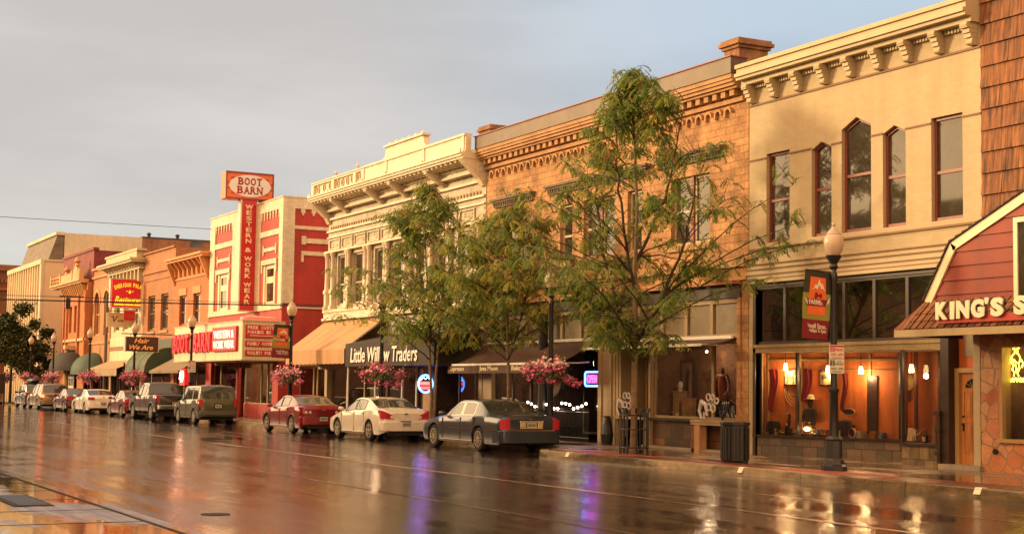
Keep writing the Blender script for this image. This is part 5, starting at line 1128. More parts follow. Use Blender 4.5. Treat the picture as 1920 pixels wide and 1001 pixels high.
# parking signs
def parking_sign(x, y, z, lab, dual=True):
    r_ = thing('parking_sign', lab, 'sign', (x, y, z)); X = x
    wm = pm('sign_white', (.74, .68, .55), .5, .05); rd = pm('sign_text_red', (.50, .03, .04), .5); gn = pm('sign_text_green', (.02, .16, .10), .5)
    q = MB(); q.box(X-.01, X, y-.2, y+.2, z+.31, z+.60); q.box(X-.01, X, y-.2, y+.2, z, z+.30); q.build('plate', wm, r_, bevel=.004)
    q = MB(); q.box(X+.0005, X+.004, y-.19, y+.19, z+.555, z+.59); q.box(X+.0005, X+.004, y-.18, y-.06, z+.46, z+.545); q.box(X+.0005, X+.004, y-.12, y+.12, z+.325, z+.34); q.build('red_band', rd, r_)
    q = MB(); q.box(X+.0005, X+.004, y-.18, y-.06, z+.16, z+.28); q.box(X+.0005, X+.004, y-.12, y+.12, z+.03, z+.045); q.build('green_band', gn, r_)
    for s_, yy, zz, w_, h_, m_ in (('NO', y-.12, z+.50, .09, .06, wm), ('PARKING', y+.06, z+.50, .22, .06, rd), ('2AM - 6AM', y, z+.40, .32, .06, rd), ('2', y-.12, z+.22, .05, .09, wm), ('HOUR', y+.06, z+.255, .12, .03, gn), ('PARKING', y+.06, z+.20, .22, .05, gn), ('9AM - 5PM', y, z+.10, .32, .055, gn)):
        txt('sign_lettering', s_, (X+.0045, yy, zz), w_, h_, m_, r_, u=UY, ext=.001)
    return r_
parking_sign(-24.58, 20.79, 2.18, 'red and green parking plate bolted to the nearest lamp post')
parking_sign(-74.9, 21.4, 2.4, 'small parking plate on the lamp post before the Boot Barn canopy')
# ================================================================= ground
def wet(name, base, r0, r1, joints=None, puddle=.5, streaks=True, bmp=.12):
    m = bpy.data.materials.new(name); m.use_nodes = True; t = m.node_tree; n = t.nodes; l = t.links; b = n['Principled BSDF']
    geo = n.new('ShaderNodeNewGeometry')
    def mapv(s): x = n.new('ShaderNodeMapping'); x.inputs[3].default_value = s; l.new(geo.outputs['Position'], x.inputs[0]); return x.outputs[0]
    def noise(v, s, d=5, r=.6): x = n.new('ShaderNodeTexNoise'); x.inputs['Scale'].default_value = s; x.inputs['Detail'].default_value = d; x.inputs['Roughness'].default_value = r; l.new(v, x.inputs[0]); return x.outputs[0]
    def rmp(s, a, b_, c, d): x = n.new('ShaderNodeMapRange'); x.inputs[1].default_value = a; x.inputs[2].default_value = b_; x.inputs[3].default_value = c; x.inputs[4].default_value = d; l.new(s, x.inputs[0]); return x.outputs[0]
    def mth(op, a, b_):
        x = n.new('ShaderNodeMath'); x.operation = op
        for i, q in enumerate((a, b_)):
            if isinstance(q, (int, float)): x.inputs[i].default_value = q
            else: l.new(q, x.inputs[i])
        return x.outputs[0]
    big = noise(mapv((.22, .5, 1)), 1.0); trk = noise(mapv((.10, 1.5, 1)), 1.0, 8, .78); grit = noise(geo.outputs['Position'], 42, 3); mid = noise(geo.outputs['Position'], 5, 4)
    f = mth('ADD', mth('MULTIPLY', big, .5), mth('MULTIPLY', trk, .5)) if streaks else big
    film = rmp(f, .47, .54, 0, 1)
    v = n.new('ShaderNodeVectorMath'); v.operation = 'SCALE'; v.inputs[0].default_value = base
    fine = noise(mapv((.25, 6.0, 1)), 1.0, 5, .75); k = mth('MULTIPLY', mth('MULTIPLY', rmp(mid, .3, .7, .7, 1.3), rmp(film, 0, 1, .6, 1.5)), rmp(fine, .4, .7, .75, 2.2)); l.new(mth('MULTIPLY', k, rmp(grit, .3, .7, .7, 1.3)), v.inputs[3])
    colr = v.outputs[0]
    if joints:
        br = n.new('ShaderNodeTexBrick'); br.inputs['Scale'].default_value = 1; br.inputs['Brick Width'].default_value = joints[0]; br.inputs['Row Height'].default_value = joints[1]; br.inputs['Mortar Size'].default_value = joints[2]; br.offset = joints[3]
        br.inputs['Color1'].default_value = (1, 1, 1, 1); br.inputs['Color2'].default_value = (.72, .72, .72, 1); br.inputs['Mortar'].default_value = (.18, .17, .15, 1)
        rt_ = n.new('ShaderNodeMapping'); rt_.inputs[1].default_value = (joints[4] if len(joints) > 4 else 0, joints[5] if len(joints) > 5 else 0, 0); l.new(geo.outputs['Position'], rt_.inputs[0]); l.new(rt_.outputs[0], br.inputs[0])
        mx = n.new('ShaderNodeMix'); mx.data_type = 'RGBA'; mx.blend_type = 'MULTIPLY'; mx.inputs[0].default_value = 1; l.new(colr, mx.inputs[6]); l.new(br.outputs[0], mx.inputs[7]); colr = mx.outputs[2]
    l.new(colr, b.inputs['Base Color'])
    l.new(mth('ADD', rmp(film, 0, 1, r0, r1), mth('MULTIPLY', rmp(grit, .45, .75, 0, .07), film)), b.inputs['Roughness'])
    b.inputs['Specular IOR Level'].default_value = .8; b.inputs['IOR'].default_value = 1.5
    bp = n.new('ShaderNodeBump'); bp.inputs['Distance'].default_value = .008; bp.inputs['Strength'].default_value = bmp
    rip = noise(mapv((.9, 5.0, 1)), 1.0, 5, .7)
    l.new(mth('ADD', mth('MULTIPLY', grit, mth('MULTIPLY', film, .35)), mth('MULTIPLY', rip, 1.2)), bp.inputs['Height']); l.new(bp.outputs[0], b.inputs['Normal'])
    return m
road_m = wet('wet_asphalt', (.030, .019, .016), .015, .08, bmp=.75)
walk_m = wet('wet_concrete', (.16, .115, .08), .06, .30, joints=(1.5, 1.5, .012, 0), streaks=False)
near_m = wet('near_concrete', (.15, .115, .085), .04, .34, joints=(1.85, 2.4, .035, 0, .6, .1), streaks=False)
kerb_m = wet('kerb_concrete', (.17, .125, .065), .22, .45, joints=(3.0, 5, .012, 0), streaks=False)
red_brick_w = wet('red_paver', (.20, .032, .018), .35, .6, joints=(.2, .1, .006, .5), streaks=False)
q = MB(); q.poly([(-2500, -1500, -.06), (900, -1500, -.06), (900, 2500, -.06), (-2500, 2500, -.06)]); struct(q, 'ground', pm('far_ground', (.12, .10, .07), .9, .2))
KB, KL, NX = 19.35, 21.12, -35.6
q = MB(); q.poly([(-420, 4.75, 0), (60, 4.75, 0), (60, 24, 0), (-420, 24, 0)]); struct(q, 'road', road_m)
q = MB(); q.poly([(-131, 20, .004), (-122.2, 20, .004), (-122.2, 120, .004), (-131, 120, .004)]); struct(q, 'side_street', road_m)
def walk(name, pts, z, mat): q = MB(); q.ext([(x, y, -.05) for x, y in pts], (0, 0, z+.05)); return struct(q, name, mat)
walk('sidewalk', [(-122.2, KL+.3), (-36.8, KL+.3), (-34.9, KB+.3), (40, KB+.3), (40, 40), (-122.2, 40)], .15, walk_m)
walk('far_sidewalk', [(-400, KL+.3), (-131, KL+.3), (-131, 45), (-400, 45)], .15, walk_m)
def kerbline(name, line, wdt=.17, z=.165):
    q = MB(); n_ = len(line)
    for i in range(n_-1):
        (xa, ya), (xb, yb) = line[i], line[i+1]; q.add([(xa, ya, -.03), (xb, yb, -.03), (xb, yb+.02, z-.02), (xa, ya+.02, z-.02), (xa, ya+.05, z), (xb, yb+.05, z), (xb, yb+wdt+.13, z), (xa, ya+wdt+.13, z), (xb, yb+wdt+.13, -.03), (xa, ya+wdt+.13, -.03)], [(0, 1, 2, 3), (3, 2, 5, 4), (4, 5, 6, 7), (7, 6, 8, 9)])
    return struct(q, name, kerb_m)
kerbline('kerb', [(-122.2, KL), (-36.9, KL), (-35.9, KL-.55), (-35.4, KB+.35), (-34.8, KB), (40, KB)])
kerbline('far_kerb', [(-400, KL), (-131, KL)])
q = MB(); q.poly([(-34.5, KB+.31, .154), (12, KB+.31, .154), (12, KB+1.35, .154), (-34.5, KB+1.35, .154)]); struct(q, 'paver_strip', red_brick_w)
q = MB(); q.box(-420, 60, -14, 4.55, -.05, .15); struct(q, 'near_sidewalk', near_m)
q = MB()
x = -420
q.box(-420, 60, 4.552, 4.72, -.05, .158); struct(q, 'near_kerb', wet('near_kerb_concrete', (.16, .12, .085), .1, .35, joints=(1.85, 5, .02, 0), streaks=False))
gv = pm('joint_and_shadow_dark', (.012, .010, .009), .9)  # dark colour for pavement joints and the painted kerb shadow line
q = MB()
for k in range(60): x = 8.0-1.83*k; q.box(x, x+.035, 1.2, 4.55, .1505, .1525)
q.box(-120, 20, 2.32, 2.36, .1505, .1524); q.box(-200, 30, 4.50, 4.56, .1506, .1526); struct(q, 'pavement_joints', gv)
q = MB(); q.box(-200, 30, 4.725, 4.80, .001, .006); struct(q, 'kerb_shadow_line', gv)  # dark strip painting the shadow line along the near kerb
pale = wet('worn_line', (.26, .17, .10), .2, .45); seam = wet('tar_seam', (.11, .07, .045), .1, .3)
q = MB(); q.poly([(-140, 13.50, .004), (20, 13.50, .004), (20, 13.62, .004), (-140, 13.62, .004)]); struct(q, 'lane_line', pale)
q = MB(); q.poly([(-60, 10.0, .004), (20, 10.0, .004), (20, 10.07, .004), (-60, 10.07, .004)]); struct(q, 'road_seam', seam)
q = MB(); q.poly([(-130, 16.1, .004), (20, 16.1, .004), (20, 16.16, .004), (-130, 16.16, .004)]); struct(q, 'road_seam', seam)
q = MB(); q.poly([(-140, 17.3, .004), (-50, 17.3, .004), (-50, 17.37, .004), (-140, 17.37, .004)]); struct(q, 'road_seam', seam)
wm_ = pm('reflector_white', (.75, .68, .5), .4)
for i, (x, lab) in enumerate([(-33.33, 'white kerb marker just right of the dark sedan'), (-26.0, 'white kerb marker below the black litter bin'), (-19.22, 'white kerb marker below the shingled shop')]):
    q = MB(); q.ext([(x-.08, KB-.012, .06), (x+.08, KB-.012, .06), (x+.08, KB+.04, .172), (x-.08, KB+.04, .172)], (0, -.006, .0)); q.ext([(x-.08, KB+.04, .166), (x+.08, KB+.04, .166), (x+.08, KB+.16, .166), (x-.08, KB+.16, .166)], (0, 0, .008))
    tag(q.build('kerb_marker', wm_), lab, 'kerb marker')
gr = thing('drain_grate', 'dark slotted drain grate set in the near pavement at lower left', 'drain', (-21, 3.75, .15))
q = MB(); q.box(-22.2, -20.2, 3.5, 4.0, .152, .16); q.build('frame', pm('wet_iron', (.02, .02, .022), .65, .3, 8, spec=.3), gr)
q = MB()
for k in range(18): x = -22.1+k*.105; q.box(x, x+.05, 3.56, 3.94, .1605, .168)
q.build('grate_bars', pm('iron_bar', (.06, .06, .065), .3, .2), gr)
mh = thing('manhole_cover', 'round iron manhole cover in the wet roadway near the lower left', 'manhole', (-20.0, 6.1, 0))
q = MB(); q.lathe((-20.0, 6.1, .001), [(.2, 0), (.2, .005), (.17, .006), (0, .006)], 24); q.build('cover', MC['wet_iron'], mh)

# ================================================================= trees
LF = []
for nm_, c_ in (('deep', (.09, .14, .03)), ('mid', (.165, .215, .05)), ('gold', (.32, .28, .06)), ('rust', (.22, .13, .04))):
    m = pm('leaf_'+nm_, c_, .55, .3, 6, spec=.4); nt_ = m.node_tree; b_ = nt_.nodes['Principled BSDF']
    tl = nt_.nodes.new('ShaderNodeBsdfTranslucent'); tl.inputs[0].default_value = (c_[0]*1.7, c_[1]*1.9, c_[2]*1.1, 1); ms = nt_.nodes.new('ShaderNodeMixShader'); ms.inputs[0].default_value = .38
    nt_.links.new(b_.outputs[0], ms.inputs[1]); nt_.links.new(tl.outputs[0], ms.inputs[2]); nt_.links.new(ms.outputs[0], nt_.nodes['Material Output'].inputs[0]); LF.append(m)
bark = pm('bark', (.20, .135, .075), .85, .35, 7, bump=.7); bark_d = pm('dark_bark', (.055, .04, .025), .9, .3, 7, bump=.6)
def locust(name, label, base, seed, prof, trunks, gold, nlimb, dens, skew=0.0, leaders=()):
    """honey locust: open arching limbs that fill an uneven envelope, with drooping feathery sprays; prof = (height, radius)"""
    rg = random.Random(seed); r_ = thing('street_tree', label, 'tree', base, 'honey locust trees along the kerb'); B = Vector(base)
    tk, lb, lf = MB(), MB(), MB(); sprays = []; z0, z1 = prof[0][0], prof[-1][0]
    tpts = []
    for (dx, dy, r0, zt) in trunks:
        pts, rs = [], []; n = 14; wx = wy = 0
        for i in range(n+1):
            t = i/n; wx += rg.uniform(-.05, .05); wy += rg.uniform(-.05, .05); pts.append(B+Vector((dx*zt*t+wx*t, dy*zt*t+wy*t, zt*t))); rs.append(r0*(1-t)**.8+.008)
        rs[0] *= 1.25; tk.tube(pts, rs, 8); tpts.append((pts, rs, zt))
    lead = []
    for (dx, dy, zs, zt) in leaders:                  # forks of the trunk that carry the outer crown
        pts0, rs0, zt0 = tpts[0]; i0 = int(zs/zt0*14); p = pts0[i0]; e = B+Vector((dx, dy, zt)); pts = []
        for i in range(15):
            t = i/14; pts.append(p.lerp(e, t)+Vector((dx, dy, 0))*.22*math.sin(math.pi*t)+Vector((rg.uniform(-.04, .04), rg.uniform(-.04, .04), 0)))
        rs = [rs0[i0]*.7*(1-i/14)**.8+.007 for i in range(15)]; lb.tube(pts, rs, 7); lead.append((pts, rs, zs, zt))
    def at(tr, z):
        if len(tr) == 4: pts, rs, za, zb = tr; f = max(0.05, min(.999, (z-za)/(zb-za)))*14; i = int(f); return pts[i].lerp(pts[i+1], f-i), rs[i]
        pts, rs, zt = tr; f = max(0, min(.999, z/zt))*14; i = int(f); return pts[i].lerp(pts[i+1], f-i), rs[i]
    def sway(p, q_, r, droop, lift, k=7, taper=.2):
        m = (p+q_)/2+Vector((rg.uniform(-.15, .15), rg.uniform(-.15, .15), lift)); out_ = []
        for i in range(k+1):
            t = i/k; c = p*(1-t)**2+m*2*t*(1-t)+q_*t*t; c += Vector((rg.uniform(-1, 1), rg.uniform(-1, 1), rg.uniform(-1, 1)))*.03*(1 if 0 < i < k else 0); out_.append(c)
        return out_
    for _ in range(nlimb):
        z = z0+(z1-z0)*(rg.random()**1.15); R_ = interp_(prof, z); a = rg.uniform(0, 6.283); rr = R_*(.35+.75*rg.random()**.8)*(.8+.3*math.sin(2*a+z))
        end = B+Vector((rr*math.cos(a)+skew*z/z1, rr*math.sin(a)*.85, z+rg.uniform(-.15, .25))); 
        cand = tpts+lead; cand = sorted(cand, key=lambda c: (at(c, max(z0*.8, z-.4))[0]-end).length+rg.uniform(0, .8)); tr = cand[0]
        st, r0 = at(tr, max(z0*.80, z-.12-rr*rg.uniform(.12, .42))); lr = max(.009, min(r0*.5, .009+.008*rr))
        P = sway(st, end, lr, 0, .12+.08*rr); lb.tube(P, [lr*(1-.8*i/7) for i in range(8)], 6)
        for i in range(2, 8):
            for _k in range(2 if i > 3 else 1):
                if rg.random() > .85: continue
                d = (P[min(7, i)]-P[i-1]).normalized(); ba = rg.uniform(0, 6.283); sd = Vector((math.cos(ba), math.sin(ba), rg.uniform(-.1, .45))); tl = rg.uniform(.25, .75)*min(1, .45+.3*R_)
                q_ = P[i]+(d*.5+sd*.8).normalized()*tl; T = sway(P[i], q_, .006, 0, .05, 4); lb.tube(T, [.009, .007, .005, .004, .003], 4)
                for t in T[1:]:
                    if rg.random() < dens: sprays.append(t+Vector((rg.uniform(-.06, .06), rg.uniform(-.06, .06), 0)))
        for t in P[4:]:
            if rg.random() < dens: sprays.append(t)
    ph = [rg.uniform(0, 6.28) for _ in range(3)]
    for s_ in sprays:
        c = s_-B
        if math.sin(c.x*2.1+ph[0])+math.sin(c.y*2.3+ph[1])+math.sin(c.z*2.6+ph[2]) < -1.25: continue        # gaps
        hz_ = rg.random(); mi = (2 if hz_ < gold*.5 else 3 if hz_ < gold*.62 else 1 if hz_ < .58+gold*.3 else 0)
        for _ in range(rg.randint(1, 3)):
            a = rg.uniform(0, 6.283); d = Vector((math.cos(a), math.sin(a), rg.uniform(-.4, .35))).normalized(); p = s_.copy(); side = d.cross(UZ).normalized()
            for k in range(5):
                d = (d+Vector((0, 0, -.24))).normalized(); p = p+d*.066
                for sg_ in (-1, 1):
                    ld = (side*sg_*.65+d*.6+Vector((0, 0, -.5+rg.uniform(-.25, .2)))).normalized(); w__ = ld.cross(d).cross(ld).normalized()*rg.uniform(.015, .026); L_ = rg.uniform(.08, .14)
                    lf.add([p, p+ld*L_*.5+w__, p+ld*L_, p+ld*L_*.5-w__], [(0, 1, 2, 3)], mi)
    tk.build('trunk', bark, r_, smooth=60); lb.build('limbs', bark_d, r_, smooth=60); lf.build('crown', LF, r_)
def interp_(pts, x):
    if x <= pts[0][0]: return pts[0][1]
    for (a, b), (c, d) in zip(pts[:-1], pts[1:]):
        if x <= c: return b+(d-b)*(x-a)/(c-a)
    return pts[-1][1]
locust('c', 'tallest feathery locust tree, rising from an iron guard before the stone building', (-32.6, 20.9, .15), 11, [(2.9, 1.8), (3.6, 3.4), (4.9, 4.7), (6.2, 4.7), (7.4, 3.6), (8.4, 2.2), (9.2, 1.1), (9.9, .4)], [(.0, 0, .085, 9.8)], .3, 128, .46, 0, [(2.3, .3, 3.2, 7.0), (-2.4, .2, 3.0, 7.4), (.4, -.9, 4.2, 8.6), (.9, .8, 5.2, 8.8)])
locust('b', 'slender golden green locust tree above the rear of the dark sedan', (-41.0, 21.7, .15), 23, [(3.0, 1.4), (3.6, 3.2), (4.6, 3.9), (5.8, 3.1), (6.8, 1.6), (7.4, .5)], [(-.02, 0, .055, 7.0)], .7, 88, .55, 0, [(1.2, .2, 2.9, 6.4), (-1.2, .2, 3.0, 6.6)])
locust('a', 'forked locust tree standing in front of the white ornate building', (-46.5, 21.7, .15), 37, [(3.2, 2.0), (4.0, 4.1), (5.0, 4.7), (6.2, 2.9), (7.4, 1.9), (8.6, .4)], [(-.13, 0, .055, 8.2), (.09, .02, .05, 7.2)], .4, 120, .45, -.6, [(-1.6, .1, 3.2, 7.4), (1.3, .3, 3.6, 7.6)])
def maple(label, c, rx, rz_, H, seed, n):
    rg = random.Random(seed); r_ = thing('street_tree', label, 'tree', c); tk, lf = MB(), MB(); C_ = Vector(c)
    tk.tube([C_, C_+Vector((.05, 0, 1.5)), C_+Vector((.1, 0, H-rz_))], [.13, .11, .08], 7)
    cl = [(Vector((rg.gauss(0, .36)*rx, rg.gauss(0, .36)*rx, H-rz_+rg.gauss(0, .40)*rz_)), rg.uniform(.35, .75)) for _ in range(60)]
    for p, s_ in cl[:26]: tk.tube([C_+Vector((.1, 0, H-rz_*1.6)), C_+p*.6+Vector((0, 0, (H-rz_)*.4)), C_+p], [.05, .03, .012], 4)
    for i in range(n):
        p, s_ = cl[rg.randrange(60)]; q_ = C_+p+Vector((rg.gauss(0, s_*.5), rg.gauss(0, s_*.5), rg.gauss(0, s_*.42)))
        u = Vector((rg.uniform(-1, 1), rg.uniform(-1, 1), rg.uniform(-.6, .6))).normalized(); v_ = u.orthogonal().normalized(); l_ = rg.uniform(.09, .17)
        lf.poly([q_+u*l_, q_+v_*l_*.6, q_-u*l_, q_-v_*l_*.6], rg.choice((0, 0, 1)))
    tk.build('trunk', bark_d, r_); lf.build('crown', [pm('maple_deep', (.05, .065, .02), .6, .3, 4), pm('maple_mid', (.10, .11, .03), .6, .3, 4)], r_)
maple('dense round dark green tree at the left edge before the bank', (-124.5, 20.9, .15), 3.4, 2.6, 7.2, 5, 30000)
# iron guard round the trunk
tg = thing('tree_guard', 'black iron guard of upright bars round the trunk of the tallest tree', 'tree guard', (-32.6, 20.9, .15))
for k in range(10):
    a = 6.283*k/10+.2; x, y = -32.6+.36*math.cos(a), 20.9+.36*math.sin(a); q = MB(); q.tube([(x, y, .15), (x, y, 1.2), (x+.05*math.cos(a), y+.05*math.sin(a), 1.32)], .026, 6); q.build('bar', black_m, tg)
for z in (.32, .78, 1.14):
    q = MB(); q.tube([(-32.6+.36*math.cos(6.283*k/20), 20.9+.36*math.sin(6.283*k/20), z) for k in range(21)], .02, 6); q.build('hoop', black_m, tg)
# litter bin
bn = thing('litter_bin', 'tall black octagonal litter bin at the right end of the stone building', 'litter bin', (-28.28, 20.9, .15))
q = MB(); q.lathe((-28.28, 20.9, .15), [(.30, 0), (.32, .05), (.32, .84), (.35, .86), (.35, .92), (.24, .93), (.22, .90)], 8); q.build('body', black_m, bn)
q = MB()
for k in range(24): a = 6.283*k/24; q.box(-28.28+.32*math.cos(a)-.012, -28.28+.32*math.cos(a)+.012, 20.9+.32*math.sin(a)-.012, 20.9+.32*math.sin(a)+.012, .22, .95)
q.build('slats', pm('charcoal_slat', (.03, .03, .03), .5, .2), bn)

# ================================================================= things in and before the shops
def cafe():
    fc = thing('iron_fence', 'low black iron railing with fairy lights before the cafe', 'railing', (-41.5, F-.1, .15))
    for k in range(2):
        q = MB(); q.tube([(-43.9, F-.3, .28+k*.80), (-39.85, F-.3, .28+k*.80)], .02, 5); q.build('rail', black_m, fc)
    q = MB()
    for k in range(34): x = -43.85+k*.12; q.tube([(x, F-.3, .15), (x, F-.3, 1.2)], .011, 4)
    bars = q.build('bars', black_m, fc); 
    sl = thing('fairy_lights', 'string of warm round bulbs along the black railing', 'string lights', (-41.5, F-.35, 1.2))
    rg = random.Random(3); wr = MB(); pts = []
    for k in range(17):
        x = -43.9+k*.25; z = 1.28+.08*math.sin(k*1.3)+rg.uniform(-.05, .05); pts.append((x, F-.36, z)); b = MB(); b.ball((x, F-.38, z-.02), .042, 8); b.build('bulb', emis('fairy_bulb', (1.0, .80, .58), 9), sl)
    wr.tube(pts, .006, 4); wr.build('wire', black_m, sl)
    op = thing('open_neon', 'blue rimmed red OPEN neon sign beside the tan pillar', 'neon sign', (-40.35, F+.2, 1.9))
    bl_ = emis('neon_blue', (.05, .16, 1.0), 9); rd_ = emis('neon_pink', (1.0, .04, .14), 5)
    q = MB(); x0_, x1_, z0_, z1_ = -40.86, -40.02, 1.90, 2.34; q.tube([(x1_-.05, F+.15, z0_), (x0_+.06, F+.15, z0_), (x0_, F+.15, z0_+.06), (x0_, F+.15, z1_-.06), (x0_+.06, F+.15, z1_), (x1_-.05, F+.15, z1_)], .028, 6); q.build('blue_tube', bl_, op)
    txt('lettering', 'OPEN', (-40.42, F+.14, 2.12), .56, .26, rd_, op, ext=.01, bold=.02)
    q = MB(); q.box(-40.85, -39.98, F+.18, F+.2, 1.88, 2.36); q.build('back_plate', black_m, op)
    rn = thing('round_neon', 'round blue rimmed neon sign with red bars behind the forked tree', 'neon sign', (-52.2, F-.25, 1.5)); cy, cz, X_ = F-.32, 1.93, -51.9
    q = MB(); q.tube([(X_, cy+.30*math.cos(6.283*k/28), cz+.33*math.sin(6.283*k/28)) for k in range(29)], .035, 6, cap=False); q.build('blue_ring', bl_, rn)
    q = MB(); q.box(X_-.02, X_, cy-.25, cy+.25, cz-.05, cz+.08); q.box(X_-.02, X_, cy-.21, cy+.21, cz-.22, cz-.10); q.each('red_bar', emis('neon_red2', (1.0, .06, .05), 3.5), rn)
    q = MB(); q.tube([(X_, cy-.22, cz+.13), (X_, cy-.08, cz+.24), (X_, cy, cz+.17), (X_, cy+.09, cz+.26), (X_, cy+.22, cz+.13)], .02, 5); q.build('ridge_tube', emis('neon_cyan', (.3, .7, 1.0), 5), rn)
    txt('lettering', 'OPEN', (X_+.005, cy, cz+.015), .4, .09, lit_w, rn, u=UY, ext=.006)
    q = MB(); q.lathe((X_-.05, cy, cz), [(0, 0), (.33, 0), (.33, .02), (0, .02)], 20, axis='x'); q.build('back_plate', black_m, rn)
cafe()
def rect_pic(name, x0, x1, z0, z1, y, lab, horse=True):
    r_ = thing(name, lab, 'picture', ((x0+x1)/2, y, z0)); q = MB(); q.box(x0, x1, y-.03, y, z0, z1); q.build('frame', black_m, r_)
    q = MB(); q.box(x0+.04, x1-.04, y-.036, y-.031, z0+.04, z1-.04); im = q.build('print', pm('sepia_print', (.52, .40, .20), .7, .2, 5), r_)
    if horse:
        cx, cz, s_ = (x0+x1)/2, (z0+z1)/2, (x1-x0)*.42
        P = [(-.8, .25), (-.7, .45), (-.2, .5), (.4, .48), (.62, .75), (.8, .9), (.85, .7), (1.0, .45), (.9, .38), (.72, .5), (.6, .2), (.55, -.8), (.42, -.8), (.4, -.1), (-.3, -.1), (-.45, -.3), (-.5, -.8), (-.63, -.8), (-.62, -.2), (-.75, -.05)]
        q = MB(); q.ext([(cx+a*s_, y-.0365, cz+b*s_*.8) for a, b in P], (0, -.004, 0)); q.build('horse_figure', pm('dark_print', (.10, .07, .04), .7), im)
def YP(x, d=0): return F+.5+(x+31.95)*.305-d            # the panelled back of the lit window
for xa, xb, lab in ((-31.42, -30.88, 'framed sepia horse photograph at the left of the lit shop window'), (-30.38, -29.88, 'framed sepia horse photograph half hidden by the nearest lamp post')): rect_pic('framed_photo', xa, xb, 1.95, 2.36, YP(xa, .03), lab)
def pendant(x, y, z, lab, s_=1.0):
    r_ = thing('pendant_lamp', lab, 'lamp', (x, y, z), 'pendant lamps in the lit shop'); q = MB(); q.tube([(x, y, z+.12), (x, y, 2.79)], .008, 4); q.build('cord', black_m, r_)
    q = MB(); q.lathe((x, y, z-.06), [(.04*s_, .18), (.055*s_, .10), (.07*s_, .0), (.05*s_, -.01)], 10); q.build('lamp_shade', emis('lamp_glow', (1.0, .70, .34), 7), r_)
    l_ = bpy.data.lights.new('bulb', 'POINT'); l_.energy = 24*s_; l_.color = (1.0, .62, .28); l_.shadow_soft_size = .07; o = bpy.data.objects.new('bulb', l_); COL.objects.link(o); o.parent = r_; o.location = (0, 0, -.15)
pendant(-31.2, YP(-31.2, .25), 2.42, 'pendant lamp hanging before the left horse photograph', .9); pendant(-30.0, YP(-30.0, .22), 2.35, 'pendant lamp just left of the nearest lamp post', .8)
pendant(-29.0, YP(-29.0, .3), 2.33, 'pendant lamp right of the parking plate'); pendant(-27.1, F+1.0, 2.36, 'pendant lamp above and right of the straw hat'); pendant(-25.6, F+.55, 2.62, 'bright pendant lamp at the right end of the lit shop', .6)
def cloth(x0, x1, z0, z1, y, m, lab, name='scarf', cat='scarf', taper=.4):
    q = MB(); n = 6
    for i in range(n):
        for j in range(8):
            def P(i_, j_):
                u, v_ = i_/n, j_/8; w__ = 1-taper*v_; x = (x0+x1)/2+(u-.5)*(x1-x0)*w__+.06*math.sin(v_*5); return (x, y-.03-.03*math.sin(u*12+v_*2), z1-(z1-z0)*v_*(1-.1*abs(u-.5)))
            q.poly([P(i, j), P(i+1, j), P(i+1, j+1), P(i, j+1)])
    return tag(q.build(name, m, None, smooth=60), lab, cat)
red_c = pm('crimson_cloth', (.38, .015, .03), .8, .2)
cloth(-31.85, -31.5, 1.25, 2.38, YP(-31.7, .12), red_c, 'crimson cloth hanging at the far left of the lit shop'); cloth(-30.8, -30.46, 1.5, 2.38, YP(-30.8, .1), red_c, 'crimson cloth hanging between the two horse photographs', taper=.1); cloth(-29.7, -29.5, 1.3, 2.3, YP(-29.65, .1), pm('dark_red_cloth', (.20, .015, .02), .8), 'dark red cloth hanging right of the nearest lamp post')
q = MB()
for r in (.12, .18, .24, .3): q.tube([(-31.15+r*math.cos(math.pi+math.pi*k/10), YP(-31.15+r*math.cos(math.pi+math.pi*k/10), .03), 1.88+r*1.5*math.sin(math.pi+math.pi*k/10)) for k in range(11)], .012, 4)
tag(q.build('rope_swag', door_frame_m), 'looped golden cords draped under the left horse photograph', 'rope')
def bust(x, y, z, w_, h_, m, lab, name='jacket_display', cat='jacket', neck=True):
    r_ = thing(name, lab, cat, (x, y, z)); q = MB()
    prof = [(.42, 0), (.46, .3), (.40, .55), (.50, .8), (.44, .93), (.16, 1.0)]
    vs = []; n = 14
    for r, t_ in prof:
        for j in range(n): a = 6.283*j/n; vs.append((x+r*w_*math.cos(a), y+r*w_*.5*math.sin(a), z+t_*h_))
    q.add(vs, [(i*n+j, i*n+(j+1) % n, (i+1)*n+(j+1) % n, (i+1)*n+j) for i in range(len(prof)-1) for j in range(n)]+[tuple(range((len(prof)-1)*n, len(prof)*n))])
    q.build('torso', m, r_, smooth=50)
    q = MB()
    for s_ in (-1, 1): q.tube([(x+s_*w_*.44, y, z+h_*.86), (x+s_*w_*.58, y-.02, z+h_*.5), (x+s_*w_*.55, y-.06, z+h_*.2)], [w_*.13, w_*.11, w_*.08], 8)
    q.each('sleeve', m, r_, smooth=50)
    if neck: q = MB(); q.lathe((x, y, z+h_*.97), [(.07*w_*2, 0), (.06*w_*2, .10)], 10); q.build('neck', m, r_)
    return r_
def BY(x): return YP(x, .26)
j1 = bust(-30.47, BY(-30.47), .95, .40, .45, cloth_dk, 'dark jacket on a stand topped by a white hat in the lit shop')
q = MB(); q.ball((-30.47, BY(-30.47), 1.53), (.08, .08, .10), 10); q.build('head_form', cloth_dk, j1)
q = MB(); q.lathe((-30.45, BY(-30.45), 1.61), [(.20, .01), (.19, .0), (.09, .02), (.08, .10), (.04, .12)], 16); tag(q.build('white_hat', pm('pale_straw', (.72, .62, .42), .7)), 'white hat resting on the dark jacket stand', 'hat')
bust(-29.48, BY(-29.48), .70, .40, .42, cloth_dk, 'dark jacket laid out right of the nearest lamp post', neck=False); bust(-31.55, BY(-31.55), .68, .40, .36, cloth_dk, 'dark fringed coat at the far left of the lit shop ledge', neck=False)
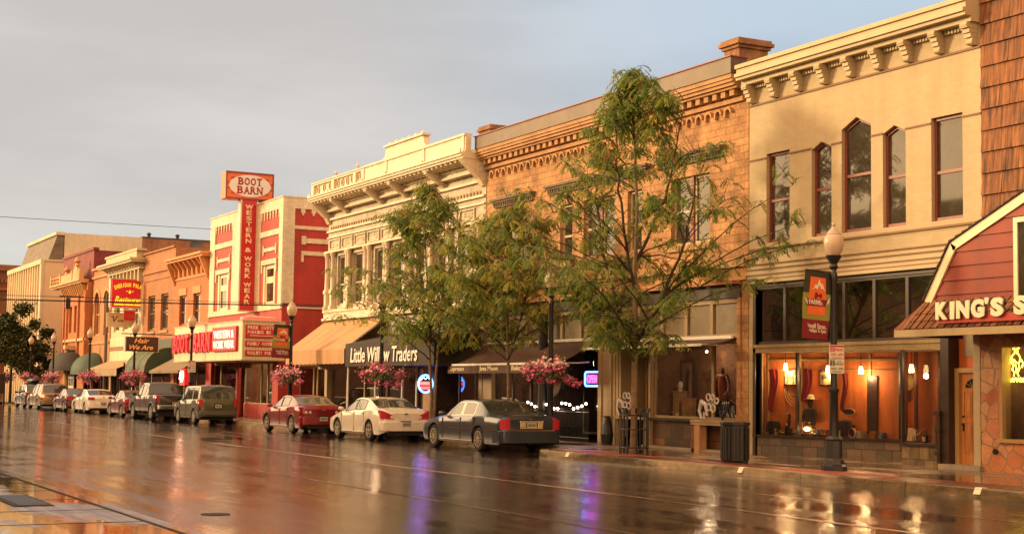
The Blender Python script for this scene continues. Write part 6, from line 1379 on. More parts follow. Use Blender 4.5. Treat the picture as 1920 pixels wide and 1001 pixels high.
q = MB(); q.ext([(-29.48+.23*math.cos(6.283*k/20), BY(-29.48)+.12, 1.31+.09*math.sin(6.283*k/20)) for k in range(20)], (0, .02, 0)); ob = tag(q.build('oval_sign', pm('oval_rim', (.7, .5, .3), .5)), 'oval dark plaque with pale rim behind the right jacket', 'sign')
q = MB(); q.ext([(-29.48+.20*math.cos(6.283*k/20), BY(-29.48)+.11, 1.31+.07*math.sin(6.283*k/20)) for k in range(20)], (0, .009, 0)); q.build('oval_face', dk_brown, ob)
HY = F+1.85
q = MB(); q.lathe((-28.1, HY, 2.06), [(0, -.12), (.07, -.12), (.09, -.04), (.20, -.03), (.19, -.01), (0, -.01)], 18, axis='y'); tag(q.build('straw_hat', pm('straw', (.68, .50, .24), .7, .15, 8)), 'round straw hat hanging on the orange wall', 'hat')
q = MB(); q.lathe((-28.12, HY, 1.74), [(0, -.10), (.07, -.10), (.08, -.04), (.13, -.03), (.12, -.01), (0, -.01)], 16, axis='y'); tag(q.build('black_hat', cloth_dk), 'small black hat hanging under the straw hat', 'hat')
sil = pm('silver_ware', (.7, .6, .45), .2, .1, metal=1.)
for k, (x, lab) in enumerate([(-31.25, 'silver trinket at the left of the lit shop ledge'), (-30.85, 'silver trinket left of the white hat stand'), (-30.3, 'silver buckle below the white hat stand'), (-30.05, 'silver trinket beside the nearest lamp post base'), (-29.62, 'silver trinket before the right jacket')]):
    y = YP(x, .38); q = MB(); q.ball((x, y, .74), (.06, .05, .05), 8); q.ball((x+.08, y+.02, .72), (.05, .04, .03), 8); q.tube([(x-.07, y, .68), (x-.03, y, .83), (x+.04, y, .85)], .012, 5); tag(q.build('trinket', sil), lab, 'trinket')
q = MB(); q.lathe((-29.2, YP(-29.2, .35), .78), [(.10, -.02), (.14, -.02), (.14, .02), (.10, .02)], 20, axis='y', cap=False); tag(q.build('buckle_ring', pm('pink_gold', (.8, .5, .35), .3)), 'round pale ring propped on the ledge right of the jacket', 'belt')
sx = -31.1; sy_ = YP(sx, .3)
bt = thing('horse_statue', 'small black and white rearing horse figure left of the white hat stand', 'statuette', (sx, sy_, .67))
q = MB(); q.ball((sx, sy_, .90), (.09, .05, .07), 10); q.tube([(sx+.05, sy_, .94), (sx+.08, sy_, 1.12), (sx+.1, sy_, 1.2)], [.05, .035, .03], 8); q.ball((sx+.06, sy_-.02, 1.22), (.06, .03, .035), 8)
for dx in (-.07, -.03, .04, .08): q.tube([(sx+dx, sy_, .88), (sx+dx*1.4, sy_, .67)], .016, 5)
q.build('body', cloth_dk, bt); q = MB(); q.ball((sx+.03, sy_-.05, .95), (.03, .01, .04), 6); q.ball((sx+.05, sy_-.04, 1.23), (.04, .02, .02), 6); q.build('patches', white_p, bt)
lx = -30.42; ly = YP(lx, .42); lm = thing('table_lamp', 'glowing lantern on the ledge beneath the white hat stand', 'lamp', (lx, ly, .67)); q = MB(); q.ball((lx, ly, .85), (.12, .05, .06), 10); q.build('glow_bulb', emis('lantern_glow', (1, .6, .25), 7), lm)
q = MB(); q.box(lx-.17, lx+.17, ly-.05, ly+.05, .67, .73); q.tube([(lx-.17, ly, .7), (lx-.17, ly, 1.02), (lx+.17, ly, 1.02), (lx+.17, ly, .7)], .013, 5); q.build('frame', sil, lm)
q = MB(); q.ext([(-27.25, F+.98, .67), (-26.92, F+.98, .67), (-26.95, F+.98, .95), (-27.05, F+.98, .91), (-27.2, F+.98, .97)], (0, .12, 0)); tag(q.build('white_bag', pm('cream_bag', (.65, .52, .3), .7)), 'cream handbag on the ledge right of the door gap', 'bag')
q = MB(); q.lathe((-25.95, F+.35, .665), [(.06, 0), (.06, .18), (.025, .22), (.025, .27)], 10); q2 = tag(q.build('bottle', dk_brown), 'dark bottle with pale label in the right display case', 'bottle'); q = MB(); q.box(-26.0, -25.9, F+.28, F+.289, .70, .81); q.build('bottle_label', white_p, q2)
q = MB()
for a in range(5): q.tube([(-26.3+.05*a, F+.3, .67), (-26.27+.05*a, F+.25, .78+.02*a), (-26.2+.05*a, F+.27, .81+.03*a)], .010, 5)
tag(q.build('wire_hooks', sil), 'row of small silver hooks in the right display case', 'ornament')
q = MB(); q.ext([(-25.72, F+.3, .665), (-25.58, F+.3, .665), (-25.6, F+.3, 1.15), (-25.66, F+.3, 1.3)], (0, .04, 0)); tag(q.build('feather_ornament', stone_trim), 'tall pale feather shaped ornament at the right edge of the display case', 'ornament')
rg = random.Random(21); gcs = [pm('ware_%d' % i, c_, .5, .2, 6) for i, c_ in enumerate([(.30, .05, .03), (.55, .38, .18), (.05, .035, .03), (.6, .5, .35), (.35, .16, .06), (.10, .12, .16)])]
kinds = [('leather_boot', 'boot'), ('folded_shirt', 'shirt'), ('gift_box', 'box'), ('rope_coil', 'rope coil')]; spots = ['at the far left corner', 'left of the horse figure', 'right of the horse figure', 'left of the glowing lantern', 'right of the glowing lantern', 'hidden by the lamp post', 'just right of the lamp post', 'before the right jacket', 'right of the right jacket', 'under the dark panel', 'right of the dark panel', 'beside the right corner post']
for i in range(12):
    x = -31.75+i*.30; y = YP(x, .16+.1*(i % 2)); kn, ct = kinds[i % 4]; m_ = gcs[i % 6]; r_ = thing(kn, '%s on the lit shop ledge %s' % ({'boot': 'leather boot', 'shirt': 'folded stack of shirts', 'box': 'small lidded box', 'rope coil': 'coil of rope'}[ct], spots[i]), ct, (x, y, .67)); q = MB()
    if ct == 'boot': q.tube([(x, y, .67), (x, y, .82), (x-.01, y, .98)], [.05, .045, .06], 10); q.ball((x+.05, y-.02, .70), (.10, .045, .035), 10)
    elif ct == 'shirt':
        for k in range(4): q.box(x-.12+.01*k, x+.12-.005*k, y-.09, y+.09, .67+.045*k, .71+.045*k)
    elif ct == 'box': q.box(x-.09, x+.09, y-.07, y+.07, .67, .80); q.box(x-.1, x+.1, y-.08, y+.08, .80, .84)
    else:
        for k in range(4): q.tube([(x+(.11-.01*k)*math.cos(6.283*j/14), y+(.09-.01*k)*math.sin(6.283*j/14), .69+.04*k) for j in range(15)], .022, 6)
    q.build('body', m_, r_, smooth=40)
# right shop of the stone building
mn = thing('mannequin', 'headless mannequin in a red tank top in the stone building window', 'mannequin', (-34.35, F+.75, 1.0))
q = MB(); vs = []; prof = [(.15, .12, 0), (.12, .10, .2), (.155, .12, .45), (.15, .11, .6), (.10, .09, .72)]
for a_, b_, z_ in prof: vs += [(-34.35+a_*math.cos(6.283*j/14), F+.75+b_*math.sin(6.283*j/14), 1.48+z_) for j in range(14)]
q.add(vs, [(i*14+j, i*14+(j+1) % 14, (i+1)*14+(j+1) % 14, (i+1)*14+j) for i in range(4) for j in range(14)]); q.build('tank_top', pm('tank_red', (.48, .13, .07), .8), mn, smooth=60)
q = MB(); q.ball((-34.35, F+.75, 2.20), (.17, .08, .07), 12); q.lathe((-34.35, F+.75, 2.28), [(.06, 0), (.055, .16)], 10)
for s_ in (-1, 1): q.tube([(-34.35+s_*.17, F+.75, 2.24), (-34.35+s_*.30, F+.74, 2.08), (-34.35+s_*.36, F+.72, 1.84), (-34.35+s_*.24, F+.62, 1.66)], [.05, .05, .04, .03], 8)
q.build('body_form', skin, mn, smooth=60); q = MB(); q.lathe((-34.35, F+.75, 1.0), [(.2, 0), (.2, .3), (.17, .52)], 12); q.build('shorts', cloth_dk, mn)
q = MB(); q.box(-36.8, -36.1, F+1.0, F+1.04, 1.45, 2.7); pic = tag(q.build('framed_drawing', black_m), 'large framed drawing of a standing figure on the dark shop wall', 'picture'); q = MB(); q.box(-36.7, -36.2, F+.99, F+.999, 1.55, 2.6); q.build('drawing_sheet', pm('grey_sheet', (.26, .19, .12), .8, .2, 4), pic)
q = MB(); q.ext([(-36.5, F+.985, 1.7), (-36.35, F+.985, 1.7), (-36.36, F+.985, 2.05), (-36.3, F+.985, 2.35), (-36.42, F+.985, 2.45), (-36.52, F+.985, 2.15)], (0, .004, 0)); q.build('figure_mark', dk_brown, pic)
bc = thing('box_lantern', 'small open wooden lantern box with candle on the dark ledge', 'lantern', (-35.6, F+.3, 1.0))
q = MB()
for x in (-35.85, -35.4):
    for y in (F+.2, F+.45): q.box(x, x+.03, y, y+.03, 1.0, 1.55)
for z in (1.0, 1.53): q.box(-35.85, -35.37, F+.2, F+.23, z, z+.03); q.box(-35.85, -35.37, F+.45, F+.48, z, z+.03)
q.build('frame', pm('orange_frame', (.55, .25, .1), .5), bc); q = MB(); q.lathe((-35.58, F+.34, 1.03), [(.05, 0), (.05, .3)], 10); q.build('candle', pm('pale_candle', (.6, .55, .25), .6), bc)
for x, z, w_, h_, c_, lab in ((-36.5, 1.0, .3, .75, tan_m, 'tall tan plinth beside the shop door'), (-36.05, 1.0, .3, .55, stone_trim, 'lower tan plinth left of the framed drawing'), (-34.85, 1.0, .35, 1.1, int_brown, 'brown plinth right of the lantern box')):
    q = MB(); q.box(x-w_/2, x+w_/2, F+.65, F+.95, z, z+h_); q.box(x-w_/2-.02, x+w_/2+.02, F+.63, F+.97, z+h_, z+h_+.03); tag(q.build('plinth', c_), lab, 'plinth')
q = MB(); q.ball((-36.5, F+.8, 1.93), (.1, .06, .14), 10); q.lathe((-36.5, F+.8, 1.78), [(.07, 0), (.03, .06)], 10); tag(q.build('necklace_bust', white_p), 'small white necklace bust on the tan plinth', 'bust')
for (x, y, lab) in ((-33.55, F-.3, 'white swirled metal sculpture on the ledge by the right pier'), (-38.1, F-.1, 'white swirled metal sculpture behind the tree guard')):
    q = MB(); z = 1.0
    q.tube([(x-.3, y, z+.02), (x-.42, y, z+.25), (x-.3, y, z+.5), (x-.12, y, z+.42), (x-.05, y, z+.12), (x-.2, y, z+.2), (x-.18, y, z+.03)], [.03, .05, .07, .06, .03, .03, .03], 8)
    for cx, cz, r in ((.0, .62, .09), (.2, .62, .08), (.02, .35, .09), (.22, .32, .1), (.38, .52, .08)): q.tube([(x+cx+r*math.cos(6.283*k/12), y, z+cz+r*math.sin(6.283*k/12)) for k in range(13)], .022, 6)
    tag(q.build('metal_sculpture', pm('sculpture_white', (.62, .58, .60), .4, .1)), lab, 'sculpture')
q = MB()
for k in range(9): a = k*.7; q.tube([(-32.9, F-.3, 1.0), (-32.9+.18*math.cos(a), F-.3, 1.3+.2*math.sin(a)), (-32.75+.2*math.cos(a+1), F-.3, 1.45+.2*math.sin(a+1))], .016, 5)
tag(q.build('wire_sculpture', black_m), 'tangled black iron sculpture beside the white one', 'sculpture')
q = MB(); q.lathe((-39.3+.6, F-.35, .15), [(.16, 0), (.2, .3), (.16, .6), (.1, .8), (.11, .85)], 12); tag(q.build('dark_urn', black_m), 'tall dark urn beside the tan pillar', 'urn')
def added_fill_bulb(x, y, z, e, lab):  # bulb and point light added to brighten a dark shop room
    r_ = thing('added_fill_lamp', lab, 'lamp', (x, y, z)); q = MB(); q.ball((x, y, z), .04, 8); q.build('bulb', emis('fill_bulb_glow', (1, .75, .45), 5), r_); q = MB(); q.tube([(x, y, z+.03), (x, y, z+.2)], .01, 4); q.build('cord', black_m, r_)
    l_ = bpy.data.lights.new('fill_light', 'POINT'); l_.energy = e; l_.color = (1.0, .70, .42); l_.shadow_soft_size = .1; o = bpy.data.objects.new('fill_light', l_); COL.objects.link(o); o.parent = r_; o.location = (0, 0, -.1)
added_fill_bulb(-54.6, F+1.1, 2.6, 9, 'added fill lamp in the shop under the black awning'); added_fill_bulb(-44.8, F+1.0, 2.8, 35, 'added fill lamp in the cafe behind the middle tree'); added_fill_bulb(-60.0, F+1.1, 2.6, 20, 'added fill lamp in the shop under the tan awning'); added_fill_bulb(-34.9, F+.6, 2.9, 18, 'added fill lamp inside the stone building shop above the mannequin'); added_fill_bulb(-73.0, F+1.2, 2.75, 90, 'added fill lamp in the red store window'); added_fill_bulb(-22.2, F+.6, 2.6, 14, 'added fill lamp inside the flagstone shop window')
# goods in the far windows
gc = [pm('goods_%d' % i, c_, .8, .2, 4) for i, c_ in enumerate([(.35, .22, .10), (.10, .16, .08), (.25, .05, .04), (.45, .38, .22), (.08, .06, .10)])]
def rack(x, y, z, w_, h_, m, lab, rgs):
    rg = random.Random(rgs); r_ = thing('clothes_rack', lab, 'clothes rack', (x, y, z)); q = MB(); q.tube([(x-w_/2, y, z), (x-w_/2, y, z+h_), (x+w_/2, y, z+h_), (x+w_/2, y, z)], .02, 5); q.build('frame', black_m, r_)
    for k in range(5):
        xx = x-w_/2+.1+k*(w_-.2)/4; q = MB(); q.ext([(xx-.06, y-.2, z+h_-.08), (xx+.06, y-.2, z+h_-.08), (xx+.08, y-.2, z+h_*.35), (xx-.08, y-.2, z+h_*.4)], (0, .4, 0)); q.build('garment', gc[rg.randrange(5)], r_)
rack(-73.6, F+1.3, .2, 1.4, 1.7, 0, 'rack of clothes in the red store window right of the post', 1); rack(-71.0, F+1.4, .2, 1.1, 1.8, 0, 'rack of clothes at the right corner window of the red store', 2); rack(-78.6, F+1.5, .2, 2.2, 1.7, 0, 'rack of clothes in the left window of the red store', 3)
rack(-60.2, F+1.4, .2, 1.6, 1.6, 0, 'rack of clothes behind glass under the tan awning', 4); rack(-54.6, F+1.3, .2, 1.6, 1.6, 0, 'rack of clothes in the window beneath the black awning', 5); rack(-65.9, F+1.9, .2, 1.2, 1.9, 0, 'rack of green clothes in the low shop', 6)
# ================================================================= cars
tyre_m = pm('tyre', (.018, .017, .016), .8, .2); rim_m = pm('alloy', (.72, .68, .58), .28, .08, metal=.85); under_m = pm('underbody', (.012, .011, .010), .9, .2)
cglass = pm('car_glass', (.035, .04, .035), .03, .1, spec=1.0); cglass_l = pm('car_glass_pale', (.10, .11, .08), .04, .2, 1.5, spec=.8)
tail_m = emis('tail_lamp', (.34, .008, .014), .16); tail_w = pm('lamp_white', (.75, .6, .5), .2, .05); brake_m = emis('brake_lamp', (1.0, .10, .03), 5)
plate_m = pm('licence_plate', (.42, .42, .34), .5, .15, 20); plast = pm('grey_plastic', (.10, .09, .075), .6, .15)
def interp(pts, x):
    if x <= pts[0][0]: return pts[0][1]
    for (a, b), (c, d) in zip(pts[:-1], pts[1:]):
        if x <= c:
            t = (x-a)/(c-a) if c > a else 0; return b+(d-b)*t
    return pts[-1][1]
def smooth(pts, x, s=.07): return sum(interp(pts, x+s*k)*w_ for k, w_ in ((-1.5, .12), (-.75, .22), (0, .32), (.75, .22), (1.5, .12)))
def wheel(r_, x, y, R_, side, style, wd=.21):
    q = MB(); s = side; prof = [(R_*.66, -wd/2), (R_*.93, -wd/2), (R_, -wd*.32), (R_, wd*.32), (R_*.93, wd/2), (R_*.66, wd/2)]
    q.lathe((x, y, R_), prof, 24, axis='y', cap=False); w_ = q.build('wheel', tyre_m, r_, smooth=35)
    q = MB(); yo = y+s*wd*.5
    q.lathe((x, yo-s*.03, R_), [(0, -.005), (R_*.69, -.005), (R_*.69, .005), (0, .005)], 20, 1, axis='y')
    q.lathe((x, yo, R_), [(R_*.60, -.012), (R_*.70, -.012), (R_*.70, .012), (R_*.60, .012)], 24, 0, axis='y', cap=False); q.lathe((x, yo, R_), [(0, -.015), (R_*.16, -.015), (R_*.14, .012), (0, .014)], 12, 0, axis='y')
    n = style
    for k in range(n):
        a = 6.283*k/n+.3; c_, s_ = math.cos(a), math.sin(a); u = Vector((c_, 0, s_)); v_ = Vector((-s_, 0, c_)); wq = R_*(.13 if n < 7 else .06)
        C_ = Vector((x, yo, R_)); P = [C_+u*R_*.1-v_*wq*.8, C_+u*R_*.62-v_*wq, C_+u*R_*.62+v_*wq, C_+u*R_*.1+v_*wq*.8]; q.ext(P, (0, s*.012, 0), 0)
    q.build('rim', [rim_m, under_m], w_)
def car(name, label, X, Y, p, col, group=None):
    """body lofted from cross sections; X, Y = front bumper and near flank on the street, nose towards -X"""
    Lc, W, Hh = p['L'], p['W']/2, p['H']; r_ = thing(name, label, p.get('cat', 'car'), (X+Lc/2, Y+W, 0), 'cars parked along the kerb')
    mt = col; yc = Y+W; fa, ra = p['fa'], p['ra']; R_ = p['R']; top, belt = p['top'], p['belt']; AR = R_+p.get('gap', .055)
    gl = p['side']; fg = p['front']; rg_ = p['rear']
    xs = set(); x = 0
    while x < Lc: xs.add(round(x, 3)); x += .075
    xs |= {Lc-.12, Lc-.06, Lc-.03, Lc-.01, Lc, .02, .05, .1}
    for a in gl: xs |= set(a)
    xs |= set(fg)|set(rg_)
    for ax in (fa, ra):
        for k in range(13): xs.add(round(ax+AR*math.cos(math.pi*k/12), 3))
    xs = sorted(q for q in xs if 0 <= q <= Lc+1e-6); xx = []
    keep = {round(v, 3) for a in gl for v in a}|{round(v, 3) for v in list(fg)+list(rg_)}
    for v in xs:
        if xx and v-xx[-1] < .008 and round(v, 3) not in keep: continue
        xx.append(v)
    secs = []
    cr_ = p.get('corner', .30)
    for x in xx:
        zt = smooth(top, x, p.get('sm', .06)); zb = min(smooth(belt, x, .1), zt-.015)
        e = max(0, (x-(Lc-cr_))/cr_); e2 = max(0, (cr_+.1-x)/(cr_+.1)); wf = 1-.17*e**3.2-.24*e2**2.4
        w_ = W*wf; z0 = p.get('sill', .20)+(.10*max(0, e)**2)+(.06*e2)
        for ax in (fa, ra):
            if abs(x-ax) < AR: z0 = max(z0, R_+math.sqrt(AR*AR-(x-ax)**2)-.0)
        z0 = min(z0, zb-.10); hgt = zt-zb; g = min(1, max(0, hgt/.42)); tum = p.get('tumble', .24)
        P = []
        lv = [0, .10, .30, .52, .74, .92, 1]
        for t_ in lv:
            z = z0+(zb-z0)*t_; s_ = (z-.25)/max(.2, zb-.25); k = .965+.035*math.sin(math.pi*min(1, max(0, .12+s_*.80)))
            if t_ == 0: k -= .02
            if t_ == 1: k -= .02+.015
            P.append((w_*k, z))
        yr = w_*(.945-tum*g*(.75 if hgt < .6 else 1)-(.13*(1-g))); zr = zb+hgt*(.78+.14*g)
        yb = P[-1][0]; 
        P.append((yb+(yr-yb)*.07, zb+(zr-zb)*.07)); P.append((yb+(yr-yb)*.88+.012, zb+(zr-zb)*.88)); P.append((yr, zr)); P.append((yr*.86, zt-.022*g-.012)); P.append((yr*.5, zt-.004)); P.append((0, zt))
        secs.append((x, P))
    body = MB(); gs, gf, gr_ = MB(), MB(), MB(); n = len(secs[0][1])
    def V(i, j, sd): x, P = secs[i]; return (X+x, yc+sd*P[j][0], P[j][1])
    for sd in (-1, 1):
        for i in range(len(secs)-1):
            xm = (secs[i][0]+secs[i+1][0])/2
            for j in range(n-1):
                F_ = [V(i, j, sd), V(i+1, j, sd), V(i+1, j+1, sd), V(i, j+1, sd)]
                if sd == 1: F_ = F_[::-1]
                tgt = body
                if j == 7 and any(a < xm < b for a, b in gl): tgt = gs
                elif j >= 9 and fg[0] < xm < fg[1]: tgt = gf
                elif j >= (9 if not p.get('van') else 9) and rg_[0] < xm < rg_[1]: tgt = gr_
                m_ = 0
                if p.get('bed') and j >= 9 and p['bed'][0] < xm < p['bed'][1]: m_ = 1
                if p.get('vinyl') and j >= 9 and p['vinyl'][0] < xm < p['vinyl'][1]: m_ = 1
                if p.get('clad') and j <= 1: m_ = 2
                tgt.poly(F_, m_ if tgt is body else 0)
    for i in (0, len(secs)-1):
        body.poly([V(i, j, -1) for j in range(n)]+[V(i, j, 1) for j in range(n-2, -1, -1)], p.get('endm', 0))
    body.build('body', [mt, p.get('m1', under_m), p.get('m2', plast)], r_, smooth=32)
    gs.build('side_window', p.get('gm', cglass), r_, smooth=50); gf.build('windscreen', cglass, r_, smooth=50); gr_.build('rear_window', p.get('grm', cglass), r_, smooth=50)
    q = MB(); q.box(X+.15, X+Lc-.15, yc-W*.84, yc+W*.84, .20, min(.55, p.get('sill', .2)+.35)); q.build('underbody', under_m, r_)
    q = MB()
    for ax in (fa, ra):
        for sd in (-1, 1):
            k = 14; ya = yc+sd*W*.80; yb_ = yc+sd*W*.955; pts = [(X+ax+AR*1.0*math.cos(math.pi*i/k), R_+AR*1.0*math.sin(math.pi*i/k)) for i in range(k+1)]
            for a, b in zip(pts[:-1], pts[1:]): q.poly([(a[0], ya, a[1]), (b[0], ya, b[1]), (b[0], yb_, b[1]), (a[0], yb_, a[1])])
            q.poly([(a[0], ya, a[1]) for a in pts]+[(X+ax-AR, ya, .2), (X+ax+AR, ya, .2)])
    q.build('wheel_well', under_m, r_)
    for ax in (fa, ra):
        for sd in (-1, 1): wheel(r_, X+ax, yc+sd*(W-.13), R_, sd, p.get('spokes', 5))
    XR = X+Lc
    def corner(a, b, z0, z1, z0b=None, z1b=None, m=tail_m, nm='tail_light', both=True, out=.012, fr=.30):
        """lamp or bumper wrapped round the rear corner; a, b: inner and outer reach as a share of half width"""
        for sd in ((-1, 1) if both else (-1,)):
            q = MB(); outer = [(XR+out-.004, W*a)]+[(XR+out-.004-.0*k, W*(a+(.80-a)*k/3)) for k in range(1, 4)]+[(XR-.03+out, W*.895+out), (XR-.09+out, W*.955+out), (XR-fr, W*b+out)]
            inner = [(XR-fr, W*b-.05), (XR-.14, W*.88), (XR-.06, W*.80), (XR-.05, W*a)]
            pl = outer+inner; k = len(pl); zz0 = [z0]*k; zz1 = [z1]*k
            if z1b is not None:
                for i_, (px, py) in enumerate(pl):
                    t_ = min(1, max(0, (py/W-a)/(b-a))); zz1[i_] = z1+(z1b-z1)*t_; zz0[i_] = z0+((z0b if z0b is not None else z0)-z0)*t_
            vs = [(px, yc+sd*py, zz0[i_]) for i_, (px, py) in enumerate(pl)]+[(px, yc+sd*py, zz1[i_]) for i_, (px, py) in enumerate(pl)]
            fsx = [tuple(range(k)), tuple(range(2*k-1, k-1, -1))]+[(i_, (i_+1) % k, (i_+1) % k+k, i_+k) for i_ in range(k)]
            q.add(vs, fsx); o = q.build(nm, m, r_)
            yield o
    tl = p['tail']; list(corner(tl[0], tl[1], tl[2], tl[3], tl[4], tl[5], p.get('tm', tail_m), fr=p.get('tfr', .30)))
    if p.get('clear'):
        q = MB()
        for sd in (-1, 1):
            for f in p['clear'][0]: q.lathe((XR+.012, yc+sd*W*f, p['clear'][1]), [(0, 0), (.058, 0), (.045, .012), (0, .014)], 12, axis='x')
        q.build('reverse_light', p.get('clm', tail_w), r_)
    bz0, bz1, bm = p['bumper']
    q = MB(); o_ = p.get('bo', .05)
    pl = [(XR-.5, W*1.0), (XR-.10, W*.99), (XR+o_*.4, W*.90), (XR+o_, W*.72), (XR+o_, 0), (XR+o_, -W*.72), (XR+o_*.4, -W*.90), (XR-.10, -W*.99), (XR-.5, -W*1.0), (XR-.5, -W*.9), (XR-.15, -W*.8), (XR-.15, W*.8), (XR-.5, W*.9)]
    q.ext([(a, yc+b, bz0) for a, b in pl], (0, 0, bz1-bz0)); q.build('bumper', {'body': mt, 'chrome': chrome, 'plastic': plast}[bm], r_, smooth=40, bevel=.012)
    if p.get('valance'):
        q = MB(); q.box(XR-.2, XR+.02, yc-W*.72, yc+W*.72, .20, bz0-.001+.0); q.build('lower_valance', under_m, r_)
    pz = p['plate']; q = MB(); q.box(XR+.01, XR+p.get('po', .02), yc-.155, yc+.155, pz-.078, pz+.078); pl_ = q.build('licence_plate', plate_m, r_)
    q = MB()
    for k in range(5): yy = yc-.11+k*.047; q.box(XR+p.get('po', .02)+.0005, XR+p.get('po', .02)+.002, yy, yy+.03, pz-.035, pz+.035)
    q.build('plate_marks', pm('plate_marks', (.08, .09, .07), .6), pl_)
    q = MB(); q.box(XR+.004, XR+.0095, yc-.2, yc+.2, pz-.11, pz+.11); q.build('plate_recess', p.get('pr', under_m), r_)
    if p.get('badge'): q = MB(); q.box(XR+.004, XR+.016, yc-.07, yc+.07, p['badge']-.014, p['badge']+.014); q.box(XR+.0045, XR+.0165, yc-.025, yc+.025, p['badge']-.03, p['badge']+.03); q.build('badge', chrome, r_)
    hm = chrome if p.get('ch') else mt
    for hx in p['handles']:
        z = smooth(belt, hx, .1)-.10; q = MB(); q.box(X+hx-.08, X+hx+.08, yc-W-.012, yc-W+.012, z-.018, z+.018); q.build('door_handle', hm, r_, bevel=.006)
    for sd in (-1, 1):
        mx_ = p['mirror']; z = smooth(belt, mx_, .1)+.09; q = MB(); q.ball((X+mx_, yc+sd*(W+.08), z), (.075, .11, .075), 10); q.box(X+mx_-.02, X+mx_+.03, min(yc+sd*(W-.06), yc+sd*(W+.05)), max(yc+sd*(W-.06), yc+sd*(W+.05)), z-.06, z-.02)
        q.build('mirror', p.get('mm', mt), r_, smooth=60)
    # weather strips round each side window
    for ga, gb in gl:
        ids = [i for i, (x, _) in enumerate(secs) if ga-1e-4 <= x <= gb+1e-4]
        for sd in (-1, 1):
            ring = [V(i, 7, sd) for i in ids]+[V(i, 8, sd) for i in reversed(ids)]; q = MB(); q.tube([(a_, b_+sd*.004, c_) for a_, b_, c_ in ring]+[(ring[0][0], ring[0][1]+sd*.004, ring[0][2])], .009, 5); q.build('window_trim', chrome if p.get('ch') else under_m, r_)
    # door seams, sill strip and B pillar
    q = MB()
    for sx in p['seams']:
        zb = smooth(belt, sx, .1)
        for k in range(5): za, zc = .30+(zb-.34)*k/5, .30+(zb-.34)*(k+1)/5; q.box(X+sx-.006, X+sx+.006, yc-W*.999-.0035, yc-W*.90, za, zc)
    q.build('door_seam', under_m, r_)
    q = MB(); q.box(X+fa+AR+.02, X+ra-AR-.02, yc-W-.004, yc-W*.9, p.get('sill', .2)+.02, p.get('sill', .2)+.06); q.build('sill_strip', p.get('sm_', chrome), r_)
    if p.get('mould'):
        z = p['mould']; q = MB(); q.box(X+fa+AR+.02, X+ra-AR-.02, yc-W-.008, yc-W*.95, z-.014, z+.014); q.box(X+ra+AR+.02, XR-.25, yc-W-.008, yc-W*.95, z-.014, z+.014); q.box(XR+.05, XR+.062, yc-W*.72, yc+W*.72, z-.016, z+.016); q.build('chrome_strip', chrome, r_)
    q = MB(); q.ball((X+.12, yc-W*.70, smooth(top, .1)-.12), (.10, .16, .07), 10); q.ball((X+.12, yc+W*.70, smooth(top, .1)-.12), (.10, .16, .07), 10); q.each('headlight', tail_w, r_, smooth=60)
    return r_
town = dict(L=5.40, W=1.96, H=1.47, fa=.98, ra=3.97, R=.335, sill=.21, top=[(0, .62), (.06, .78), (.5, .88), (1.45, 1.0), (1.62, 1.03), (2.35, 1.42), (2.65, 1.465), (3.3, 1.465), (3.75, 1.41), (4.32, 1.10), (4.5, 1.07), (5.25, 1.03), (5.36, .98), (5.40, .90)],
            belt=[(0, .60), (.1, .70), (1.5, .93), (3.8, .985), (4.6, .98), (5.3, .94), (5.4, .86)], front=(1.66, 2.42), rear=(3.72, 4.34), side=[(1.85, 2.78), (2.88, 3.62)], vinyl=None, spokes=10, tumble=.27,
            tfr=.10, tail=(.70, .96, .63, .97, .64, .90), bumper=(.26, .60, 'body'), plate=.76, handles=(2.62, 3.5), mirror=1.78, seams=(1.62, 2.83, 3.72), mould=.615, ch=True, badge=.93, gm=cglass_l, grm=cglass, bo=.06, corner=.26)
cg = dict(L=4.87, W=1.80, H=1.45, fa=.95, ra=3.80, R=.33, sill=.21, top=[(0, .60), (.06, .72), (.5, .84), (1.2, .98), (1.35, 1.02), (2.2, 1.39), (2.6, 1.45), (3.1, 1.44), (3.5, 1.37), (4.22, 1.10), (4.35, 1.085), (4.72, 1.075), (4.82, 1.0), (4.87, .88)],
          belt=[(0, .58), (.1, .66), (1.3, .92), (3.5, 1.01), (4.3, 1.02), (4.75, .98), (4.87, .82)], front=(1.38, 2.25), rear=(3.42, 4.24), side=[(1.62, 2.46), (2.54, 3.36)], spokes=5, tumble=.27,
          tail=(.50, .97, .72, .84, .74, 1.02), clear=((.56,), .79), bumper=(.34, .64, 'body'), plate=.56, handles=(2.35, 3.25), mirror=1.55, seams=(1.36, 2.50, 3.36), valance=True, badge=.90, po=.068, bo=.055, pr=under_m)
dark_slate = paint('paint_slate', (.040, .055, .075), .5, .3); white_car = paint('paint_cream_white', (.80, .74, .62), .0, .35); red_car = paint('paint_red', (.26, .008, .014), .35, .3)
lin = car('parked_car', 'long dark slate sedan nearest the camera with red upright tail lights and chrome plate surround', -42.33, 19.3, town, dark_slate)
q = MB(); XR = -42.33+5.40; yc = 19.3+.98
q.box(XR+.004, XR+.03, yc-.36, yc+.36, .66, .70); q.box(XR+.004, XR+.03, yc-.36, yc-.19, .70, .84); q.box(XR+.004, XR+.03, yc+.19, yc+.36, .70, .84); q.box(XR+.004, XR+.03, yc-.38, yc+.38, .84, .88); q.build('chrome_surround', pm('plate_chrome', (.8, .68, .42), .25, .05, metal=.7), lin, bevel=.01)
mal = car('parked_car', 'cream white sedan with red wedge tail lights parked beneath the bright pink basket', -50.25, 19.3, cg, white_car)
cg2 = dict(cg); cg2.update(tm=red_car, tail=(.50, .97, .74, .86, .76, .99), clear=((.58, .76), .80), clm=tail_w, gm=cglass_l, grm=cglass_l)
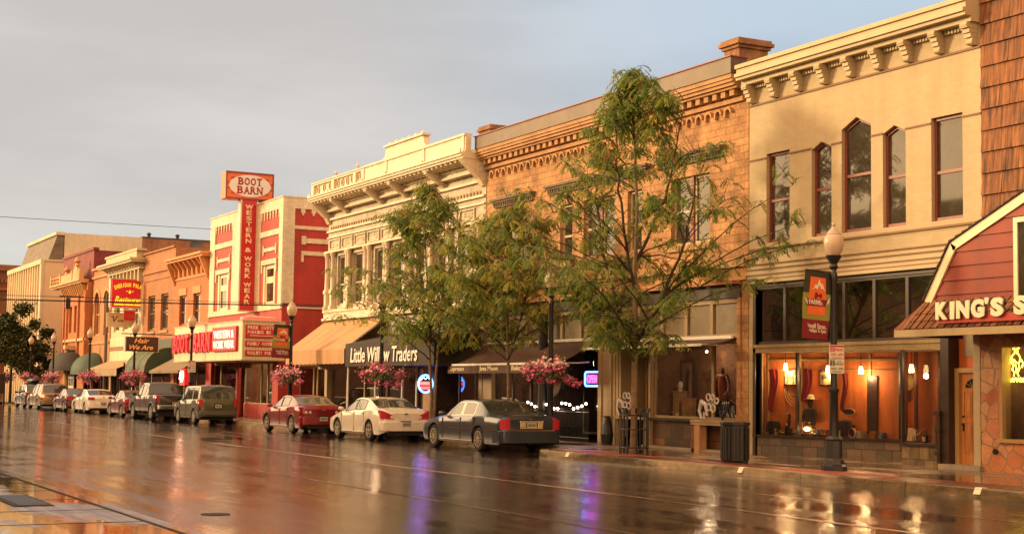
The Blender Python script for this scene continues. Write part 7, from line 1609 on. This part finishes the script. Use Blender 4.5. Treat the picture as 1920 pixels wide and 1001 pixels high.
mal2 = car('parked_car', 'dark red sedan with round tail lights parked in front of the red store corner', -57.85, 19.3, cg2, red_car)
elem = dict(L=4.3, W=1.82, H=1.79, fa=.83, ra=3.41, R=.335, sill=.26, top=[(0, .70), (.06, .92), (.5, 1.04), (.95, 1.12), (1.05, 1.15), (1.65, 1.70), (2.0, 1.76), (3.5, 1.78), (4.0, 1.75), (4.12, 1.66), (4.25, 1.14), (4.28, 1.08), (4.30, 1.02)],
            belt=[(0, .68), (.1, .85), (1.1, 1.04), (4.2, 1.10), (4.3, .98)], front=(1.08, 1.68), rear=(4.08, 4.25), side=[(1.3, 2.1), (2.2, 2.95), (3.1, 3.85)], sm=.025, corner=.16, tumble=.12, spokes=6,
            tail=(.86, .98, .78, 1.12, .78, 1.12), bumper=(.42, .60, 'plastic'), plate=.82, handles=(1.95,), mirror=1.2, seams=(1.1, 2.15), badge=1.06, clad=True, mm=under_m, cat='suv', grm=cglass)
car('parked_suv', 'boxy olive green SUV with grey wheel arches parked below the Boot Barn canopy', -70.55, 19.3, elem, paint('paint_olive', (.075, .075, .035), .35, .35))
pick = dict(L=5.6, W=1.95, H=1.90, fa=.95, ra=4.55, R=.385, sill=.42, top=[(0, .85), (.06, 1.05), (.5, 1.16), (1.3, 1.24), (1.4, 1.27), (2.05, 1.82), (2.35, 1.89), (3.1, 1.89), (3.4, 1.84), (3.62, 1.30), (3.66, 1.27), (5.5, 1.27), (5.58, 1.25), (5.60, 1.20)],
            belt=[(0, .8), (.1, 1.0), (1.4, 1.16), (3.5, 1.20), (5.5, 1.25), (5.6, 1.16)], front=(1.45, 2.1), rear=(3.40, 3.64), side=[(1.7, 2.4), (2.5, 3.2)], sm=.03, corner=.12, tumble=.2, bed=(3.7, 5.5), spokes=6, gap=.09,
            tail=(.84, .98, .90, 1.22, .90, 1.22), bumper=(.56, .74, 'chrome'), plate=.82, handles=(2.3, 3.1), mirror=1.6, seams=(1.45, 2.45, 3.3, 3.66), mm=mt if False else under_m, cat='pickup', gm=cglass_l, grm=cglass, po=.03)
car('pickup_truck', 'dark brown grey pickup truck with chrome bumper parked in front of the neon window', -79.3, 19.3, pick, paint('paint_taupe', (.06, .045, .034), .5, .35))
small = dict(cg); small.update(L=4.45, ra=3.5, fa=.88, H=1.45, tm=brake_m if False else tail_m, clear=None,
             top=[(0, .60), (.06, .72), (.5, .84), (1.05, .98), (1.15, 1.01), (1.9, 1.38), (2.3, 1.45), (2.8, 1.44), (3.15, 1.37), (3.8, 1.08), (3.95, 1.06), (4.3, 1.05), (4.42, .98), (4.45, .85)],
             belt=[(0, .58), (.1, .66), (1.2, .92), (3.2, .98), (3.9, 1.0), (4.35, .95), (4.45, .80)], front=(1.18, 1.95), rear=(3.1, 3.82), side=[(1.4, 2.15), (2.22, 2.98)], handles=(2.05, 2.9), mirror=1.35, seams=(1.16, 2.18, 2.98), tail=(.48, .97, .74, .90, .76, .96), badge=None, gm=cglass_l, grm=cglass_l)
car('parked_car', 'small maroon sedan wedged between the pickup truck and the white sedan', -84.6, 19.35, small, paint('paint_maroon', (.16, .008, .015), .35, .32))
cam_ = dict(cg); cam_.update(clear=None, tail=(.58, .97, .80, .96, .82, .98), badge=.98)
car('parked_car', 'white sedan in the far row parked before the beige awning', -94.2, 19.4, cam_, paint('paint_white2', (.85, .80, .68), .0, .35))
sm2 = dict(small); car('parked_car', 'dark maroon car between the far white sedan and the tan minivan', -100.4, 19.5, sm2, paint('paint_wine', (.10, .010, .016), .35, .32))
van = dict(L=5.1, W=1.98, H=1.77, fa=.95, ra=3.95, R=.34, sill=.24, top=[(0, .68), (.06, .82), (.4, .95), (.95, 1.08), (1.05, 1.12), (2.0, 1.66), (2.4, 1.73), (4.2, 1.75), (4.7, 1.70), (4.85, 1.60), (5.02, 1.12), (5.08, 1.0), (5.1, .95)],
           belt=[(0, .66), (.1, .78), (1.1, 1.0), (4.9, 1.08), (5.1, .9)], front=(1.1, 2.02), rear=(4.80, 5.03), side=[(1.5, 2.4), (2.5, 3.5), (3.6, 4.6)], sm=.04, corner=.22, tumble=.22, spokes=6,
           tail=(.74, .98, .80, .98, .80, 1.0), bumper=(.32, .62, 'body'), plate=.75, handles=(2.3, 3.4), mirror=1.4, seams=(1.1, 2.45, 3.55), cat='minivan', tm=brake_m, grm=cglass, gm=cglass_l, po=.03)
car('parked_minivan', 'tan minivan with glowing brake lights in the far row', -109.6, 19.5, van, paint('paint_tan', (.26, .17, .09), .4, .35))
su = dict(elem); su.update(cat='suv', L=4.6, ra=3.65, tail=(.80, .98, .85, 1.05, .85, 1.1), top=[(0, .70), (.06, .86), (.5, .98), (1.1, 1.08), (1.2, 1.1), (1.9, 1.58), (2.2, 1.66), (3.8, 1.68), (4.3, 1.60), (4.5, 1.12), (4.58, 1.0), (4.6, .95)], belt=[(0, .68), (.1, .8), (1.2, 1.0), (4.5, 1.06), (4.6, .9)], front=(1.24, 1.92), rear=(4.28, 4.52), side=[(1.5, 2.3), (2.4, 3.2), (3.3, 4.0)], handles=(2.2, 3.1), mirror=1.4, seams=(1.2, 2.35, 3.3), clad=False, bumper=(.34, .6, 'body'))
car('parked_suv', 'dark grey SUV at the head of the far row below a black roof box', -115.2, 19.6, su, paint('paint_grey', (.07, .06, .055), .5, .35))
rb = thing('roof_box', 'black streamlined roof box strapped on the farthest parked car', 'roof box', (-113, 20.5, 1.68))
q = MB(); q.ball((-112.7, 20.5, 1.92), (1.15, .42, .22), 16); q.build('shell', black_m, rb, smooth=60); q = MB(); q.box(-113.3, -113.2, 20.0, 21.0, 1.66, 1.76); q.box(-112.2, -112.1, 20.0, 21.0, 1.66, 1.76); q.each('roof_bar', black_m, rb)
# ================================================================= people on the far pavement
def person(label, x, y, shirt, trousers, hair, turn=0, z0=.15, h=1.72):
    s = h/1.75; r_ = thing('person', label, 'person', (x, y, z0)); c_, s2 = math.cos(turn), math.sin(turn)
    def T(p): return (x+(p[0]*c_-p[1]*s2)*s, y+(p[0]*s2+p[1]*c_)*s, z0+p[2]*s)
    q = MB(); NS = 12
    def limb(P, rs): q.tube([T(p) for p in P], [r*s for r in rs], NS)
    J = [((0, 0, .95), .13), ((0, 0, 1.12), .125), ((0, .0, 1.30), .15), ((0, 0, 1.43), .12), ((0, 0, 1.49), .055), ((0, 0, 1.56), .05)]
    me = bpy.data.meshes.new('body'); pts = [(0, 0, .95), (0, 0, 1.12), (0, 0, 1.32), (0, 0, 1.46), (0, 0, 1.54), (0, -.01, 1.65), (-.17, 0, 1.42), (-.24, .02, 1.16), (-.22, -.06, .92), (.17, 0, 1.42), (.24, .02, 1.16), (.22, -.06, .92), (-.09, 0, .88), (-.10, -.01, .48), (-.11, .02, .08), (-.12, -.10, .04), (.09, 0, .88), (.10, .03, .48), (.11, .06, .08), (.12, -.06, .04), (-.22, -.10, .84), (.22, -.10, .84)]
    rad = [(.15, .11), (.13, .10), (.17, .11), (.08, .07), (.055, .055), (.085, .10), (.06, .06), (.045, .045), (.03, .03), (.06, .06), (.045, .045), (.03, .03), (.09, .09), (.06, .06), (.042, .042), (.04, .035), (.09, .09), (.06, .06), (.042, .042), (.04, .035), (.028, .018), (.028, .018)]
    ed = [(0, 1), (1, 2), (2, 3), (3, 4), (4, 5), (2, 6), (6, 7), (7, 8), (8, 20), (2, 9), (9, 10), (10, 11), (11, 21), (0, 12), (12, 13), (13, 14), (14, 15), (0, 16), (16, 17), (17, 18), (18, 19)]
    me.from_pydata([((p[0]*c_-p[1]*s2)*s, (p[0]*s2+p[1]*c_)*s, p[2]*s) for p in pts], ed, [])
    o = bpy.data.objects.new('body', me); COL.objects.link(o); o.modifiers.new('skin', 'SKIN'); o.modifiers.new('sub', 'SUBSURF').levels = 1
    for v, r in zip(me.skin_vertices[0].data, rad): v.radius = (r[0]*s, r[1]*s)
    me.skin_vertices[0].data[0].use_root = True
    bpy.context.view_layer.update(); m2 = bpy.data.meshes.new_from_object(o.evaluated_get(bpy.context.evaluated_depsgraph_get())); bpy.data.objects.remove(o)
    for m_ in (shirt, trousers, skin, cloth_dk): m2.materials.append(m_)
    for pl in m2.polygons:
        pl.use_smooth = True; c = pl.center/s; pl.material_index = 0 if (.93 < c.z < 1.48 and (abs(c.x) < .2 or c.z > 1.15)) else 1 if .1 < c.z <= .93 and abs(c.x) < .19 else 3 if c.z <= .1 else 2
    b = bpy.data.objects.new('body', m2); COL.objects.link(b); b.parent = r_; LOC[b] = wloc(r_)
    q = MB(); q.ball(T((0, .02, 1.69)), (.10*s, .11*s, .10*s), 12); q.build('hair', hair, r_, smooth=60)
    q = MB()
    for e in (-.035, .035): q.ball(T((e, -.105, 1.655)), .012*s, 6, 0)
    q.ball(T((0, -.115, 1.625)), (.014*s, .02*s, .02*s), 6, 1); q.ball(T((0, -.10, 1.585)), (.03*s, .012*s, .008*s), 6, 0); q.build('face', [cloth_dk, skin], r_, smooth=60)
    for sd in (-1, 1):
        q = MB()
        for k in range(4): fx = sd*.22+(k-1.5)*.014; q.tube([T((fx, -.10, .85)), T((fx, -.115, .80-.006*abs(k-1.5))), T((fx, -.10, .76-.012*abs(k-1.5)))], [.009*s, .008*s, .006*s], 5)
        q.tube([T((sd*.20, -.10, .87)), T((sd*.175, -.125, .83))], [.010*s, .007*s], 5); q.build('hand', skin, r_)
    return r_
sy = pm('yellow_shirt', (.65, .45, .06), .8, .1); sg_ = pm('grey_shirt', (.35, .33, .3), .8, .1); jn = pm('dark_trousers', (.03, .035, .05), .8, .1); hr = pm('dark_hair', (.03, .02, .012), .7, .1)
person('person in a yellow shirt standing behind the cars under the magenta basket', -89.6, 22.1, sy, jn, hr, .3)
person('person in a pale grey top beside the one in yellow behind the pickup truck', -87.6, 22.3, sg_, jn, hr, -.4, h=1.66)
# dark notice board at the left edge
nb = thing('notice_board', 'dark brown notice board on posts cut by the left edge of the view', 'sign', (-123.5, 20.0, 0))
q = MB(); q.box(-123.6, -123.5, 18.6, 20.2, .9, 2.45); q.build('board', dk_brown, nb); q = MB(); q.box(-123.65, -123.45, 20.2, 20.32, 0, 2.55); q.box(-123.65, -123.45, 18.5, 18.6, 0, 2.55); q.build('post', dk_brown, nb)
q = MB()
for k in range(5): q.box(-123.495, -123.485, 18.9, 19.9-.1*(k % 3), 2.2-.22*k, 2.26-.22*k)
q.build('faded_lettering', pm('faded_gold', (.4, .25, .1), .7, .2), nb)
# ================================================================= other side of the street: unseen buildings added to cast the evening shade
for i, (xa, xb, zt, lab) in enumerate([(-58, -28, 10.4, 'tall unseen building added across the street to cast shade'), (-80, -58.3, 7.6, 'lower unseen building added across the street to cast shade'), (-250, -80.3, 6.8, 'long low unseen building added across the street to cast shade')]):
    b_ = thing('brick_building', lab, 'building', ((xa+xb)/2, -3, .15)); q = MB(); q.box(xa, xb, -14, -1.2, .15, zt); q.build('wall', brown_brick, b_); q = MB(); q.box(xa-.1, xb+.1, -14.1, -.9, zt, zt+.3); q.build('cornice', cream_trim, b_)
    for k in range(int((xb-xa)/3)):
        x = xa+1+k*3; q = MB(); q.box(x, x+1.2, -1.21, -1.17, zt-3, zt-1.2); q.build('window', glass_dk, b_)
